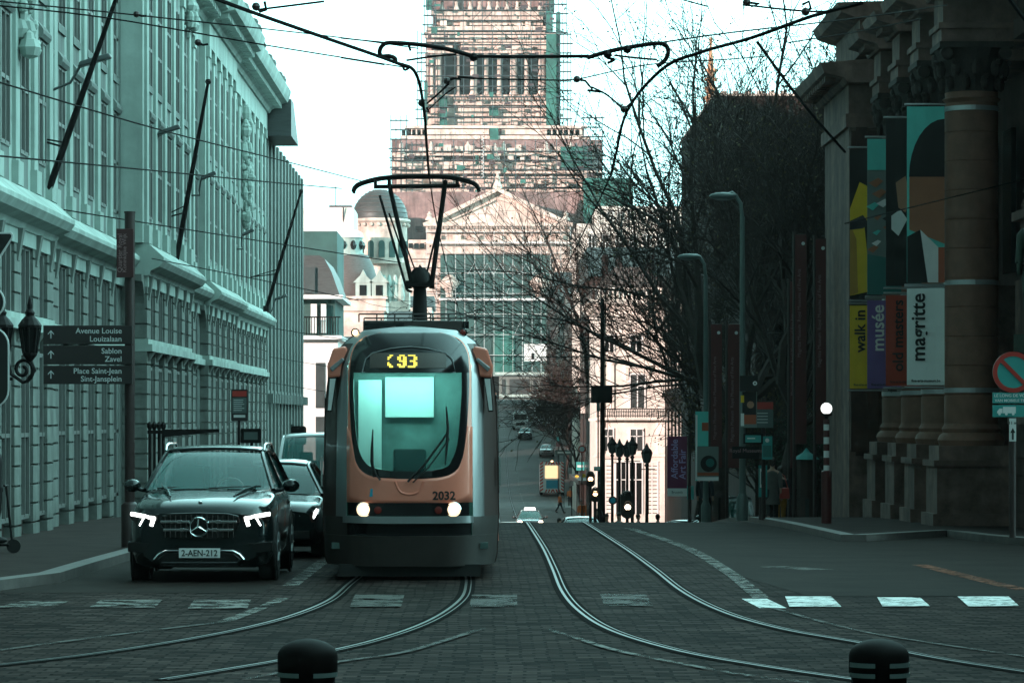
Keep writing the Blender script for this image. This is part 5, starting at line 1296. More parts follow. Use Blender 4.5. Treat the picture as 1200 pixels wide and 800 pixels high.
for (xa, xb) in ((478, 519), (640, 672), (672, 740)):   # banded side wings
    b = MB(); y = 298; k = 0
    while y < 478:
        hgt = [5.5, 3, 7, 3.5][k % 4]; pr = [1.2, 0.4, 0.9, 0.2][k % 4]; off = 0 if k % 2 else 1
        b.box(XX(xa+off, Yp), XX(xb-off, Yp), Yp+3-pr, Yp+14, ZZ(y+hgt-0.8, Yp), ZZ(y, Yp)); y += hgt; k += 1
    b.box(XX(xa, Yp), XX(xb, Yp), Yp+3.3, Yp+14, ZZ(478, Yp), ZZ(280, Yp)); hp(b, 'side_wing', M['stone_pal'])
b = MB()
for s, x in ((-1, 527), (1, 628)):
    b.lathe([(0.8, ZZ(348, Yp)), (0.9, ZZ(341, Yp)), (1.9, ZZ(334, Yp)), (2.3, ZZ(331, Yp)), (1.6, ZZ(328, Yp)), (0.6, ZZ(322, Yp))], (XX(x+(0 if s < 0 else 4), Yp), Yp+0.5, 0), 10)
hp(b, 'bracket', M['stone_pal'])
b = MB(); pb(b, 585, 650, 440, 472, 655, 8); hp(b, 'podium', M['stone_l2'])
for a, c in ((588, 592), (597, 620), (625, 629), (634, 645)): b = MB(); pb(b, a, c, 444, 462, 654.8, 0.3); hp(b, 'window', M['win_far'])
b = MB(); pb(b, 580, 660, 436, 439, 653, 3); pb(b, 585, 650, 462, 465, 653.5, 2); hp(b, 'podium_band', M['stone_l'])
# scaffolding: nets, planks and tubes
sf = thing('scaffolding', 'tube scaffolding with green nets wrapped round the courthouse tower and portico', 'scaffolding', (XX(583, 660), 662, G(660)))
def sfp(mb, n, m, **k): return bpart(mb, n, m, sf, **k)
b = MB(); pb(b, 516, 643, 299, 441, Yp+1.2, 0.3); sfp(b, 'portico_net', M['net2'])
b = MB(); pb(b, 600, 616, 350, 440, Yp+0.9, 0.2) if False else pb(b, 578, 603, 388, 440, Yp+0.85, 0.2); sfp(b, 'bright_net', M['net'])
b = MB(); pb(b, 657, 694, 172, 196, 694, 3); pb(b, 652, 657, 14, 148, 708, 6); pb(b, 644, 650, -30, 12, 710, 5); pb(b, 640, 652, 40, 148, 706.6, .4); pb(b, 640, 648, 13, 38, 708, .6); pb(b, 499, 507, -40, 12, 708.2, .5); pb(b, 497, 501, 96, 148, 706.6, .4); pb(b, 574, 584, 150, 164, 703.5, .6); pb(b, 573, 584, 125, 136, 709, .6); pb(b, 515, 524, 112, 148, 708.5, .6); pb(b, 557, 561, 182, 192, 693, .6)
[sfp(c_, 'tower_net', M['net']) for c_ in comps(b)]
b = MB(); pb(b, 684, 742, 209, 262, 687, 8); pb(b, 462, 477, 250, 330, 684, 3); [sfp(c_, 'wing_net', M['net']) for c_ in comps(b)]
def lattice(x0, x1, y0, y1, Y, dx, dy, r, m, name='tube_grid', planks=True):
    t_ = MB(); p_ = MB(); n = max(1, round((x1-x0)/dx)); 
    for i in range(n+1):
        x = x0+(x1-x0)*i/n+rr.uniform(-.6, .6); X = XX(x, Y); t_.tube([(X, Y, ZZ(y1, Y)), (X, Y, ZZ(y0-rr.uniform(0, 5), Y))], r, 4)
    y = y1
    while y > y0:
        xa = XX(x0-rr.uniform(0, 3), Y); xb = XX(x1+rr.uniform(0, 3), Y)
        t_.tube([(xa, Y-0.05, ZZ(y, Y)), (xb, Y-0.05, ZZ(y, Y))], r, 4)
        if planks: p_.box(xa, xb, Y, Y+1.3, ZZ(y, Y)-0.1, ZZ(y, Y)+0.06)
        y -= dy
    for k in range(int(n/2)):
        i = rr.randrange(n); yy = rr.uniform(y0, y1-dy); t_.tube([(XX(x0+(x1-x0)*i/n, Y), Y-0.1, ZZ(yy+dy, Y)), (XX(x0+(x1-x0)*(i+1)/n, Y), Y-0.1, ZZ(yy, Y))], r*0.8, 4)
    sfp(t_, name, M[m])
    if planks: sfp(p_, 'plank_deck', M['plank'])
lattice(489, 499, 40, 150, 706, 4.5, 11, 0.09, 'scaf'); lattice(656, 669, 38, 150, 706, 4.5, 11, 0.09, 'scaf'); lattice(497, 510, -30, 40, 708, 5, 11, 0.09, 'scaf'); lattice(640, 664, -40, 38, 708, 5, 11, 0.09, 'scaf')
lattice(499, 656, 40, 150, 707, 11, 12.2, 0.08, 'scaf'); lattice(508, 645, -30, 36, 710, 11, 12, 0.08, 'scaf')
lattice(458, 476, 138, 240, 693, 6, 11, 0.09, 'scaf'); lattice(684, 706, 136, 215, 693, 7, 11, 0.09, 'scaf', planks=True)
lattice(459, 700, 168, 262, 692, 12, 10.6, 0.08, 'scaf')
lattice(500, 668, 268, 440, Yp-0.6, 11.5, 24, 0.055, 'scaf_l', 'front_tube_grid', planks=False)
for nm_, m_, cnt in (('netting', 'net', 18), ('dark_netting', 'plank', 60)):
    b = MB()
    for i in range(cnt):
        if rr.random() < 0.45: x_ = rr.uniform(499, 646); y_ = rr.uniform(-10, 138); Y_ = 706.5
        else: x_ = rr.uniform(460, 690); y_ = rr.uniform(168, 245); Y_ = 691.5
        w_ = rr.uniform(2, 9); h_ = rr.uniform(2, 7); pb(b, x_, x_+w_, y_, y_+h_, Y_-rr.uniform(0, .5), .08)
    tag(sfp(b, nm_, M[m_]), kind='stuff')
b = MB(); pb(b, 515, 668, 349.5, 352, Yp-1.2, 1.0); pb(b, 500, 668, 283.5, 285.2, Yp-1.2, .8); sfp(b, 'pale_deck', M['white'])
b = MB()
for k in range(6):
    x = 548+15.2*k; b.tube([(XX(x, Yp), Yp-0.9, ZZ(322, Yp)), (XX(x+7.6, Yp), Yp-0.9, ZZ(309, Yp)), (XX(x+15.2, Yp), Yp-0.9, ZZ(322, Yp))], 0.07, 4)
for x in (564, 566): b.box(XX(563, 690), XX(563.8, 690), 691, 691.5, ZZ(208, 690), ZZ(158, 690)); b.box(XX(566, 690), XX(566.8, 690), 691, 691.5, ZZ(208, 690), ZZ(158, 690))
for k in range(13): b.box(XX(563, 690), XX(566.8, 690), 691, 691.5, ZZ(160+4*k, 690), ZZ(159.2+4*k, 690))
sfp(b, 'brace_tube', M['scaf_l'])
bb = thing('site_screen', 'blank white screen hanging on the scaffold by the portico net', 'screen', (XX(628, 655), 656, ZZ(423, 656)))
b = MB(); b.box(-2.35, 2.35, 0, 0.3, 0, ZZ(403, 656)-ZZ(423, 656)); b.build('sheet', M['white'], bb); b = MB(); b.box(-0.9, -0.3, -0.05, 0, 0.3, 1.6); b.build('dark_print', M['win_dark'], bb)

# ================================================================ DOMES AND ROOFS OVER THE TRAM
def simple(name, label, cat, px, Y, z=None): return thing(name, label, cat, (XX(px, Y), Y, G(Y) if z is None else z))
d1 = simple('domed_church', 'large ribbed dark dome over an arcaded drum behind the pantograph', 'church', 445, 450)
def lp(mb, r, n, m, **k): return bpart(mb, n, m, r, **k)
Y = 450; cx = XX(445, Y); s = F/Y
b = MB(); R_ = 33/s; zb = ZZ(258, Y); H_ = 36/s
b.lathe([(R_*math.cos(a*math.pi/24), zb+H_*math.sin(a*math.pi/24)) for a in range(0, 12)]+[(0.05, zb+H_)], (cx, Y, 0), 32); lp(b, d1, 'dome', M['slate'], smooth=50)
b = MB()
for k in range(9):
    zz = zb+H_*math.sin(math.radians(9*k+4)); rr2 = R_*math.cos(math.radians(9*k+4))+0.03; b.lathe([(rr2, -0.06), (rr2+0.05, 0), (rr2, 0.06)], (cx, Y, zz), 32)
lp(b, d1, 'dome_rib', M['slate2'])
b = MB(); b.lathe([(R_*1.03, ZZ(262, Y)), (R_*1.1, ZZ(260, Y)), (R_*1.08, ZZ(257.5, Y)), (R_, ZZ(257, Y))], (cx, Y, 0), 32); b.lathe([(R_*0.97, ZZ(310, Y)), (R_*0.97, ZZ(262, Y))], (cx, Y, 0), 32); b.box(cx-R_*1.05, cx+R_*1.05, Y-2, Y+7, ZZ(500, Y), ZZ(308, Y))
for k in range(24): a = 2*math.pi*k/24; b.ball((cx+R_*1.02*math.cos(a), Y+R_*1.02*math.sin(a), ZZ(264.5, Y)), 0.28, 6)
lp(b, d1, 'drum', M['stone_pal'])
for k in range(16):
    a = 2*math.pi*k/16+0.1; x, y = cx+R_*0.99*math.cos(a), Y+R_*0.99*math.sin(a)
    b = MB(); pts = [(-0.42, 0), (0.42, 0), (0.42, 1.9)]+[(0.42*math.cos(q*math.pi/6), 1.9+0.42*math.sin(q*math.pi/6)) for q in range(1, 6)]+[(-0.42, 1.9)]
    tx_, ty_ = -math.sin(a), math.cos(a); nx_, ny_ = math.cos(a), math.sin(a)
    b.add([(x+u*tx_-0.1*nx_, y+u*ty_-0.1*ny_, ZZ(303, Y)+v) for u, v in pts]+[(x+u*tx_+0.06*nx_, y+u*ty_+0.06*ny_, ZZ(303, Y)+v) for u, v in pts], [tuple(range(9)), tuple(range(17, 8, -1))]+[(i, (i+1)%9, 9+(i+1)%9, 9+i) for i in range(9)])
    lp(b, d1, 'window', M['net2'])
d2 = simple('small_dome_house', 'small white lantern on a brown slate bell roof below the large dome', 'building', 407, 330)
Y = 330; s = F/Y; cx = XX(405, Y)
b = MB(); r = 21/s; b.lathe([(r*1.05, ZZ(279, Y)), (r, ZZ(278, Y)), (r*0.92, ZZ(273, Y)), (r*0.6, ZZ(269, Y)), (0.15, ZZ(267, Y)), (0.1, ZZ(263, Y))], (cx, Y, 0), 20); lp(b, d2, 'lantern_dome', M['white'], smooth=40)
b = MB(); b.lathe([(r*0.95, ZZ(298, Y)), (r*0.95, ZZ(279, Y))], (cx, Y, 0), 20); b.lathe([(r*1.05, ZZ(300, Y)), (r*1.05, ZZ(297, Y))], (cx, Y, 0), 20); lp(b, d2, 'lantern', M['stone_l'])
for k in range(10): a = 2*math.pi*k/10+0.2; b = MB(); b.ball((cx+r*0.93*math.cos(a), Y+r*0.93*math.sin(a), ZZ(288, Y)), 0.36, 8, 1, 1, 1.4); lp(b, d2, 'window', M['win_dark'])
b = MB(); b.lathe([(r*1.02, ZZ(299, Y)), (r*1.35, ZZ(312, Y)), (r*1.6, ZZ(330, Y)), (r*1.75, ZZ(345, Y)), (r*1.9, ZZ(350, Y))], (cx+0.4, Y, 0), 24); lp(b, d2, 'roof', M['slate2'], smooth=50)
b = MB(); b.box(cx-r*1.9, cx+r*2.3, Y-4, Y+6, ZZ(360, Y)-0.5, ZZ(350, Y)); b.box(cx-r*2.0, cx+r*2.4, Y-4.4, Y+6, ZZ(352, Y), ZZ(350, Y)+0.1); b.box(cx-r*1.8, cx+r*2.2, Y-3.6, Y+6, G(Y)-1, ZZ(356, Y)); lp(b, d2, 'wall', M['stone_pal'])
for px in (426, 445):
    X = XX(px, Y-3); b = MB(); b.box(X-0.75, X+0.75, Y-4.2, Y-2, ZZ(350, Y), ZZ(333, Y)); b.prism_y([(X-1.0, ZZ(333, Y)), (X+1.0, ZZ(333, Y)), (X+0.3, ZZ(325, Y)), (X, ZZ(318, Y)), (X-0.3, ZZ(325, Y))], Y-4.3, Y-2); lp(b, d2, 'dormer', M['stone_l'])
    b = MB(); b.box(X-0.35, X+0.35, Y-4.25, Y-4.15, ZZ(348, Y), ZZ(336, Y)); lp(b, d2, 'window', M['win_dark'])
b = MB()
for px in (450, 456, 463, 470): X = XX(px, Y-3); b.lathe([(0.3, 0), (0.42, 0.5), (0.25, 1.3), (0.35, 1.7), (0.1, 2.6)], (X, Y-3, ZZ(354, Y)), 8)
lp(b, d2, 'urn', M['stone_l'])
b1 = simple('pale_block', 'plain pale flat-roofed block beside the large dome', 'building', 385, 420); Y = 420
b = MB(); b.box(XX(330, Y), XX(414, Y), Y, Y+14, G(Y)-1, ZZ(243, Y)); lp(b, b1, 'wall', M['stone_sun']); b = MB(); b.box(XX(385, Y), XX(412, Y), Y+1, Y+8, ZZ(243, Y), ZZ(240, Y)); b.tube([(XX(393, Y), Y+1, ZZ(240, Y)), (XX(393, Y), Y+1, ZZ(218, Y))], 0.06, 4); b.tube([(XX(402.5, Y), Y+.4, ZZ(272, Y)), (XX(402.5, Y), Y-.4, ZZ(243, Y))], 0.1, 4); lp(b, b1, 'roof_plant', M['plank'])
b2 = simple('green_roof_house', 'dark teal flat gable below the pale block', 'building', 378, 300); Y = 300
b = MB(); b.box(XX(330, Y), XX(395, Y), Y, Y+14, G(Y)-1, ZZ(271, Y)); lp(b, b2, 'wall', M['net2'])
b3 = simple('mansard_house', 'narrow white fronted house with dark mansard roof and iron balcony', 'house', 378, 200); Y = 200
b = MB(); b.box(XX(310, Y), XX(396, Y), Y, Y+12, G(Y)-1, ZZ(396, Y)); lp(b, b3, 'wall', M['white'])
b = MB(); b.box(XX(310, Y), XX(401, Y), Y-1.0, Y+12.3, ZZ(398, Y), ZZ(393.5, Y)); b.box(XX(310, Y), XX(402, Y), Y-0.8, Y+12.3, ZZ(350.5, Y), ZZ(346, Y)); lp(b, b3, 'cornice', M['white'])
b = MB(); b.box(XX(310, Y), XX(392, Y), Y+0.6, Y+12, ZZ(394, Y), ZZ(350, Y)); lp(b, b3, 'upper_wall', M['net2'])
b = MB(); b.prism_y([(XX(310, Y), ZZ(346, Y)), (XX(398, Y), ZZ(346, Y)), (XX(388, Y), ZZ(318, Y)), (XX(380, Y), ZZ(303, Y)), (XX(374, Y), ZZ(299, Y)), (XX(310, Y), ZZ(299, Y))], Y+0.3, Y+12); lp(b, b3, 'roof', M['slate'])
for (a, c, t_, u_) in ((357, 369, 313, 343), (370, 381, 425, 478), (370, 381, 488, 540), (384, 392, 425, 478), (384, 392, 488, 540), (364, 371, 356, 390), (376, 382, 356, 390)):
    b = MB(); b.box(XX(a, Y), XX(c, Y), Y-0.06 if t_ > 400 else Y+0.1, Y+0.7, ZZ(u_, Y), ZZ(t_, Y)); w_ = lp(b, b3, 'window', M['win_far'] if t_ != 356 else M['white'])
b = MB(); k = XX(357, Y)
while k < XX(400, Y): b.tube([(k, Y-0.9, ZZ(393, Y)), (k, Y-0.9, ZZ(372, Y))], 0.03, 4); k += 0.16
b.tube([(XX(357, Y), Y-0.9, ZZ(372, Y)), (XX(400, Y), Y-0.9, ZZ(372, Y))], 0.04, 4); lp(b, b3, 'balcony_railing', M['iron'])
for i, (a, c, Y0, zt_) in enumerate(((-24, -9.2, 236, 4.5), (-24, -9.0, 262, 6.5), (-24, -9.3, 350, 9.5), (-26, -9.0, 400, 13), (-26, -9.2, 470, 15), (-28, -9, 540, 20))):
    t_ = thing('terrace_house', ['cream four-storey house hidden in the dip behind the tram, first past the mansard', 'tall plain house second past the mansard roofed one', 'stuccoed house rising from the valley floor behind the tram', 'taller rendered house above the stuccoed one', 'grey house two doors below the courthouse square', 'last high house before the courthouse square'][i], 'house', (c, Y0, G(Y0)), 0, 'houses down the street behind the tram')
    L = 24; b = MB(); b.box(a, c, Y0, Y0+L, G(Y0+L/2)-5, CZ+zt_-2); lp(b, t_, 'wall', M['stone_sun'] if i % 2 else M['stone_l2'])
    b = MB(); b.prism_x([(Y0-0.3, CZ+zt_-2), (Y0+L+0.3, CZ+zt_-2), (Y0+L-4, CZ+zt_), (Y0+4, CZ+zt_)], a, c+0.3); lp(b, t_, 'roof', M['slate'])
    for k in range(6):
        for q in range(3): b = MB(); b.box(c-0.1, c+0.06, Y0+1.5+3.8*k, Y0+3+3.8*k, CZ+zt_-5-3.6*q, CZ+zt_-3-3.6*q); lp(b, t_, 'window', M['win_far'])

# ================================================================ STREET FRONT ON THE FAR SIDE OF THE CREST
def window_on(root, X0, X1, Y, Z0, Z1, hood=True, m='win_far', fm='white'):
    b = MB(); b.box(X0, X1, Y-0.04, Y+0.1, Z0, Z1); w = lp(b, root, 'window', M[m])
    b = MB(); t_ = 0.09
    b.box(X0-t_, X0, Y-0.10, Y+0.1, Z0, Z1); b.box(X1, X1+t_, Y-0.10, Y+0.1, Z0, Z1); b.box(X0-t_, X1+t_, Y-0.10, Y+0.1, Z1, Z1+t_); xm = (X0+X1)/2; b.box(xm-0.035, xm+0.035, Y-0.07, Y, Z0, Z1); b.box(X0, X1, Y-0.07, Y, Z0+(Z1-Z0)*0.66, Z0+(Z1-Z0)*0.66+0.06)
    lp(b, root, 'window_frame', M[fm])
    if hood:
        b = MB(); b.box(X0-0.35, X1+0.35, Y-0.40, Y+0.1, Z1+0.42, Z1+0.60); b.box(X0-0.28, X1+0.28, Y-0.2, Y+0.1, Z1+0.18, Z1+0.42)
        for x in (X0-0.22, X1+0.22): b.prism_x([(Y, Z1-0.35), (Y-0.1, Z1-0.3), (Y-0.32, Z1+0.4), (Y, Z1+0.4)], x-0.09, x+0.09)
        lp(b, root, 'window_hood', M['stone_sun'])
ch = simple('corner_house', 'sunlit cream corner house with balustrade and iron balcony beyond the lamps', 'house', 740, 206); Y = 206
x0, x1 = XX(699, Y), XX(779, Y)
b = MB(); b.box(x0, x1, Y, Y+14, G(Y)-1, ZZ(352, Y)); lp(b, ch, 'wall', M['stone_sun'])
b = MB(); b.box(x0-0.5, x1+0.1, Y-0.55, Y+14.2, ZZ(356, Y), ZZ(351, Y)); b.box(x0-0.25, x1+0.1, Y-0.3, Y+14, ZZ(362, Y), ZZ(356, Y)); b.box(x0-0.5, x1, Y-0.45, Y+0.1, ZZ(493, Y), ZZ(490, Y)); b.box(x0-0.2, x1, Y-0.18, Y+0.1, ZZ(535, Y), ZZ(531.5, Y)); b.box(x0-0.2, x1, Y-0.12, Y+0.1, ZZ(424, Y), ZZ(421, Y)) if False else None
b.box(x0, x1, Y-0.9, Y+0.1, ZZ(492, Y), ZZ(489, Y)); 
for k in range(12): b.box(x0+0.02+0.35*k, x0+0.16+0.35*k, Y-0.42, Y, ZZ(359, Y), ZZ(356.2, Y))
lp(b, ch, 'cornice', M['stone_sun'])
b = MB()
for k in range(16): 
    zz = ZZ(605-4.6*k, Y)
    if zz < ZZ(535, Y): b.box(x0-0.03, x0+1.2, Y-0.05, Y, zz, zz+0.2); b.box(x1-1.0, x1+0.0, Y-0.05, Y, zz, zz+0.2)
b.box(x0-0.05, x0+0.5, Y-0.12, Y, ZZ(531, Y), ZZ(362, Y)); b.box(x1-0.45, x1-0.0, Y-0.12, Y, ZZ(531, Y), ZZ(362, Y)); b.box(x0+0.9, x0+1.1, Y-0.15, Y, ZZ(480, Y), ZZ(425, Y)); b.ball((x0+1.0, Y-0.1, ZZ(424, Y)), 0.22, 8)
lp(b, ch, 'pilaster', M['stone_sun'])
b = MB(); k = x0
while k < x1-0.3:
    b.lathe([(0.05, 0), (0.11, 0.2), (0.05, 0.5), (0.08, 0.62)], (k+0.15, Y-0.3, ZZ(351, Y)), 6); k += 0.3
b.box(x0-0.3, x1, Y-0.42, Y-0.18, ZZ(351, Y)+0.62, ZZ(351, Y)+0.74); lp(b, ch, 'balustrade', M['stone_sun'])
b = MB(); k = x0
while k < x1: b.tube([(k, Y-0.85, ZZ(489, Y)), (k, Y-0.85, ZZ(479, Y))], 0.022, 4); k += 0.11
b.tube([(x0, Y-0.85, ZZ(479, Y)), (x1, Y-0.85, ZZ(479, Y))], 0.03, 4); b.tube([(x0, Y-0.85, ZZ(487, Y)), (x1, Y-0.85, ZZ(487, Y))], 0.025, 4); lp(b, ch, 'balcony_railing', M['iron'])
window_on(ch, XX(739, Y), XX(755, Y), Y, ZZ(478, Y), ZZ(439, Y)); window_on(ch, XX(739, Y), XX(752, Y), Y, ZZ(412, Y), ZZ(393, Y), True, 'win_dark'); window_on(ch, XX(739, Y), XX(753, Y), Y, ZZ(528, Y), ZZ(503, Y), False)
for a, c in ((704, 716), (722, 733), (738, 752), (758, 770)): window_on(ch, XX(a, Y), XX(c, Y), Y, ZZ(602, Y), ZZ(542, Y), False, 'win_dark')
window_on(ch, XX(707, Y), XX(718, Y), Y, ZZ(528, Y), ZZ(503, Y), False); window_on(ch, XX(709, Y), XX(719, Y), Y, ZZ(412, Y), ZZ(393, Y), False, 'win_dark')
b = MB(); b.box(x0+0.3, x1-0.3, Y+1, Y+12, ZZ(345, Y), ZZ(330, Y)); b.prism_y([(x0+0.3, ZZ(330, Y)), (x1-0.3, ZZ(330, Y)), (x1-1.2, ZZ(312, Y)), (x0+1.2, ZZ(312, Y))], Y+1, Y+12); lp(b, ch, 'attic', M['slate2'])
b = MB()
for a in (708, 724, 762): b.box(XX(a, Y), XX(a+7, Y), Y+3, Y+4.5, ZZ(330, Y), ZZ(296, Y))
lp(b, ch, 'chimney', M['dark_b'])
up = simple('pale_upper_house', 'pale cream house with dark attic windows rising behind the corner house', 'house', 740, 285); Y = 285
b = MB(); b.box(XX(676, Y), XX(838, Y), Y, Y+16, G(Y)-1, ZZ(262, Y)); b.box(XX(700, Y), XX(800, Y), Y+2, Y+14, ZZ(262, Y), ZZ(240, Y)); lp(b, up, 'wall', M['stone_sun'])
for k in range(7): window_on(up, XX(712+12*k, Y+2), XX(718+12*k, Y+2), Y+2, ZZ(257, Y), ZZ(247, Y), False, 'win_dark')
for k in range(8):
    for q in range(2): window_on(up, XX(690+16*k, Y), XX(697+16*k, Y), Y, ZZ(300+34*q, Y), ZZ(276+34*q, Y), False, 'win_dark')
for i, (Y0, L, X0, zt_, m) in enumerate(((222, 30, 7.2, 11, 'brown_b'), (256, 26, 9.6, 12, 'dark_b'), (320, 30, 10.2, 9, 'brown_b'), (352, 36, 10.4, 11, 'stone_l2'), (392, 50, 10.6, 14, 'brown_b'), (446, 60, 10.8, 18, 'stone_l2'), (510, 90, 11, 22, 'dark_b'))):
    t_ = thing('terrace_house', ['brown house next to the cream corner house', 'dark brick house second beyond the cream corner house', 'low brown house down in the valley by the works', 'grey house opposite the maintenance truck', 'brown house halfway up the far slope', 'grey house near the top of the far slope', 'dark house closing the slope under the courthouse wing'][i], 'house', (X0, Y0, G(Y0)), 0, 'houses lining the street beyond the crest')
    b = MB(); b.box(X0, X0+18, Y0, Y0+L-0.3, G(Y0+L/2)-5, CZ+zt_-1.5); lp(b, t_, 'wall', M[m])
    b = MB(); b.prism_x([(Y0-0.2, CZ+zt_-1.5), (Y0+L, CZ+zt_-1.5), (Y0+L-3, CZ+zt_+0.6), (Y0+3, CZ+zt_+0.6)], X0-0.3, X0+18); lp(b, t_, 'roof', M['slate'])
    k = Y0+1.5
    while k < Y0+L-2:
        for q in range(4): b = MB(); b.box(X0-0.06, X0+0.1, k, k+1.3, CZ+zt_-4-3.6*q, CZ+zt_-2.1-3.6*q); lp(b, t_, 'window', M['win_far'])
        k += 4.2
    b = MB(); b.box(X0-0.9, X0, Y0+2, Y0+L-2, G(Y0+L/2)+3.2, G(Y0+L/2)+3.5); b.box(X0-0.14, X0, Y0+0.1, Y0+L-0.4, CZ+zt_-5.0, CZ+zt_-4.8); lp(b, t_, 'awning', M['t_brown'])
# dark blocks behind the museum garden
db = simple('dark_hall', 'big dark brick hall with sunlit coping behind the bare trees', 'building', 915, 150); Y = 150
b = MB(); b.box(XX(838, Y), 34, Y, Y+26, G(Y)-1, ZZ(112, Y)); lp(b, db, 'wall', M['dark_b'])
b = MB(); b.box(XX(836, Y), 34.2, Y-0.2, Y+26.2, ZZ(113, Y), ZZ(110, Y)); 
k = XX(845, Y)
while k < XX(990, Y): b.box(k, k+0.25, Y-0.1, Y+0.3, ZZ(110, Y), ZZ(107, Y)); k += 0.55
lp(b, db, 'coping', M['stone_pal'])
for k in range(6): b = MB(); b.box(XX(848+25*k, Y), XX(849.5+25*k, Y), Y-0.25, Y, G(Y), ZZ(116, Y)); lp(b, db, 'buttress', M['dark_b'])
for k in range(5):
    for q in range(4): window_on(db, XX(853+26*k, Y), XX(863+26*k, Y), Y, ZZ(240+75*q, Y), ZZ(205+75*q, Y), False, 'win_dark', 'dark_b')
wg = simple('garden_wing', 'low brown wing with tall panes behind the museum garden', 'building', 930, 128); Y = 128
b = MB(); b.box(XX(885, Y), 34, Y, Y+20, G(Y)-1, ZZ(330, Y)); b.box(XX(883, Y), 34, Y-0.3, Y+20, ZZ(332, Y), ZZ(328, Y)); lp(b, wg, 'wall', M['brown_b'])
for k in range(7): window_on(wg, XX(893+15*k, Y), XX(901+15*k, Y), Y, ZZ(470, Y), ZZ(380, Y), False, 'win_dark', 'dark_b'); window_on(wg, XX(893+15*k, Y), XX(901+15*k, Y), Y, ZZ(585, Y), ZZ(500, Y), False, 'win_far', 'dark_b')
sb = simple('brown_shop_front', 'brown stone front with lit panes between the cream corner house and the trees', 'building', 800, 160); Y0 = 160
b = MB(); b.box(11.25, 30, Y0, 205.5, G(Y0)-4, CZ+8.2); b.box(11.05, 30, Y0-0.2, 205.6, CZ+8.2, CZ+8.6); b.box(11.0, 11.25, Y0, 205.5, CZ+1.2, CZ+1.5); lp(b, sb, 'wall', M['brown_b'])
for k in range(12):
    for q in range(3): b = MB(); b.box(11.18, 11.3, Y0+1.5+3.7*k, Y0+3.2+3.7*k, CZ+5.2-3.5*q, CZ+7.3-3.5*q); lp(b, sb, 'window', M['win_far'])
for k in range(5):
    for q in range(3): window_on(sb, 11.8+2.2*k, 12.8+2.2*k, Y0, CZ+5.2-3.5*q, CZ+7.3-3.5*q, False, 'win_far', 'dark_b')
spi = simple('church_spire', 'slender crocketed spire glowing in the sun above the bare tree', 'spire', 833, 250); Y = 250; s = F/Y
b = MB(); cx = XX(833, Y); b.lathe([(0.62, G(Y)-1), (0.6, ZZ(240, Y)), (0.45, ZZ(140, Y)), (0.2, ZZ(70, Y)), (0.05, ZZ(48, Y))], (cx, Y, 0), 8)
rr3 = random.Random(2); z = ZZ(330, Y)
while z < ZZ(75, Y):
    w = 0.75-0.5*max(0, (z-ZZ(240, Y)))/(ZZ(50, Y)-ZZ(240, Y))
    for k in range(8): a = math.pi/4*k; b.ball((cx+w*math.cos(a), Y+w*math.sin(a), z), 0.16, 5)
    z += 0.7
M['spire'] = mat('sunlit_spire_stone', (0.55, 0.30, 0.17), 0.8, var=0.3, scale=2)
b.box(cx-0.12, cx+0.12, Y-.1, Y+.1, ZZ(52, Y), ZZ(44, Y)); lp(b, spi, 'shaft', M['spire'])
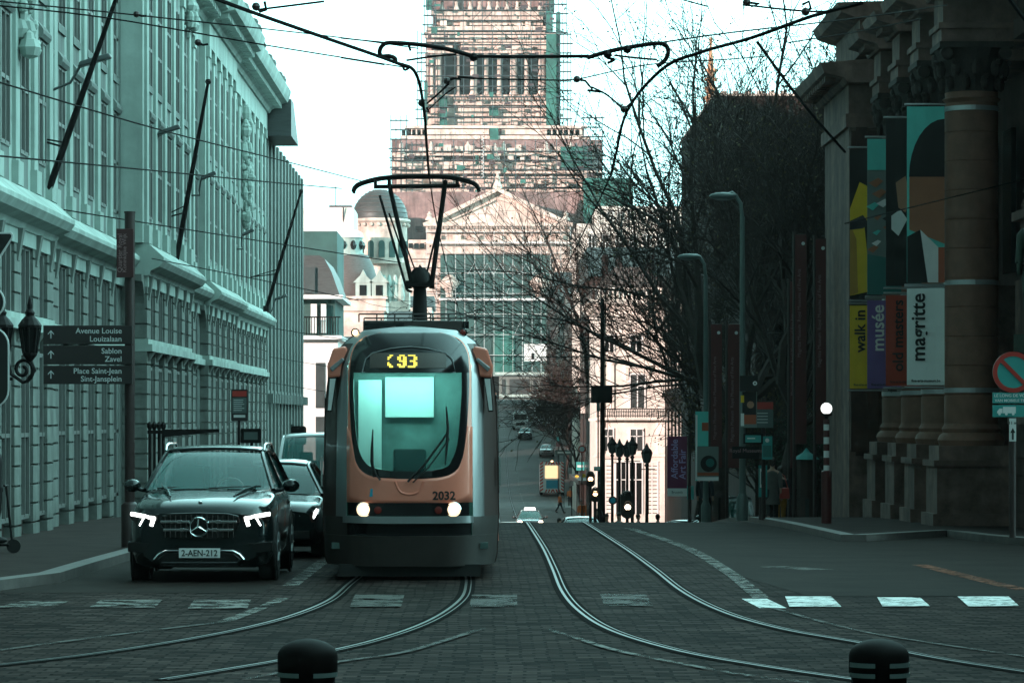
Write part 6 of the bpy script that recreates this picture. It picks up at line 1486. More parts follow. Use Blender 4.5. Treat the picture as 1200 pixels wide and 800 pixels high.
# ================================================================ TREES
def tree(name, label, px, Y, height, spread, seed, levels=5, nb=5, trunk_h=0.28, r0=0.26, leaves=0, leafm='leaf', lean=(0, 0), group='bare street trees', minr=0.012, up=0.35, x=None):
    rr = random.Random(seed); X = XX(px, Y) if x is None else x
    t = thing(name, label, 'tree', (X, Y, G(Y)+0.1), 0, group)
    tb = MB(); cb = MB(); lb = MB(); tips = []
    def grow(p, d, L, r, lv, mb):
        n = 4 if lv < 2 else 3; pts = [p]; rs = [r]; q = p.copy(); dd = d.copy()
        for i in range(n):
            dd = (dd+Vector((rr.gauss(0, .13), rr.gauss(0, .13), rr.gauss(0, .10)+up*0.10*(1 if lv < 4 else 0.3)))).normalized()
            q = q+dd*L/n; pts.append(q.copy()); rs.append(max(minr*0.6, r*(1-0.42*(i+1)/n)))
        mb.tube(pts, rs, 8 if lv == 0 else (5 if lv < 3 else 3), cap=False)
        if lv >= levels: tips.append(pts[-1]); tips.append(pts[-2]); return
        k = nb + (1 if lv == 0 else 0) - (1 if lv >= 3 else 0)
        for j in range(k):
            u = 0.30+0.70*(j+rr.random())/k if lv > 0 else 0.72+0.28*(j+0.5)/k
            i = min(n-1, int(u*n)); f = u*n-i; pp = pts[i].lerp(pts[i+1], f); ax = (pts[i+1]-pts[i]).normalized()
            a = j*2.4+rr.uniform(-.5, .5)+lv; perp = ax.orthogonal().normalized(); perp = Matrix.Rotation(a, 3, ax) @ perp
            ang = rr.uniform(0.45, 0.95) if lv == 0 else rr.uniform(0.4, 0.9)
            nd = (ax*math.cos(ang)+perp*math.sin(ang)); nd.z += up*(0.5 if lv < 3 else 0.1); nd.normalize()
            ls = L*(rr.uniform(0.62, 0.85) if lv > 0 else 1.0*spread)*(1.05-0.35*u if lv > 0 else 1)
            grow(pp, nd, ls, max(minr, rs[i]*rr.uniform(0.50, 0.68)), lv+1, cb)
        if lv > 0: grow(pts[-1], dd, L*0.7, max(minr, rs[-1]*0.85), lv+1, cb)
    L0 = height*trunk_h
    # direct leader keeps the crown tall
    grow(Vector((0, 0, -0.3)), Vector((lean[0], lean[1], 1)).normalized(), L0, r0, 0, tb)
    grow(Vector((lean[0]*L0, lean[1]*L0, L0*0.9)), Vector((lean[0]*1.5, lean[1], 1)).normalized(), height*0.32, r0*0.62, 1, cb)
    if leaves:
        for k in range(leaves):
            c = rr.choice(tips)+Vector((rr.gauss(0, .18), rr.gauss(0, .18), rr.gauss(0, .14))); s_ = rr.uniform(0.03, 0.07)
            a = Vector((rr.gauss(0, 1), rr.gauss(0, 1), rr.gauss(0, 1))).normalized(); b_ = a.orthogonal().normalized(); c_ = a.cross(b_)
            lb.add([c+b_*s_, c+c_*s_*0.7, c-b_*s_, c-c_*s_*0.7], [(0, 1, 2, 3)])
        lb.build('foliage', M[leafm], t, merge=False)
    tb.build('trunk', M['bark'], t, smooth=60, merge=False); cb.build('crown', M['twig'], t, smooth=60, merge=False)
    return t
tree('bare_tree', 'tallest bare tree, its boughs arching over the street beside the lamp post', 848, 112, 17.5, 1.35, 3, 5, 4, 0.33, 0.34, 2200, lean=(-0.10, 0))
tree('bare_tree', 'bare tree with upright boughs in front of the dark brick hall', 915, 104, 16.0, 1.1, 8, 5, 5, 0.34, 0.28, 2600)
tree('bare_tree', 'bare tree whose trunk stands hard against the museum corner', 966, 118, 16.5, 1.1, 12, 5, 5, 0.34, 0.26, 2200)
tree('bare_tree', 'tall narrow tree with rusty buds at the edge of the courthouse view', 690, 232, 26, 0.60, 23, 5, 4, 0.42, 0.28, 3400, minr=0.016)
bpy.data.objects[-1] if False else None
tree('bare_tree', 'slim bare tree beside the brown shop front', 812, 142, 14, 1.0, 31, 4, 5, 0.36, 0.2, 500, minr=0.02)
tree('bare_tree', 'small bare tree above the traffic queue in the valley', 664, 372, 13, 0.95, 41, 4, 5, 0.36, 0.2, 300, minr=0.03)
tree('bare_tree', 'bare tree by the coach on the far slope', 668, 390, 13, 0.95, 43, 4, 5, 0.36, 0.2, 300, minr=0.035)
tree('bare_tree', 'bare tree between the works truck and the cream corner house', 684, 262, 14, 0.9, 44, 4, 5, 0.36, 0.2, 500, minr=0.03)
tree('bush', 'dark evergreen shrub filling the museum garden behind the red masts', 952, 109, 5.5, 1.5, 51, 4, 6, 0.22, 0.14, 6500, leafm='leaf_d', group='garden shrubs')
tree('bush', 'olive leaved shrub under the bare trees near the beacon', 905, 116, 7.5, 1.4, 52, 4, 6, 0.25, 0.14, 6500, leafm='leaf', group='garden shrubs')
for o in list(bpy.data.objects):
    if o.get('label', '').startswith('dense budding tree'): o['label'] = 'dense budding tree rising beside the cream corner house roof'
    if o.name.startswith('bush'): o['category'] = 'shrub'

# ================================================================ STREET FURNITURE
def pole_lamp(name, label, px, Y, top_px, head_px, head_py, m='lamp_g', r=0.075, group='curved street lamps'):
    X = XX(px, Y); zt = ZZ(top_px, Y); g = G(Y)+0.1; t = thing(name, label, 'street lamp', (X, Y, g), 0, group)
    hx = XX(head_px, Y)-X; hz = ZZ(head_py, Y)-g; H_ = zt-g
    b = MB(); b.tube([(0, 0, 0), (0, 0, 1.2), (0, 0, H_-0.55)], [r*1.25, r, r*0.75], 10); b.tube([(0, 0, H_-0.6), (-0.04, 0, H_-0.25), (-0.16, 0, H_-0.06), (hx*0.55, 0, H_), (hx*0.75, 0, hz+0.04)], r*0.6, 8); b.lathe([(r*1.8, 0), (r*1.8, 0.5), (r*1.2, 0.62)], (0, 0, 0), 10)
    b.build('pole', M[m], t, smooth=50)
    b = MB(); b.ball((hx*1.0, 0, hz), 0.15, 12, 2.3, 0.9, 0.62); h = b.build('lamp_head', M[m], t, smooth=60)
    b = MB(); b.ball((hx*1.05, 0, hz-0.05), 0.12, 10, 2.0, 0.8, 0.5); b.build('lens', M['lampglass'], h, smooth=60)
    return t
pole_lamp('street_lamp', 'tall pale curved street lamp rising beside the portrait poster', 870, 76, 226, 848, 230)
pole_lamp('street_lamp', 'pale curved street lamp carrying the round-eyed poster, second along the kerb', 827, 92, 299, 808, 301)
# wall lamps and flagpoles on the stone building
for i, (hx_, hy_, Y, lb) in enumerate(((107, 74, 66, 'wall lamp crossing the first flagpole, closest to the street name blade'), (193, 155, 84, 'wall lamp on the projecting bay above the street name blade'), (238, 208, 100, 'wall lamp beside the second flagpole, just past the projecting bay'), (285, 274, 118, 'wall lamp over the bus stop sign'), (325, 350, 133, 'lowest wall lamp at the foot of the third flagpole'))):
    X, _, Z = P(hx_, hy_, Y); t = thing('wall_lamp', lb, 'wall lamp', (-8.9, Y, Z-0.3), 0, 'lamps on the stone building')
    dx = X+8.9
    b = MB(); b.tube([(-0.2, 0, -0.25), (0.15, 0, -0.25), (dx*0.55, 0, -0.10), (dx*0.75, 0, 0.22)], 0.03, 6); b.tube([(-0.2, 0, -0.42), (-0.2, 0, 0.0)], 0.05, 6); b.build('bracket', M['lamp_d'], t, smooth=60)
    b = MB(); b.add([(dx*0.72, -0.16, 0.20), (dx+0.42, -0.12, 0.40), (dx+0.42, 0.12, 0.40), (dx*0.72, 0.16, 0.20), (dx*0.76, -0.14, 0.32), (dx+0.36, -0.08, 0.50), (dx+0.36, 0.08, 0.50), (dx*0.76, 0.14, 0.32)], [(0,3,2,1),(4,5,6,7),(0,1,5,4),(1,2,6,5),(2,3,7,6),(3,0,4,7)]); b.build('lamp_head', M['lamp_d'], t, bevel=0.03)
for i, (a, c, Ya, lb) in enumerate((((46, 254), (137, -4), 65.6, 'longest black flagpole slanting out over the first cornice'), ((205, 314), (244, 96), 88.5, 'black flagpole slanting from the projecting bay cornice'), ((312, 362), (353, 224), 126, 'short black flagpole slanting near the end of the stone building'))):
    A = Vector(P(a[0], a[1], Ya)); Y2 = Ya
    B = Vector(P(c[0], c[1], Ya-1.2)); t = thing('flagpole', lb, 'flagpole', A, 0, 'flagpoles on the stone building'); d = B-A
    b = MB(); b.tube([(0, 0, 0), tuple(d*0.5), tuple(d)], [0.075, 0.065, 0.04], 8); b.build('pole', M['iron'], t, smooth=60)
    b = MB(); b.ball(tuple(d), 0.085, 8); b.build('finial', M['iron'], t); b = MB()
    b.tube([(-0.9, 0.2, 1.8 if i == 0 else 1.2), tuple(d*(0.32 if i == 0 else 0.3))], 0.022, 5); b.tube([(-0.9, 0.3, 1.75 if i == 0 else 1.15), tuple(d*0.34)], 0.018, 5); b.lathe([(0.12, -0.1), (0.12, 0.12)], (0, 0, 0), 8); b.build('stay', M['iron'], t)
# direction sign
Y = 54.2; X = XX(152, Y); g = G(Y)+0.13
sg = thing('direction_sign', 'dark direction sign with three arrowed place names on a slim post', 'sign', (X, Y, g))
M['sign_dk'] = mat('dark_sign_panel', (0.020, 0.014, 0.014), 0.5, var=0.1); M['sign_red'] = mat('burgundy_sign_panel', (0.055, 0.012, 0.014), 0.5, var=0.1); M['sign_txt'] = mat('sign_lettering', (0.62, 0.66, 0.66), 0.5, var=0)
b = MB(); b.tube([(0, 0, 0), (0, 0, ZZ(250, Y)-g)], 0.085, 12); b.lathe([(0.095, 0), (0.095, 0.03)], (0, 0, ZZ(250, Y)-g), 12); b.lathe([(0.14, 0), (0.14, 0.7), (0.09, 0.75)], (0, 0, 0), 12); b.build('post', M['iron_b'], sg, smooth=60)
for (y0, y1, l1, l2) in ((381.5, 403.5, 'Avenue Louise', 'Louizalaan'), (405, 427, 'Sablon', 'Zavel'), (428.5, 450, 'Place Saint-Jean', 'Sint-Jansplein')):
    xa, xb = XX(52, Y)-X, XX(156, Y)-X; z0, z1 = ZZ(y1, Y)-g, ZZ(y0, Y)-g
    b = MB(); b.box(xa, xb, -0.14, -0.10, z0, z1); pn_ = b.build('sign_blade', M['sign_dk'], sg, bevel=0.006)
    t_ = text('lettering', l1, 0.128, M['sign_txt'], pn_, (XX(144, Y)-X, -0.145, z0+(z1-z0)*0.70), align='RIGHT', bold=0.001); text('lettering', l2, 0.128, M['sign_txt'], pn_, (XX(144, Y)-X, -0.145, z0+(z1-z0)*0.27), align='RIGHT', bold=0.001)
    b = MB(); ax = XX(61, Y)-X; zc = (z0+z1)/2+0.0; b.box(ax-0.008, ax+0.008, -0.148, -0.142, zc-0.06, zc+0.05); b.add([(ax+s_*u, -0.146, zc+v) for s_ in (-1, 1) for u, v in ((0.0, 0.075), (0.05, 0.02), (0.05, 0.0), (0.0, 0.052))], [(0,1,2,3),(4,5,6,7)]); b.build('arrow', M['sign_txt'], pn_)
b = MB(); b.box(XX(137.5, Y)-X, XX(157.5, Y)-X, -0.13, -0.09, ZZ(325.5, Y)-g, ZZ(268.5, Y)-g); bl = b.build('district_blade', M['sign_red'], sg, bevel=0.006)
M['sign_txt2'] = mat('faded_sign_lettering', (0.30, 0.17, 0.18), 0.6, var=0)
text('lettering', 'Quartier Royal', 0.105, M['sign_txt2'], bl, (XX(141.5, Y)-X, -0.135, ZZ(297, Y)-g), (math.pi/2, -math.pi/2, 0)); text('lettering', 'Koninklijke Wijk', 0.095, M['sign_txt2'], bl, (XX(147, Y)-X, -0.135, ZZ(297, Y)-g), (math.pi/2, -math.pi/2, 0))
# bollards close to the viewer
M['bol'] = mat('black_bollard_paint', (0.004, 0.0022, 0.002), 0.7, spec=0.1, var=0.3, scale=10)
for px, lb, bands in ((360.5, 'dome-topped dark bollard with one pale band in front of the tram', (ZZ(789, 19.4),)), (1030, 'dome-topped dark bollard with two pale bands near the crosswalk', (ZZ(777.5, 19.4), ZZ(789.5, 19.4)))):
    Y = 19.4; t = thing('bollard', lb, 'bollard', (XX(px, Y), Y, G(Y)), 0, 'dome-topped bollards'); r = 0.178; zt = ZZ(748, Y)-G(Y)
    b = MB(); b.lathe([(r*1.15, 0), (r*1.15, 0.08), (r*0.92, 0.12), (r*0.92, zt-0.22), (r, zt-0.20), (r, zt-0.10)]+[(r*math.cos(a*math.pi/16), zt-0.10+0.10*math.sin(a*math.pi/16)) for a in range(1, 8)]+[(0.01, zt)], (0, 0, 0), 32); b.build('body', M['bol'], t, smooth=50)
    b = MB()
    for z in bands:
        for s_ in (-1, 1):
            ar = [R(-90+s_*(14+k*8)) for k in range(9)]; ring = []
            b.grid([[(1.012*r*math.cos(a), 1.012*r*math.sin(a), z-G(Y)+dz) for a in ar] for dz in (-0.013, 0.013)])
    for c_ in comps(b): c_.build('reflective_band', M['lamp_g'], t, solid=0.004)
# striped beacon
Y = 71.5; X = XX(968.5, Y); g = G(Y)+0.13
t = thing('crossing_beacon', 'crossing beacon with glowing white globe on a red and white banded pole', 'beacon', (X, Y, g)); zz = lambda py: ZZ(py, Y)-g
b = MB(); b.lathe([(0.115, 0), (0.115, zz(552)), (0.075, zz(551))], (0, 0, 0), 16); b.build('base', M['dred'], t, smooth=40)
bands = [(552, 545), (545, 536), (536, 528), (528, 520), (520, 512), (512, 504), (504, 497), (497, 491)]
for m, k in (('white', 1), ('dred', 0)):
    for i, (a, c) in enumerate(bands):
        if (i % 2 == 0) == (k == 1): b = MB(); b.lathe([(0.064, zz(a)), (0.064, zz(c))], (0, 0, 0), 16); b.build('pole_band', M[m], t, smooth=40)
b = MB(); b.lathe([(0.03, zz(491)), (0.05, zz(488)), (0.13, zz(486)), (0.13, zz(484.5))], (0, 0, 0), 16); b.build('globe_collar', M['iron'], t)
b = MB(); b.ball((0, 0, zz(478.5)), 0.125, 20); b.build('globe', M['lamp_on'], t, smooth=60)
# no parking sign
Y = 60; X = XX(1187, Y); g = G(Y)+0.13; t = thing('parking_sign', 'round red and blue no-parking sign over teal supplementary plates', 'road sign', (X, Y, g)); zz = lambda py: ZZ(py, Y)-g; xx = lambda px: XX(px, Y)-X
M['sign_teal'] = mat('teal_sign_face', (0.035, 0.30, 0.28), 0.5, var=0.05)
b = MB(); b.tube([(0, 0.05, 0), (0, 0.05, zz(412))], 0.065, 10); b.build('post', M['iron_b'], t, smooth=60)
cz = zz(436); cxs = xx(1187); Rr = 0.375
b = MB(); b.lathe([(Rr, 0.0), (Rr, 0.03), (0.01, 0.03), (0.01, 0)], (cxs, -0.03, cz), 40, 'y'); dsc = b.build('disc', M['sign_teal'], t)
b = MB(); b.lathe([(Rr*0.78, 0), (Rr*0.78, -0.008), (Rr*1.0, -0.008), (Rr*1.0, 0.0)], (cxs, -0.032, cz), 40, 'y', cap=False); a = R(-45); w_ = 0.035; L_ = Rr*0.8; d_ = (math.cos(a), math.sin(a)); n_ = (-d_[1]*w_, d_[0]*w_)
b.prism_y([(cxs-d_[0]*L_+n_[0], cz-d_[1]*L_+n_[1]), (cxs+d_[0]*L_+n_[0], cz+d_[1]*L_+n_[1]), (cxs+d_[0]*L_-n_[0], cz+d_[1]*L_-n_[1]), (cxs-d_[0]*L_-n_[0], cz-d_[1]*L_-n_[1])], -0.042, -0.031); b.build('ring_and_bar', M['red'], dsc)
b = MB(); b.box(xx(1163), xx(1211), -0.03, 0.0, zz(472.5), zz(460)); pl_ = b.build('text_plate', M['sign_teal'], t, bevel=0.004)
text('lettering', 'LE LONG DE VOIRIE', 0.078, M['white'], pl_, (xx(1187), -0.034, zz(463.5)), bold=0.001); text('lettering', 'VAN MOBIELE TEKST', 0.072, M['white'], pl_, (xx(1187), -0.034, zz(469.3)), bold=0.001)
b = MB(); b.box(xx(1163), xx(1211), -0.03, 0.0, zz(488.5), zz(474.5)); pl_ = b.build('lorry_plate', M['sign_teal'], t, bevel=0.004)
b = MB(); b.box(xx(1175), xx(1190), -0.038, -0.031, zz(484), zz(476.5)); b.prism_y([(xx(1168), zz(484)), (xx(1174.4), zz(484)), (xx(1174.4), zz(478.5)), (xx(1171), zz(478.5)), (xx(1168.5), zz(481.5))], -0.038, -0.031)
for q in (1171, 1179, 1187): b.lathe([(0.025, 0), (0.025, -0.008)], (xx(q), -0.031, zz(484.8)), 10, 'y')
b.build('lorry_symbol', M['white'], pl_)
b = MB(); b.box(xx(1182.5), xx(1190.5), -0.035, 0.0, zz(517), zz(490)); pl_ = b.build('arrow_plate', M['white'], t, bevel=0.004)
b = MB(); b.box(xx(1186)-0.008, xx(1186)+0.024, -0.042, -0.036, zz(515), zz(506)); b.add([(xx(1183.5), -0.04, zz(507)), (xx(1189.5), -0.04, zz(507)), (xx(1186.5), -0.04, zz(501))], [(0, 1, 2)]); b.build('arrow', M['black'], pl_); text('lettering', '11 m', 0.075, M['black'], pl_, (xx(1186.5), -0.04, zz(495.5)), bold=0.002)
# left edge: backs of a traffic light and of a triangular sign
Y = 33.0; X = XX(-6, Y); t = thing('signal_post', 'traffic signal backboard and triangular sign seen half cut by the frame edge', 'traffic light', (X, Y, G(Y))); zz = lambda py: ZZ(py, Y)-G(Y); xx = lambda px: XX(px, Y)-X
b = MB(); b.tube([(xx(-14), 0.1, 0), (xx(-14), 0.1, zz(262))], 0.06, 10); b.build('post', M['iron'], t)
def rounded(x0, x1, z0, z1, r, n=6):
    o = []
    for cx_, cz_, a0 in ((x1-r, z1-r, 0), (x0+r, z1-r, 90), (x0+r, z0+r, 180), (x1-r, z0+r, 270)):
        for k in range(n+1): a = R(a0+90*k/n); o.append((cx_+r*math.cos(a), cz_+r*math.sin(a)))
    return o
b = MB(); b.prism_y(rounded(xx(-38), xx(10.5), zz(478), zz(383), 0.18), 0, 0.03); bo = b.build('backboard', M['white'], t); b = MB(); b.prism_y(rounded(xx(-36.6), xx(9), zz(476.5), zz(384.5), 0.17), -0.006, -0.001); b.build('board_face', M['black'], bo)
b = MB(); b.lathe([(0.17, 0), (0.17, 0.03)], (xx(-14), 0.0, zz(354)), 24, 'y'); rs_ = b.build('round_sign', M['white'], t); b = MB(); b.lathe([(0.155, -0.006), (0.155, -0.001)], (xx(-14), 0.0, zz(354)), 24, 'y'); b.build('sign_face', M['black'], rs_)
b = MB(); b.prism_y([(xx(-42), zz(272)), (xx(13), zz(272)), (xx(15.5), zz(275)), (xx(14.5), zz(279)), (xx(-12), zz(322)), (xx(-18), zz(322)), (xx(-45), zz(279))], 0, 0.03); tg = b.build('triangle_sign', M['white'], t); b = MB(); b.prism_y([(xx(-41), zz(274)), (xx(12), zz(274)), (xx(13.5), zz(276)), (xx(13), zz(278.5)), (xx(-14), zz(320)), (xx(-43), zz(279))], -0.006, -0.001); b.build('sign_face', M['black'], tg)
# ornate wall lanterns
for (px, lb) in ((35, 'ornate wrought iron wall lantern on a scroll bracket'), (2, 'second ornate wall lantern, mostly hidden behind the signal backboard')):
    Y = 58 if px == 35 else 57.6; X = XX(px, Y); t = thing('wall_lantern', lb, 'lantern', (X, Y, ZZ(424, Y)), 0, 'scroll bracket lanterns')
    s_ = F/Y; u = 1/s_
    b = MB(); b.lathe([(3*u, -4*u), (8*u, 0), (11*u, 26*u), (12.5*u, 28*u), (12.5*u, 31*u)], (0, 0, 12*u), 8); b.build('lantern_glass', M['win_dark'], t)
    b = MB()
    for k in range(8):
        a = 2*math.pi*k/8; b.tube([(8*u*math.cos(a), 8*u*math.sin(a), 10*u), (12.6*u*math.cos(a), 12.6*u*math.sin(a), 40*u)], 0.018, 5)
    b.lathe([(13.5*u, 40*u), (14*u, 43*u), (9*u, 50*u), (5*u, 54*u), (6*u, 58*u), (3*u, 62*u), (3.4*u, 67*u), (0.3*u, 78*u)], (0, 0, 0), 12); b.lathe([(2*u, 0), (8.5*u, 8*u), (8.5*u, 11*u)], (0, 0, 0), 10); b.build('lantern_frame', M['iron'], t)
    b = MB(); sp_pts = []
    for k in range(26): a = R(-90+k*22); rad = (15-0.5*k)*u; sp_pts.append((-8*u+rad*math.cos(a)*0.9, 0, -9*u+rad*math.sin(a)))
    b.tube([(-26*u, 0, 2*u), (-22*u, 0, -14*u), (-8*u, 0, -24*u)]+sp_pts[1:], 0.035, 6); b.tube([(-2*u, 0, -20*u), (6*u, 0, -10*u), (2*u, 0, 0), (0, 0, 4*u)], 0.03, 6); b.tube([(-60*u, 0, -18*u), (-20*u, 0, -20*u)], 0.03, 6); b.build('scroll_bracket', M['iron'], t, smooth=60)
# bus stop sign, shelter screen, iron gate posts
Y = 74; X = XX(280, Y); g = G(Y)+0.13; t = thing('bus_stop_sign', 'bus stop sign with dark red header on a thin post behind the SUV', 'bus stop sign', (X, Y, g)); zz = lambda py: ZZ(py, Y)-g; xx = lambda px: XX(px, Y)-X
b = MB(); b.tube([(0, 0.05, 0), (0, 0.05, zz(456))], 0.03, 8); b.build('post', M['iron'], t); b = MB(); b.prism_y(rounded(xx(271), xx(290.5), zz(493), zz(456), 0.03), -0.03, 0.03); bo = b.build('panel', M['sign_dk'], t)
b = MB(); b.box(xx(272.5), xx(289), -0.036, -0.031, zz(464.5), zz(458)); b.build('header', M['red'], bo); b = MB(); b.box(xx(272.5), xx(289), -0.036, -0.031, zz(484), zz(466)); b.build('timetable', M['lamp_g'], bo); b = MB(); b.box(xx(274), xx(287.5), -0.036, -0.031, zz(489), zz(486)); b.build('footer', M['offwhite'], bo)
b = MB()
for k in range(6): b = MB(); b.box(xx(274), xx(274+rr.uniform(9, 13)), -0.039, -0.0365, zz(469+2.4*k), zz(468.3+2.4*k)); b.build('text_line', M['offwhite'], bo)
t = thing('stop_display', 'grey framed display board under the bus stop sign', 'display', (XX(295, 76), 76, G(76)+0.13)); Y = 76; X = XX(295, Y); zz = lambda py: ZZ(py, Y)-G(Y)-0.13; xx = lambda px: XX(px, Y)-X
b = MB(); b.prism_y(rounded(xx(282), xx(306), zz(519), zz(502), 0.03), -0.04, 0.04); fr = b.build('frame', M['iron'], t); b = MB(); b.box(xx(286), xx(302), -0.05, -0.041, zz(515), zz(506)); b.build('screen', M['lamp_g'], fr); b = MB(); b.tube([(0, 0, 0), (0, 0, zz(519))], 0.04, 6); b.build('post', M['iron'], t)
Y = 70; X = XX(185, Y); t = thing('iron_gatepost', 'black iron gatepost of four knobbed bars with a long sloping arm', 'gatepost', (X, Y, G(Y)+0.1)); zz = lambda py: ZZ(py, Y)-G(Y)-0.1; xx = lambda px: XX(px, Y)-X
b = MB()
for q in (175.5, 181, 186.5, 191.5): b.tube([(xx(q), 0, 0), (xx(q), 0, zz(500))], 0.035, 6); b.lathe([(0.035, zz(503)), (0.06, zz(500)), (0.055, zz(497)), (0.02, zz(494))], (xx(q), 0, 0), 8)
b.box(xx(173), xx(194), -0.05, 0.05, zz(508), zz(504)); b.build('post', M['iron'], t); b = MB(); b.add([(xx(190), -0.05, zz(512)), (xx(257), -0.03, zz(506)), (xx(257), -0.03, zz(502.5)), (xx(190), -0.05, zz(503)), (xx(190), 0.05, zz(512)), (xx(257), 0.03, zz(506)), (xx(257), 0.03, zz(502.5)), (xx(190), 0.05, zz(503))], [(0,1,2,3),(7,6,5,4),(0,4,5,1),(1,5,6,2),(2,6,7,3),(3,7,4,0)]); b.build('arm', M['iron'], t)
Y = 96; X = XX(350, Y); t = thing('kerb_signal', 'dark traffic signal beside the white people carrier roof', 'traffic light', (X, Y, G(Y)+0.1)); zz = lambda py: ZZ(py, Y)-G(Y)-0.1
b = MB(); b.prism_y(rounded(-0.22, 0.22, zz(521), zz(499), 0.08), -0.1, 0.1); b.build('housing', M['iron'], t); b = MB(); b.tube([(-0.18, 0.05, 0), (-0.18, 0.05, zz(497))], 0.05, 8); b.build('post', M['lamp_g'], t)
# ornate standard lamps at the crossing
def classic(px, Y, top, base, lb, dotted=False):
    X = XX(px, Y); g = G(Y)+0.1; t = thing('standard_lamp', lb, 'street lamp', (X, Y, g), 0, 'black ornate lamps at the crossing'); s_ = F/Y; H_ = ZZ(top, Y)-g; u = 1.0
    b = MB(); b.lathe([(0.22, 0), (0.22, 0.3), (0.12, 0.9), (0.10, 1.0), (0.075, 1.2), (0.06, H_-1.0), (0.11, H_-0.95), (0.05, H_-0.85)], (0, 0, 0), 10); b.tube([(-0.35, 0, H_-1.1), (0.35, 0, H_-1.1)], 0.02, 5); b.build('post', M['iron'], t, smooth=40)
    b = MB(); b.lathe([(0.08, H_-0.85), (0.14, H_-0.8), (0.22, H_-0.42)], (0, 0, 0), 6); l = b.build('lantern_glass', M['lamp_d'], t); b = MB(); b.lathe([(0.25, H_-0.42), (0.2, H_-0.3), (0.1, H_-0.2), (0.06, H_-0.1), (0.02, H_)], (0, 0, 0), 6)
    for k in range(6): a = math.pi/3*k; b.tube([(0.14*math.cos(a), 0.14*math.sin(a), H_-0.8), (0.23*math.cos(a), 0.23*math.sin(a), H_-0.42)], 0.015, 4)
    b.build('lantern_cap', M['iron'], t)
classic(717.5, 160, 511, 612, 'black ornate lamp at the end of the row, closest to the works'); classic(726, 152, 514, 612, 'short black ornate lamp, second in the row'); classic(735, 158, 515, 612, 'black ornate lamp in the middle of the row behind the stop signal'); classic(741, 146, 511, 612, 'tallest black ornate lamp in the row'); classic(758, 138, 519, 614, 'black ornate lamp standing apart beside the purple banner')
# signals with lit lamps
def signal(name, lb, px, Y, top, bot, lit_py, lit='amber_on', w=0.36, r=0.1, post=True):
    X = XX(px, Y); g = G(Y)+0.1; t = thing(name, lb, 'traffic light', (X, Y, g), 0, 'traffic signals at the crest'); zt, zb_ = ZZ(top, Y)-g, ZZ(bot, Y)-g
    if post: b = MB(); b.tube([(0, 0.15, 0), (0, 0.15, zt)], 0.055, 8); b.build('post', M['iron_b'], t)
    b = MB(); b.prism_y(rounded(-w/2, w/2, zb_, zt, w*0.42), -0.08, 0.08); h = b.build('housing', M['black'], t)
    b = MB(); zl = ZZ(lit_py, Y)-g; b.lathe([(r, -0.09), (r*0.8, -0.11), (0.01, -0.12)], (0, 0, zl), 16, 'y'); b.build('lit_lens', M[lit], h, smooth=60)
    b = MB(); n = 3
    for k in range(n):
        z = zb_+(zt-zb_)*(0.5+k)/n
        b.tube([(r*1.3*math.cos(a), -0.14, z+r*1.3*math.sin(a)) for a in [math.pi*q/6 for q in range(7)]], 0.02, 4)
    b.build('visor', M['black'], h); return t
signal('stop_signal', 'black signal with glowing orange-white lamp low on its backboard, by the ornate lamps', 735.5, 84, 575, 607, 594, 'warm_on', 0.36, 0.075)
signal('stop_signal', 'slim signal with a small orange lamp above the orange worker', 692, 120, 553, 570, 561, 'amber_on', 0.32, 0.09)
signal('stop_signal', 'slim signal with a small orange lamp below another, beside the orange worker', 697.5, 116, 572, 588, 578, 'amber_on', 0.32, 0.09)
signal('stop_signal', 'small signal with a pale lamp on the post behind the ornate lamps', 704, 130, 558, 572, 565, 'lamp_on', 0.24, 0.05)
# works area plates and signs
def small_sign(name, lb, px, py, Y, w, h, m, sh='box', post=True, cat='sign', group='signs at the works beyond the crest', m2=None):
    X = XX(px, Y); g = G(Y); t = thing(name, lb, cat, (X, Y, g), 0, group); z = ZZ(py, Y)-g
    b = MB(); w /= F/Y; h /= F/Y
    if sh == 'box': b.box(-w/2, w/2, -0.04, 0, z-h/2, z+h/2)
    else: b.lathe([(w/2, -0.04), (w/2, 0.0)], (0, 0, z), 24, 'y')
    f = b.build('face', M[m], t)
    if m2:
        b = MB()
        if sh == 'box': b.box(-w*0.36, w*0.36, -0.05, -0.042, z-h*0.12, z+h*0.12)
        else: b.lathe([(w*0.33, -0.05), (w*0.33, -0.042)], (0, 0, z), 20, 'y')
        b.build('symbol', M[m2], f)
    if post: b = MB(); b.tube([(0, 0.05, 0), (0, 0.05, z)], 0.04, 6); b.build('post', M['iron'], t)
    return t
small_sign('works_sign', 'bright cyan square works panel over yellow lamps', 680, 546, 240, 9.5, 10, 'sign_teal', m2='white')
small_sign('works_lamp', 'yellow twin works lamp under the cyan panel', 676, 559, 238, 5, 6, 'ban_yel', 'round', cat='lamp'); small_sign('works_lamp', 'yellow works lamp pointing up beside its twin', 684, 557.5, 236, 5, 6, 'ban_yel', 'round', cat='lamp')
small_sign('street_board', 'long pale street board on two posts above the maintenance truck', 661, 530, 300, 21, 6, 'lamp_g', m2='white'); small_sign('round_sign', 'round red ringed sign on the dark pole by the works', 682, 526, 170, 9, 9, 'red', 'round', m2='offwhite')
small_sign('direction_plate', 'teal street plate beside the dark pole', 702, 549, 150, 12, 5, 'sign_teal', m2='white'); small_sign('round_sign', 'dark blue round sign left of the black stop signal', 718, 586, 100, 10, 10, 'sign_dk', 'round', m2='blue_l')
for o in bpy.data.objects:
    if o.get('label') == 'dark blue round sign left of the black stop signal': o['label'] = 'dark blue round sign between the black stop signal and the works'
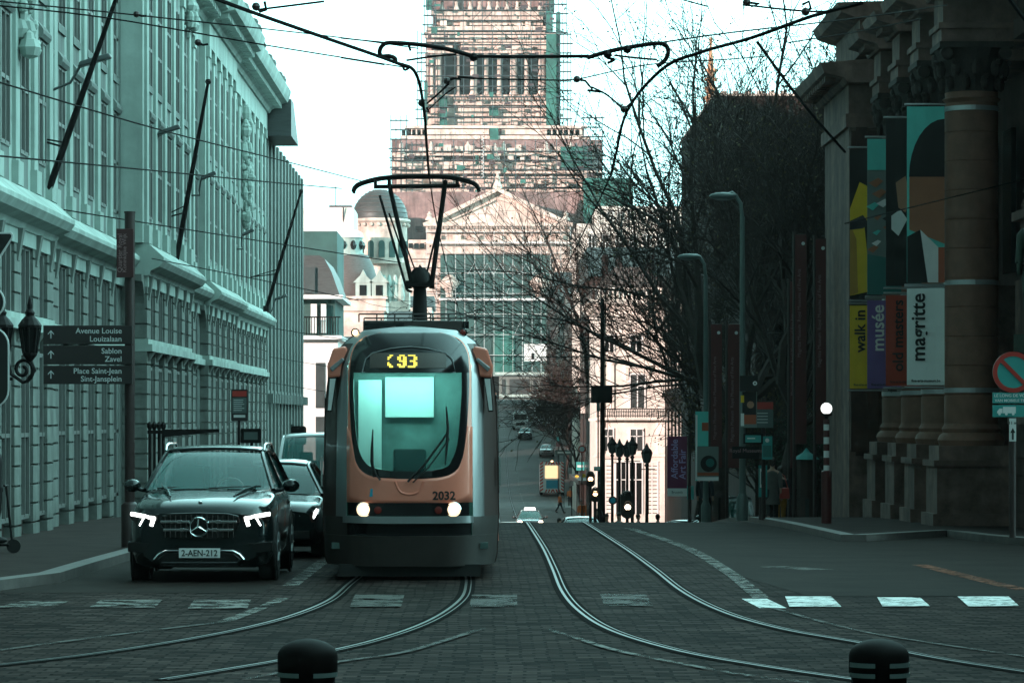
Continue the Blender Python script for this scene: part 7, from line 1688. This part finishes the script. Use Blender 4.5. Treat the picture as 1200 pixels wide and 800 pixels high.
small_sign('round_sign', 'dark round traffic sign on the post by the second poster', 843, 579, 96, 8, 12, 'sign_dk', 'round', m2='iron_b'); small_sign('parking_plate', 'green parking plate with a white letter below the purple banner', 810 if False else 809, 577, 100, 8, 16, 'sign_teal', group='plates by the poster lamp')
small_sign('white_lamp_box', 'small lit white box low beside the works', 670, 566, 230, 4, 6, 'lampglass', cat='box'); small_sign('shop_sign', 'pale lit shop sign high in the valley', 654, 514, 330, 4, 5, 'sign_teal', cat='sign'); small_sign('shop_sign', 'burgundy shop sign beside the pale lit one', 655, 520.5, 320, 7, 5, 'dred')
small_sign('wall_sign', 'white framed picture sign on the dark house front', 701, 476, 160, 4, 12, 'lamp_g'); small_sign('wall_sign', 'square pink sign on the dark house front', 684, 480, 240, 7, 8, 'stone_sun')
# tall dark pole left of the corner house
t = thing('mast', 'thick dark mast beside the cream corner house carrying signs', 'mast', (XX(706, 100), 100, G(100))); b = MB(); b.tube([(0, 0, 0), (0, 0, ZZ(350, 100)-G(100))], [0.09, 0.06], 8); b.build('pole', M['iron'], t); b = MB(); b.box(-0.35, 0.3, -0.15, 0.1, ZZ(472, 100)-G(100), ZZ(452, 100)-G(100)); b.build('control_box', M['iron'], t)
# poster pillars
def hang_banner(name, lb, px0, px1, y0, y1, Y, m, cat='banner', pole=None):
    X = XX((px0+px1)/2, Y); g = G(Y)+0.1; t = thing(name, lb, cat, (X, Y, g)); w = XX(px1, Y)-XX(px0, Y); z0, z1 = ZZ(y1, Y)-g, ZZ(y0, Y)-g
    b = MB(); b.box(-w/2, w/2, -0.02, 0.02, z0, z1); c = b.build('cloth', M[m], t)
    if pole is not None: xp = XX(pole, Y)-X; b = MB(); b.tube([(xp, 0.06, 0), (xp, 0.06, z1+0.1)], 0.05, 8); b.tube([(xp, 0.05, z1), (w/2, 0, z1)], 0.02, 5); b.build('post', M['iron_b'], t)
    return t, w, z0, z1, c
t, w, z0, z1, c = hang_banner('fair_banner', 'purple banner lettered with an art fair name in lilac above a white foot', 782, 805, 511, 581, 97, 'ban_purple', pole=808)
b = MB(); b.box(-w/2, w/2, -0.03, -0.021, z0, z0+(z1-z0)*0.13); b.build('white_foot', M['white'], c)
text('lettering', 'Affordable', 0.275, M['ban_lilac'], c, (-w*0.12, -0.03, z0+(z1-z0)*0.62), (math.pi/2, -math.pi/2, 0), bold=0.003); text('lettering', 'Art Fair', 0.275, M['ban_lilac'], c, (w*0.28, -0.03, z0+(z1-z0)*0.53), (math.pi/2, -math.pi/2, 0), bold=0.003)
text('lettering', 'Brussels', 0.1, M['black'], c, (0, -0.035, z0+(z1-z0)*0.065))
t, w, z0, z1, c = hang_banner('lamp_poster', 'tall teal poster with an orange square and dark round motif on the second lamp', 815, 830, 482, 563, 91.5, 'ban_teal')
def fld(c, m, x0, x1, u0, u1, k, name='printed_field', round_=False):
    b = MB(); H_ = z1-z0
    if round_: b.lathe([((x1-x0)*w/2, -0.021-0.003*k), ((x1-x0)*w/2, -0.0205)], ((x0+x1)/2*w, 0, z0+(u0+u1)/2*H_), 20, 'y')
    else: b.box(x0*w, x1*w, -0.021-0.003*k, -0.0205, z0+u0*H_, z0+u1*H_)
    return b.build(name, M[m], c)
fld(c, 'ban_rust', 0.0, 0.5, 0.72, 0.84, 1); fld(c, 'ban_dteal', -0.5, 0.5, 0.3, 0.5, 1); fld(c, 'ban_white', -0.5, -0.35, 0.02, 0.95, 2)
t, w, z0, z1, c = hang_banner('lamp_poster', 'wide dark poster with a round motif beside the tall teal poster', 817, 842, 523, 563, 91.0, 'ban_grey')
fld(c, 'ban_black', -0.35, 0.42, 0.1, 0.9, 1, round_=True); fld(c, 'ban_dteal', -0.1, 0.3, 0.35, 0.7, 2, round_=True); fld(c, 'ban_rust', -0.5, 0.5, 0.15, 0.24, 2); fld(c, 'ban_white', -0.5, 0.5, 0.0, 0.11, 3)
t, w, z0, z1, c = hang_banner('portrait_poster', 'poster with warm tan oval on dark ground under a small dark plate', 868, 887, 459, 501, 75.6, 'ban_grey')
fld(c, 'ban_black', -0.4, 0.45, 0.25, 1.0, 1); fld(c, 'ban_skin', -0.12, 0.32, 0.42, 0.86, 2, round_=True); fld(c, 'ban_rust', -0.3, 0.45, 0.1, 0.36, 2); fld(c, 'ban_white', -0.5, -0.3, 0.05, 0.4, 3); fld(c, 'ban_yel', -0.5, -0.3, 0.7, 0.9, 3)
t, w, z0, z1, c = hang_banner('museum_plate', 'small black plate with a white ring above the tan oval poster', 867, 888, 440, 458, 75.4, 'ban_black'); fld(c, 'white', 0.22, 0.46, 0.3, 0.7, 1, round_=True); fld(c, 'ban_black', 0.29, 0.39, 0.4, 0.6, 2, round_=True)
t, w, z0, z1, c = hang_banner('info_panel', 'grey notice panel with dark red header next to the tan oval poster', 885, 906, 471, 501, 76.5, 'lamp_g', pole=895); fld(c, 'red', -0.5, 0.5, 0.72, 1.0, 1)
for k in range(4): fld(c, 'offwhite', -0.4, 0.2, 0.55-0.12*k, 0.58-0.12*k, 1)
t, w, z0, z1, c = hang_banner('info_panel', 'teal lit notice box below the grey notice panel', 871, 894, 508, 520, 75.2, 'iron'); fld(c, 'sign_teal', -0.4, 0.4, 0.15, 0.85, 1); fld(c, 'white', -0.3, 0.1, 0.5, 0.6, 2)
t, w, z0, z1, c = hang_banner('info_panel', 'black name board with faint lettering under the teal notice box', 858, 890, 523, 537, 75.0, 'iron'); text('lettering', 'Royal Museums', 0.12, M['sign_txt2'], c, (0, -0.03, (z0+z1)/2+0.04))
t, w, z0, z1, c = hang_banner('info_panel', 'narrow green panel with white symbols at the edge of the notice cluster', 893, 905, 511, 538, 76.0, 'sign_teal'); fld(c, 'white', -0.2, 0.2, 0.75, 0.9, 1, round_=True); fld(c, 'ban_dteal', -0.4, 0.4, 0.1, 0.6, 1)
t, w, z0, z1, c = hang_banner('info_panel', 'slim pale poster standing by the grey-coated pedestrian', 889, 899, 545, 582, 77.0, 'sign_teal', pole=892); fld(c, 'white', -0.35, 0.3, 0.3, 0.9, 1); fld(c, 'ban_dteal', -0.25, 0.15, 0.4, 0.8, 2)
# red mast banners in the museum garden
for i, (a, c_, y0, Y, lb) in enumerate(((932, 945, 275, 92, 'tallest dark red mast banner, next to the museum corner'), (956, 968, 280, 88, 'dark red mast banner overlapping the museum corner pier'), (833, 846, 380, 98, 'dark red mast banner closest to the second lamp'), (853, 867, 380, 96, 'dark red mast banner behind the tall pale lamp'), (926, 933, 330, 99, 'thin dark red mast banner seen edge-on in the garden'))):
    t, w, z0, z1, c = hang_banner('mast_banner', lb, a, c_, y0, 548 if i > 1 else 520, Y, 'dred', pole=a-1); t['group'] = 'dark red mast banners'
    b = MB(); b.lathe([(0.05, -0.022), (0.05, -0.03)], (w*0.2, 0, z1-0.25), 10, 'y'); b.build('white_dot', M['offwhite'], c)
    text('lettering', 'Magritte Museum  Royal Museums of Fine Arts', 0.13, M['sign_txt2'], c, (-w*0.15, -0.03, z1-2.2), (math.pi/2, -math.pi/2, 0))
# small green-roofed kiosk
t = thing('kiosk', 'narrow kiosk with a pointed pale green roof in the garden', 'kiosk', (XX(945, 104), 104, G(104))); z = lambda py: ZZ(py, 104)-G(104)
b = MB(); b.lathe([(0.42, z(538)), (0.3, z(534)), (0.12, z(530)), (0.02, z(525))], (0, 0, 0), 8); b.build('roof', M['sign_teal'], t); b = MB(); b.lathe([(0.3, 0), (0.3, z(538))], (0, 0, 0), 8); b.build('body', M['brown_b'], t); b = MB(); b.box(-0.06, 0.06, -0.33, -0.29, 0.5, 1.4); b.build('window', M['win_far'], t)
# bronze statue on its bracket by the museum window
# ================================================================ PEOPLE
def figure(name, label, loc, rz=0, h=1.72, pose='walk', top='car_dark', legs='iron', skin='skin', hair='hair', coat=0.0, cat='person', bag=None, vest=None, group=None, shoes='black', stride=0.28):
    t = thing(name, label, cat, loc, rz, group); k = h/1.75
    if pose == 'walk': hipz, fa, fb = 0.90, (-stride, 0.0), (stride, 0.06)
    else: hipz, fa, fb = 0.93, (-0.02, 0), (0.03, 0)
    V = []; E = []; Rr = []
    def v(x, y, z, r): V.append((x*k, y*k, z*k)); Rr.append(r*k); return len(V)-1
    def chain(par, pts):
        for p in pts: i = v(*p); E.append((par, i)); par = i
        return par
    pel = v(0, 0, hipz, 0.135)
    ch_ = chain(pel, [(0, 0, hipz+0.14, 0.125), (0, 0.0, hipz+0.34, 0.145), (0, 0.01, hipz+0.48, 0.10)])
    neck = chain(ch_, [(0, 0, hipz+0.58, 0.052), (0, -0.01, hipz+0.66, 0.075), (0, -0.015, hipz+0.76, 0.092), (0, 0, hipz+0.84, 0.06)])
    for s, (fy, fz) in ((-1, fa), (1, fb)):
        chain(pel, [(s*0.09, fy*0.1, hipz-0.10, 0.095), (s*0.10, fy*0.35-0.04, 0.49+fz*0.5, 0.062), (s*0.10, fy*0.9+(0.03 if fy > 0 else 0), 0.10+fz, 0.042), (s*0.105, fy*0.9-0.10, 0.035+fz*0.4, 0.034), (s*0.11, fy*0.9-0.17, 0.03+fz*0.3, 0.026)])
        ay = -fy*0.7
        hd = chain(ch_, [(s*0.17, 0.01, hipz+0.46, 0.062), (s*0.22, ay*0.35+0.02, hipz+0.22, 0.045), (s*0.235, ay*0.9-0.04, hipz-0.0, 0.034), (s*0.235, ay*1.0-0.06, hipz-0.07, 0.034), (s*0.23, ay*1.05-0.07, hipz-0.13, 0.022)])
    me = bpy.data.meshes.new('body'); me.from_pydata(V, E, []); o = bpy.data.objects.new('body', me); COL.objects.link(o); o.parent = t
    me.materials.append(M[skin]); sk = o.modifiers.new('Skin', 'SKIN'); sk.use_smooth_shade = True
    for i, d in enumerate(me.skin_vertices[0].data): d.radius = (Rr[i], Rr[i]*(0.8 if i < 4 else 1)); d.use_root = (i == 0)
    sb_ = o.modifiers.new('Subdivision', 'SUBSURF'); sb_.levels = 1; sb_.render_levels = 2
    # clothes: shells around torso, arms and legs
    def shell(nm, parts, m):
        b = MB()
        for pts, rs in parts: b.tube([(x*k, y*k, z*k) for x, y, z in pts], [r*k for r in rs], 12)
        return b.build(nm, M[m], t, smooth=60)
    hem = hipz-0.05-coat
    b = MB(); rings = []
    for z, wx, wy in ((hem, 0.17+coat*0.12, 0.13+coat*0.12), (hipz, 0.165, 0.125), (hipz+0.15, 0.155, 0.115), (hipz+0.34, 0.185, 0.135), (hipz+0.47, 0.175, 0.115), (hipz+0.535, 0.07, 0.07)):
        rings.append([(wx*k*math.cos(a), wy*k*math.sin(a), z*k) for a in [2*math.pi*q/16 for q in range(16)]])
    b.loft(rings)
    for s, (fy, fz) in ((-1, fa), (1, fb)):
        ay = -fy*0.7; b.tube([(s*0.15*k, 0, (hipz+0.47)*k), (s*0.20*k, 0.01*k, (hipz+0.40)*k), (s*0.225*k, (ay*0.35+0.02)*k, (hipz+0.22)*k), (s*0.24*k, (ay*0.85-0.03)*k, (hipz+0.03)*k)], [0.06*k, 0.078*k, 0.062*k, 0.052*k], 10)
    b.build('jacket' if not coat else 'coat', M[top], t, smooth=60)
    shell('trousers', [([(s*0.085, fy*0.05, hipz-0.02), (s*0.10, fy*0.2-0.01, hipz-0.18), (s*0.10, fy*0.37-0.03, 0.49+fz*0.5), (s*0.10, fy*0.9+(0.03 if fy > 0 else 0), 0.09+fz)], [0.10, 0.105, 0.078, 0.064]) for s, (fy, fz) in ((-1, fa), (1, fb))], legs)
    b = MB()
    for s, (fy, fz) in ((-1, fa), (1, fb)): b.ball((s*0.107*k, (fy*0.9-0.08)*k, (0.045+fz*0.5)*k), 0.07*k, 10, 0.75, 1.9, 0.75)
    b.build('shoe', M[shoes], t, smooth=60)
    b = MB(); b.ball((0, 0.015*k, (hipz+0.785)*k), 0.108*k, 14, 0.88, 1.0, 1.0); b.ball((0, 0.05*k, (hipz+0.72)*k), 0.085*k, 10, 1, 0.7, 1.1); b.build('hair', M[hair], t, smooth=60)
    b = MB(); zc = (hipz+0.755)*k; b.ball((-0.03*k, -0.098*k, zc+0.01*k), 0.011*k, 6); b.ball((0.03*k, -0.098*k, zc+0.01*k), 0.011*k, 6); b.build('eye', M['black'], t)
    b = MB(); b.ball((0, -0.108*k, zc-0.02*k), 0.017*k, 6, 0.8, 1, 1.4); b.build('nose', M[skin], t, smooth=60)
    if vest:
        b = MB(); rings = []
        for z, wx, wy in ((hipz+0.0, 0.18, 0.14), (hipz+0.15, 0.172, 0.13), (hipz+0.34, 0.195, 0.148), (hipz+0.50, 0.16, 0.12)): rings.append([(wx*k*math.cos(a), wy*k*math.sin(a), z*k) for a in [2*math.pi*q/16 for q in range(16)]])
        b.loft(rings); b.build('vest', M[vest], t, smooth=60)
    if bag:
        side, m = bag; bt = thing('handbag', 'red shoulder bag carried by the grey-coated pedestrian', 'bag', Vector(loc)+Vector((side*0.34, 0.02, 0.62)))
        b = MB(); b.prism_y([(-0.14, 0), (0.14, 0), (0.12, 0.30), (-0.12, 0.30)], -0.07, 0.07); b.build('pouch', M[m], bt, bevel=0.03); b = MB(); b.tube([(-0.09, 0, 0.28), (-0.10, 0, 0.55), (-0.12, 0, 0.72), (0.0, 0, 0.62), (0.09, 0, 0.28)], 0.012, 5); b.build('strap', M[m], bt)
    return t
M['coat_grey'] = mat('grey_wool_coat', (0.10, 0.095, 0.09), 0.9, var=0.15, scale=8); M['yellow_cloth'] = mat('mustard_cloth', (0.36, 0.17, 0.03), 0.9, var=0.2, scale=8); M['navy'] = mat('dark_navy_cloth', (0.015, 0.018, 0.024), 0.9, var=0.15)
figure('person', 'pedestrian in a grey knee-length coat walking away past the beacon', (XX(905, 90), 90, G(90)+0.13), R(175), 1.72, 'walk', 'coat_grey', 'black', coat=0.38, bag=(1, 'red'), shoes='white', stride=0.18)
figure('person', 'pedestrian in mustard trousers walking just behind the grey-coated one', (XX(914.5, 94), 94, G(94)+0.13), R(180), 1.66, 'walk', 'navy', 'yellow_cloth', stride=0.2, shoes='white')
figure('person', 'road worker in an orange vest and dark trousers striding across the far road', (XX(656, 280), 280, G(280)+0.01), R(100), 1.80, 'walk', 'orange', 'navy', vest='orange', stride=0.34)
figure('person', 'road worker in full orange jacket standing under the works lamps', (XX(681.5, 232), 232, G(232)+0.01), R(20), 1.85, 'stand', 'orange', 'offwhite', coat=0.35, vest='orange')
figure('person', 'second road worker in orange half hidden behind the first at the works', (XX(688.5, 236), 236, G(236)+0.01), R(-30), 1.80, 'stand', 'orange', 'navy', coat=0.25)
figure('person', 'dark clothed pedestrian crossing just beyond the crest beside the taxi', (XX(655.5, 150), 150, G(150)+0.01), R(80), 1.68, 'walk', 'navy', 'iron', stride=0.25)
figure('person', 'dark clothed pedestrian waiting behind the slim signals', (XX(711, 132), 132, G(132)+0.01), R(10), 1.72, 'stand', 'navy', 'iron')
figure('person', 'pedestrian in a pale top beside the round blue sign', (XX(725, 128), 128, G(128)+0.01), R(-20), 1.68, 'stand', 'lamp_g', 'dred')
figure('person', 'scooter rider in dark clothes at the edge of the pavement, cut by the frame', (XX(-9, 51), 51.2, G(51)+0.28), R(90), 1.72, 'stand', 'black', 'iron', skin='car_in', hair='black')
t = thing('kick_scooter', 'black kick scooter under the rider at the pavement edge', 'scooter', (XX(-20, 51), 51, G(51)+0.13)); b = MB(); b.box(-0.5, 0.42, -0.07, 0.07, 0.11, 0.15); b.build('deck', M['iron'], t, bevel=0.02); b = MB(); b.tube([(0.46, 0, 0.12), (0.36, 0, 1.05)], 0.02, 6); b.tube([(0.36, -0.2, 1.05), (0.36, 0.2, 1.05)], 0.018, 6); b.build('handlebar', M['iron'], t)
for x in (-0.52, 0.48): b = MB(); b.lathe([(0.06, -0.025), (0.11, -0.025), (0.11, 0.025), (0.06, 0.025)], (x, 0, 0.11), 16, 'y'); b.build('wheel', M['rubber'], t)
for i, (px, Y, lb, tp_, lg) in enumerate(((668, 300, 'pedestrian in a rust jacket on the far kerb behind the works truck', 'orange', 'navy'), (700, 190, 'pedestrian in dark red near the mast at the crossing', 'dred', 'iron'), (748, 150, 'pedestrian in black standing among the ornate lamps', 'navy', 'iron'), (771, 140, 'pedestrian in grey beside the lamp that stands apart', 'coat_grey', 'navy'), (826, 96, 'pedestrian in navy at the foot of the wide dark poster', 'navy', 'iron'))):
    figure('person', lb, (XX(px, Y), Y, G(Y)+0.12), R(40*i), 1.72, 'walk' if i % 2 else 'stand', tp_, lg)
# bronze statue by the museum window
M['bronze'] = mat('green_bronze', (0.035, 0.055, 0.042), 0.45, metal=0.5, var=0.4, scale=6)
st = figure('statue', 'green bronze figure standing on the museum ledge beside the window hood', (11.02, 65.6, ZZ(392, 65.6)), R(-20), 2.6, 'stand', 'bronze', 'bronze', skin='bronze', hair='bronze', cat='statue', shoes='bronze', coat=0.1)
b = MB(); b.box(-0.4, 0.4, -0.35, 0.4, -0.35, 0.0); b.box(-0.3, 0.3, -0.25, 0.4, -0.7, -0.35); b.build('plinth', M['bronze'], st)
# driver of the SUV, seated
dv = thing('person', 'driver in dark clothes with both hands on the wheel inside the SUV', 'person', (SX+0.36, SY+2.72, SZ+0.60))
V = [(0,0,0,.15),(0,.05,.2,.13),(0,.06,.42,.15),(0,.04,.56,.06),(0,.02,.66,.085),(0,.02,.76,.08)]; me = bpy.data.meshes.new('body')
vs = [p[:3] for p in V]; ed = [(i, i+1) for i in range(5)]; rs = [p[3] for p in V]
for s in (-1, 1):
    for j, p in enumerate([(s*.19,.05,.44,.06), (s*.24,-.12,.30,.045), (s*.17,-.38,.46,.035), (s*.15,-.44,.50,.035)]): vs.append(p[:3]); rs.append(p[3]); ed.append((2 if j == 0 else len(vs)-2, len(vs)-1))
    for j, p in enumerate([(s*.10,-.15,.0,.09), (s*.12,-.5,.05,.07), (s*.12,-.75,-.25,.05)]): vs.append(p[:3]); rs.append(p[3]); ed.append((0 if j == 0 else len(vs)-2, len(vs)-1))
me.from_pydata(vs, ed, []); o = bpy.data.objects.new('body', me); COL.objects.link(o); o.parent = dv; me.materials.append(M['skin']); sk = o.modifiers.new('Skin', 'SKIN'); sk.use_smooth_shade = True
for i, d in enumerate(me.skin_vertices[0].data): d.radius = (rs[i], rs[i]*0.85); d.use_root = (i == 0)
sb_ = o.modifiers.new('Subdivision', 'SUBSURF'); sb_.levels = 1; sb_.render_levels = 2
b = MB(); b.loft([[(wx*math.cos(a), 0.05+wy*math.sin(a), z) for a in [2*math.pi*q/14 for q in range(14)]] for z, wx, wy in ((-.08, .19, .16), (.2, .17, .15), (.42, .2, .16), (.5, .1, .09))])
for s in (-1, 1): b.tube([(s*.16, .05, .46), (s*.25, -.12, .30), (s*.18, -.34, .44)], [.07, .06, .045], 8)
b.build('jacket', M['navy'], dv, smooth=60); b = MB(); b.ball((0, .035, .79), .105, 12, .9, 1, .8); b.build('hair', M['hair'], dv, smooth=60)

# ================================================================ OVERHEAD WIRES
def wire(label, pts, r=0.012, name='overhead_wire', cat='wire', m='wire', sag=0.0, k=6, group='overhead wires'):
    P3 = [Vector(P(*p)) for p in pts]; c = catmull([tuple(p) for p in P3], k) if len(P3) > 2 else [P3[0].lerp(P3[1], i/12) for i in range(13)]
    if len(P3) == 2 and sag:
        for i, p in enumerate(c): u = i/12; p.z -= sag*4*u*(1-u)
    b = MB(); b.tube([tuple(p-c[0]) for p in c], r, 5); o = b.build(name, M[m]); o.location = c[0]; tag(o, label, cat, group); return o
wire('thick contact wire curving from the pantograph up over the SUV', [(503, 207, 50.2), (500, 170, 44), (497, 130, 39), (487, 86, 34.2), (460, 72, 33), (380, 44, 31), (300, 16, 29.3), (240, -6, 28)], 0.019)
wire('thick contact wire curving over the second track towards the museum', [(716, 205, 47.5), (722, 180, 45.5), (735, 130, 39.5), (775, 82, 34.2), (820, 62, 33), (880, 45, 31.5), (950, 20, 30), (1010, 4, 29)], 0.019)
wire('contact wire running beyond the pantograph down the street', [(503, 207, 50.2), (512, 262, 64), (528, 330, 90), (545, 390, 140)], 0.012); wire('contact wire running down the street above the second track', [(716, 205, 47.5), (690, 260, 60), (655, 330, 86), (625, 390, 140)], 0.012)
WL = [('long span wire from the sky edge to above the pediment', [(-10, 1, 40), (150, 17, 43), (380, 42, 47), (490, 57, 50)], 0.010), ('second span wire just under the long one over the stone building', [(-10, 6, 40), (130, 22, 41), (310, 53, 42), (480, 80, 44)], 0.010),
 ('sagging span wire crossing the tall facade at mid height', [(-10, 94, 42), (190, 153, 52), (345, 192, 66), (430, 214, 80)], 0.013), ('nearly level span wire across the facade below the middle lamp', [(-10, 182, 42), (180, 200, 55), (300, 212, 65), (400, 221, 76)], 0.013),
 ('span wire starting at the first cornice and crossing the flagpoles', [(75, 246, 58), (200, 266, 62), (380, 294, 72), (470, 308, 80)], 0.012), ('lower span wire crossing the projecting bay', [(178, 303, 74), (300, 327, 78), (420, 352, 84)], 0.012), ('lowest span wire running past the ribbed block', [(316, 384, 90), (420, 400, 96), (480, 404, 100)], 0.010), ('faint span wire under the ribs', [(316, 418, 90), (400, 432, 96)], 0.008), ('faint lowest wire by the ribbed block', [(316, 448, 90), (400, 462, 96)], 0.008),
 ('span wire climbing from the curved bracket to the museum roof', [(775, 50, 36), (860, 38, 38), (1000, 22, 44), (1110, 6, 50)], 0.010), ('thin wire over the bare tree towards the museum cornice', [(925, 50, 44), (1000, 38, 46), (1080, 22, 48)], 0.010), ('black wire crossing the banners and the column', [(990, 262, 60), (1080, 240, 62), (1210, 208, 65)], 0.012),
 ('slanting guy wire falling from the sky to the banners', [(888, 50, 58), (940, 120, 62), (990, 178, 68)], 0.03), ('black cable cutting the upper museum corner', [(1180, -5, 50), (1200, 22, 50), (1215, 40, 50)], 0.035),
 ('thin wire passing between curved bracket and hanger', [(400, 45, 40), (470, 52, 38)], 0.010), ('thin wire left of the junction knot', [(400, 68, 42), (450, 76, 40)], 0.010), ('thin wire leading off the second hanger to the sky', [(830, 8, 40), (800, 0, 40)], 0.01), ('wire across the street from the tram roof horn towards the courthouse', [(546, 371, 50), (640, 374, 60), (720, 376, 66)], 0.009), ('second low wire across the courthouse nets', [(548, 417, 56), (640, 418, 62), (700, 419, 66)], 0.007),
 ('thin span wire joining the two hangers above the courthouse', [(555, 92, 39), (660, 94, 39.5), (700, 88, 39.5)], 0.009), ('steady wire from hanger to the second junction', [(700, 88, 39.5), (760, 76, 37), (850, 70, 38), (900, 66, 40)], 0.008), ('stay wire dropping from the hanger to the second junction', [(693, 102, 39), (712, 112, 39), (735, 132, 39.5)], 0.012), ('stay wire from the first junction up to its hanger', [(500, 122, 39), (516, 108, 39), (526, 98, 39)], 0.012), ('loop wire beside the first junction', [(503, 128, 39), (520, 112, 38.5), (534, 102, 38.5)], 0.008),
 ('wire between roof edge and hanger at the top of the sky', [(300, 12, 34), (380, 2, 34)], 0.012), ('short wire at the top beyond the hanger', [(870, 6, 36), (960, 14, 36), (1010, 4, 36)], 0.012)]
for lb, pts, r in WL:
    if lb.startswith('thin wire left'): lb = 'thin wire leading into the first junction knot'
    wire(lb, pts, r)
# curved tubular hanger over the tracks
Yh = 36
t = thing('wire_hanger', 'long curved tube hanger with hooked ends above both contact wires', 'wire bracket', P(615, 66, Yh)); o0 = Vector(P(615, 66, Yh))
def hp_(pts, r, nm='tube', m='iron', Y=Yh): b = MB(); b.tube([tuple(Vector(P(p.x, p.y, Y))-o0) for p in catmull([(x, y, 0) for x, y in pts], 5)], r, 7); return b.build(nm, M[m], t, smooth=60)
hp_([(463, 75), (463, 69), (456, 66), (447, 66), (445, 60), (449, 53), (458, 50.5), (490, 52.5), (520, 57), (540, 62), (557, 67)], 0.025); hp_([(553, 66), (600, 66.5), (690, 66)], 0.02); hp_([(688, 68), (715, 60), (750, 53.5), (772, 51), (781, 54), (783, 62), (779, 71), (770, 78)], 0.025)
b = MB()
for x, y in ((555, 67), (712, 64), (735, 58)): b.ball(tuple(Vector(P(x, y, Yh))-o0), 0.05, 8)
b.build('clamp', M['iron'], t)
hp_([(471, 74), (474, 82), (479, 80)], 0.014, 'hook'); hp_([(708, 63), (712, 68), (720, 70), (712, 74)], 0.016, 'hook'); hp_([(720, 65), (745, 68), (770, 70)], 0.012, 'hook'); hp_([(479, 52), (481, 60)], 0.014, 'hook'); hp_([(766, 52), (767, 58)], 0.014, 'hook'); hp_([(476, 71), (510, 66), (535, 64)], 0.012, 'hook')
def insulator(lb, pts, Y=39):
    o1 = Vector(P(pts[0][0], pts[0][1], Y)); t = thing('wire_clamp', lb, 'wire clamp', o1, 0, 'clamps on the overhead wires')
    b = MB(); q = [Vector(P(x, y, Y))-o1 for x, y in pts]; b.tube([tuple(p) for p in q], 0.016, 6)
    b.build('hook', M['iron'], t); b = MB()
    b.ball(tuple(q[0]), 0.045, 8)
    b.build('insulator', M['iron_b'], t)
insulator('knotted clamp with two hooks at the first contact wire junction', [(494, 121), (498, 130), (503, 132), (500, 126)]); insulator('orange-brown insulator clamp hanging before the colonnade', [(524, 95), (532, 92), (540, 93), (536, 90), (556, 92)]); insulator('clamp with a bent arm over the dark tree top', [(676, 93), (686, 95), (690, 100), (694, 105), (688, 106), (706, 108)]); insulator('clamp joining the second contact wire and its stay', [(731, 128), (736, 130), (738, 122), (729, 130)]); insulator('zigzag clamp on the wire under the top of the sky', [(300, 8), (305, 14), (312, 12), (310, 2)], 33); insulator('clamp on the thick wire near the top sky edge', [(944, 14), (950, 10), (948, 2), (940, 6)], 33); insulator('ringed clamp with a short arm at the very top of the sky', [(875, 3), (890, 5), (880, 8)], 34); insulator('small clamp where a thin wire meets the stone building cornice', [(232, 50), (238, 53), (244, 52)], 41)
insulator('small clamp high on the flagpole wire', [(160, 17), (166, 19), (172, 19)], 43)
# haze over the whole place
def haze(density):
    b = MB(); b.box(-1500, 1500, -140, 1500, -9, 110); o = b.build('haze', bpy.data.materials.new('haze_air')); m = o.data.materials[0]; m.use_nodes = True; n = m.node_tree; n.nodes.clear()
    v = n.nodes.new('ShaderNodeVolumePrincipled'); v.inputs['Color'].default_value = (0.95, 0.93, 0.93, 1); v.inputs['Density'].default_value = density; v.inputs['Anisotropy'].default_value = 0.3
    out = n.nodes.new('ShaderNodeOutputMaterial'); n.links.new(v.outputs[0], out.inputs['Volume']); o['kind'] = 'stuff'; return o
haze(0.0001)
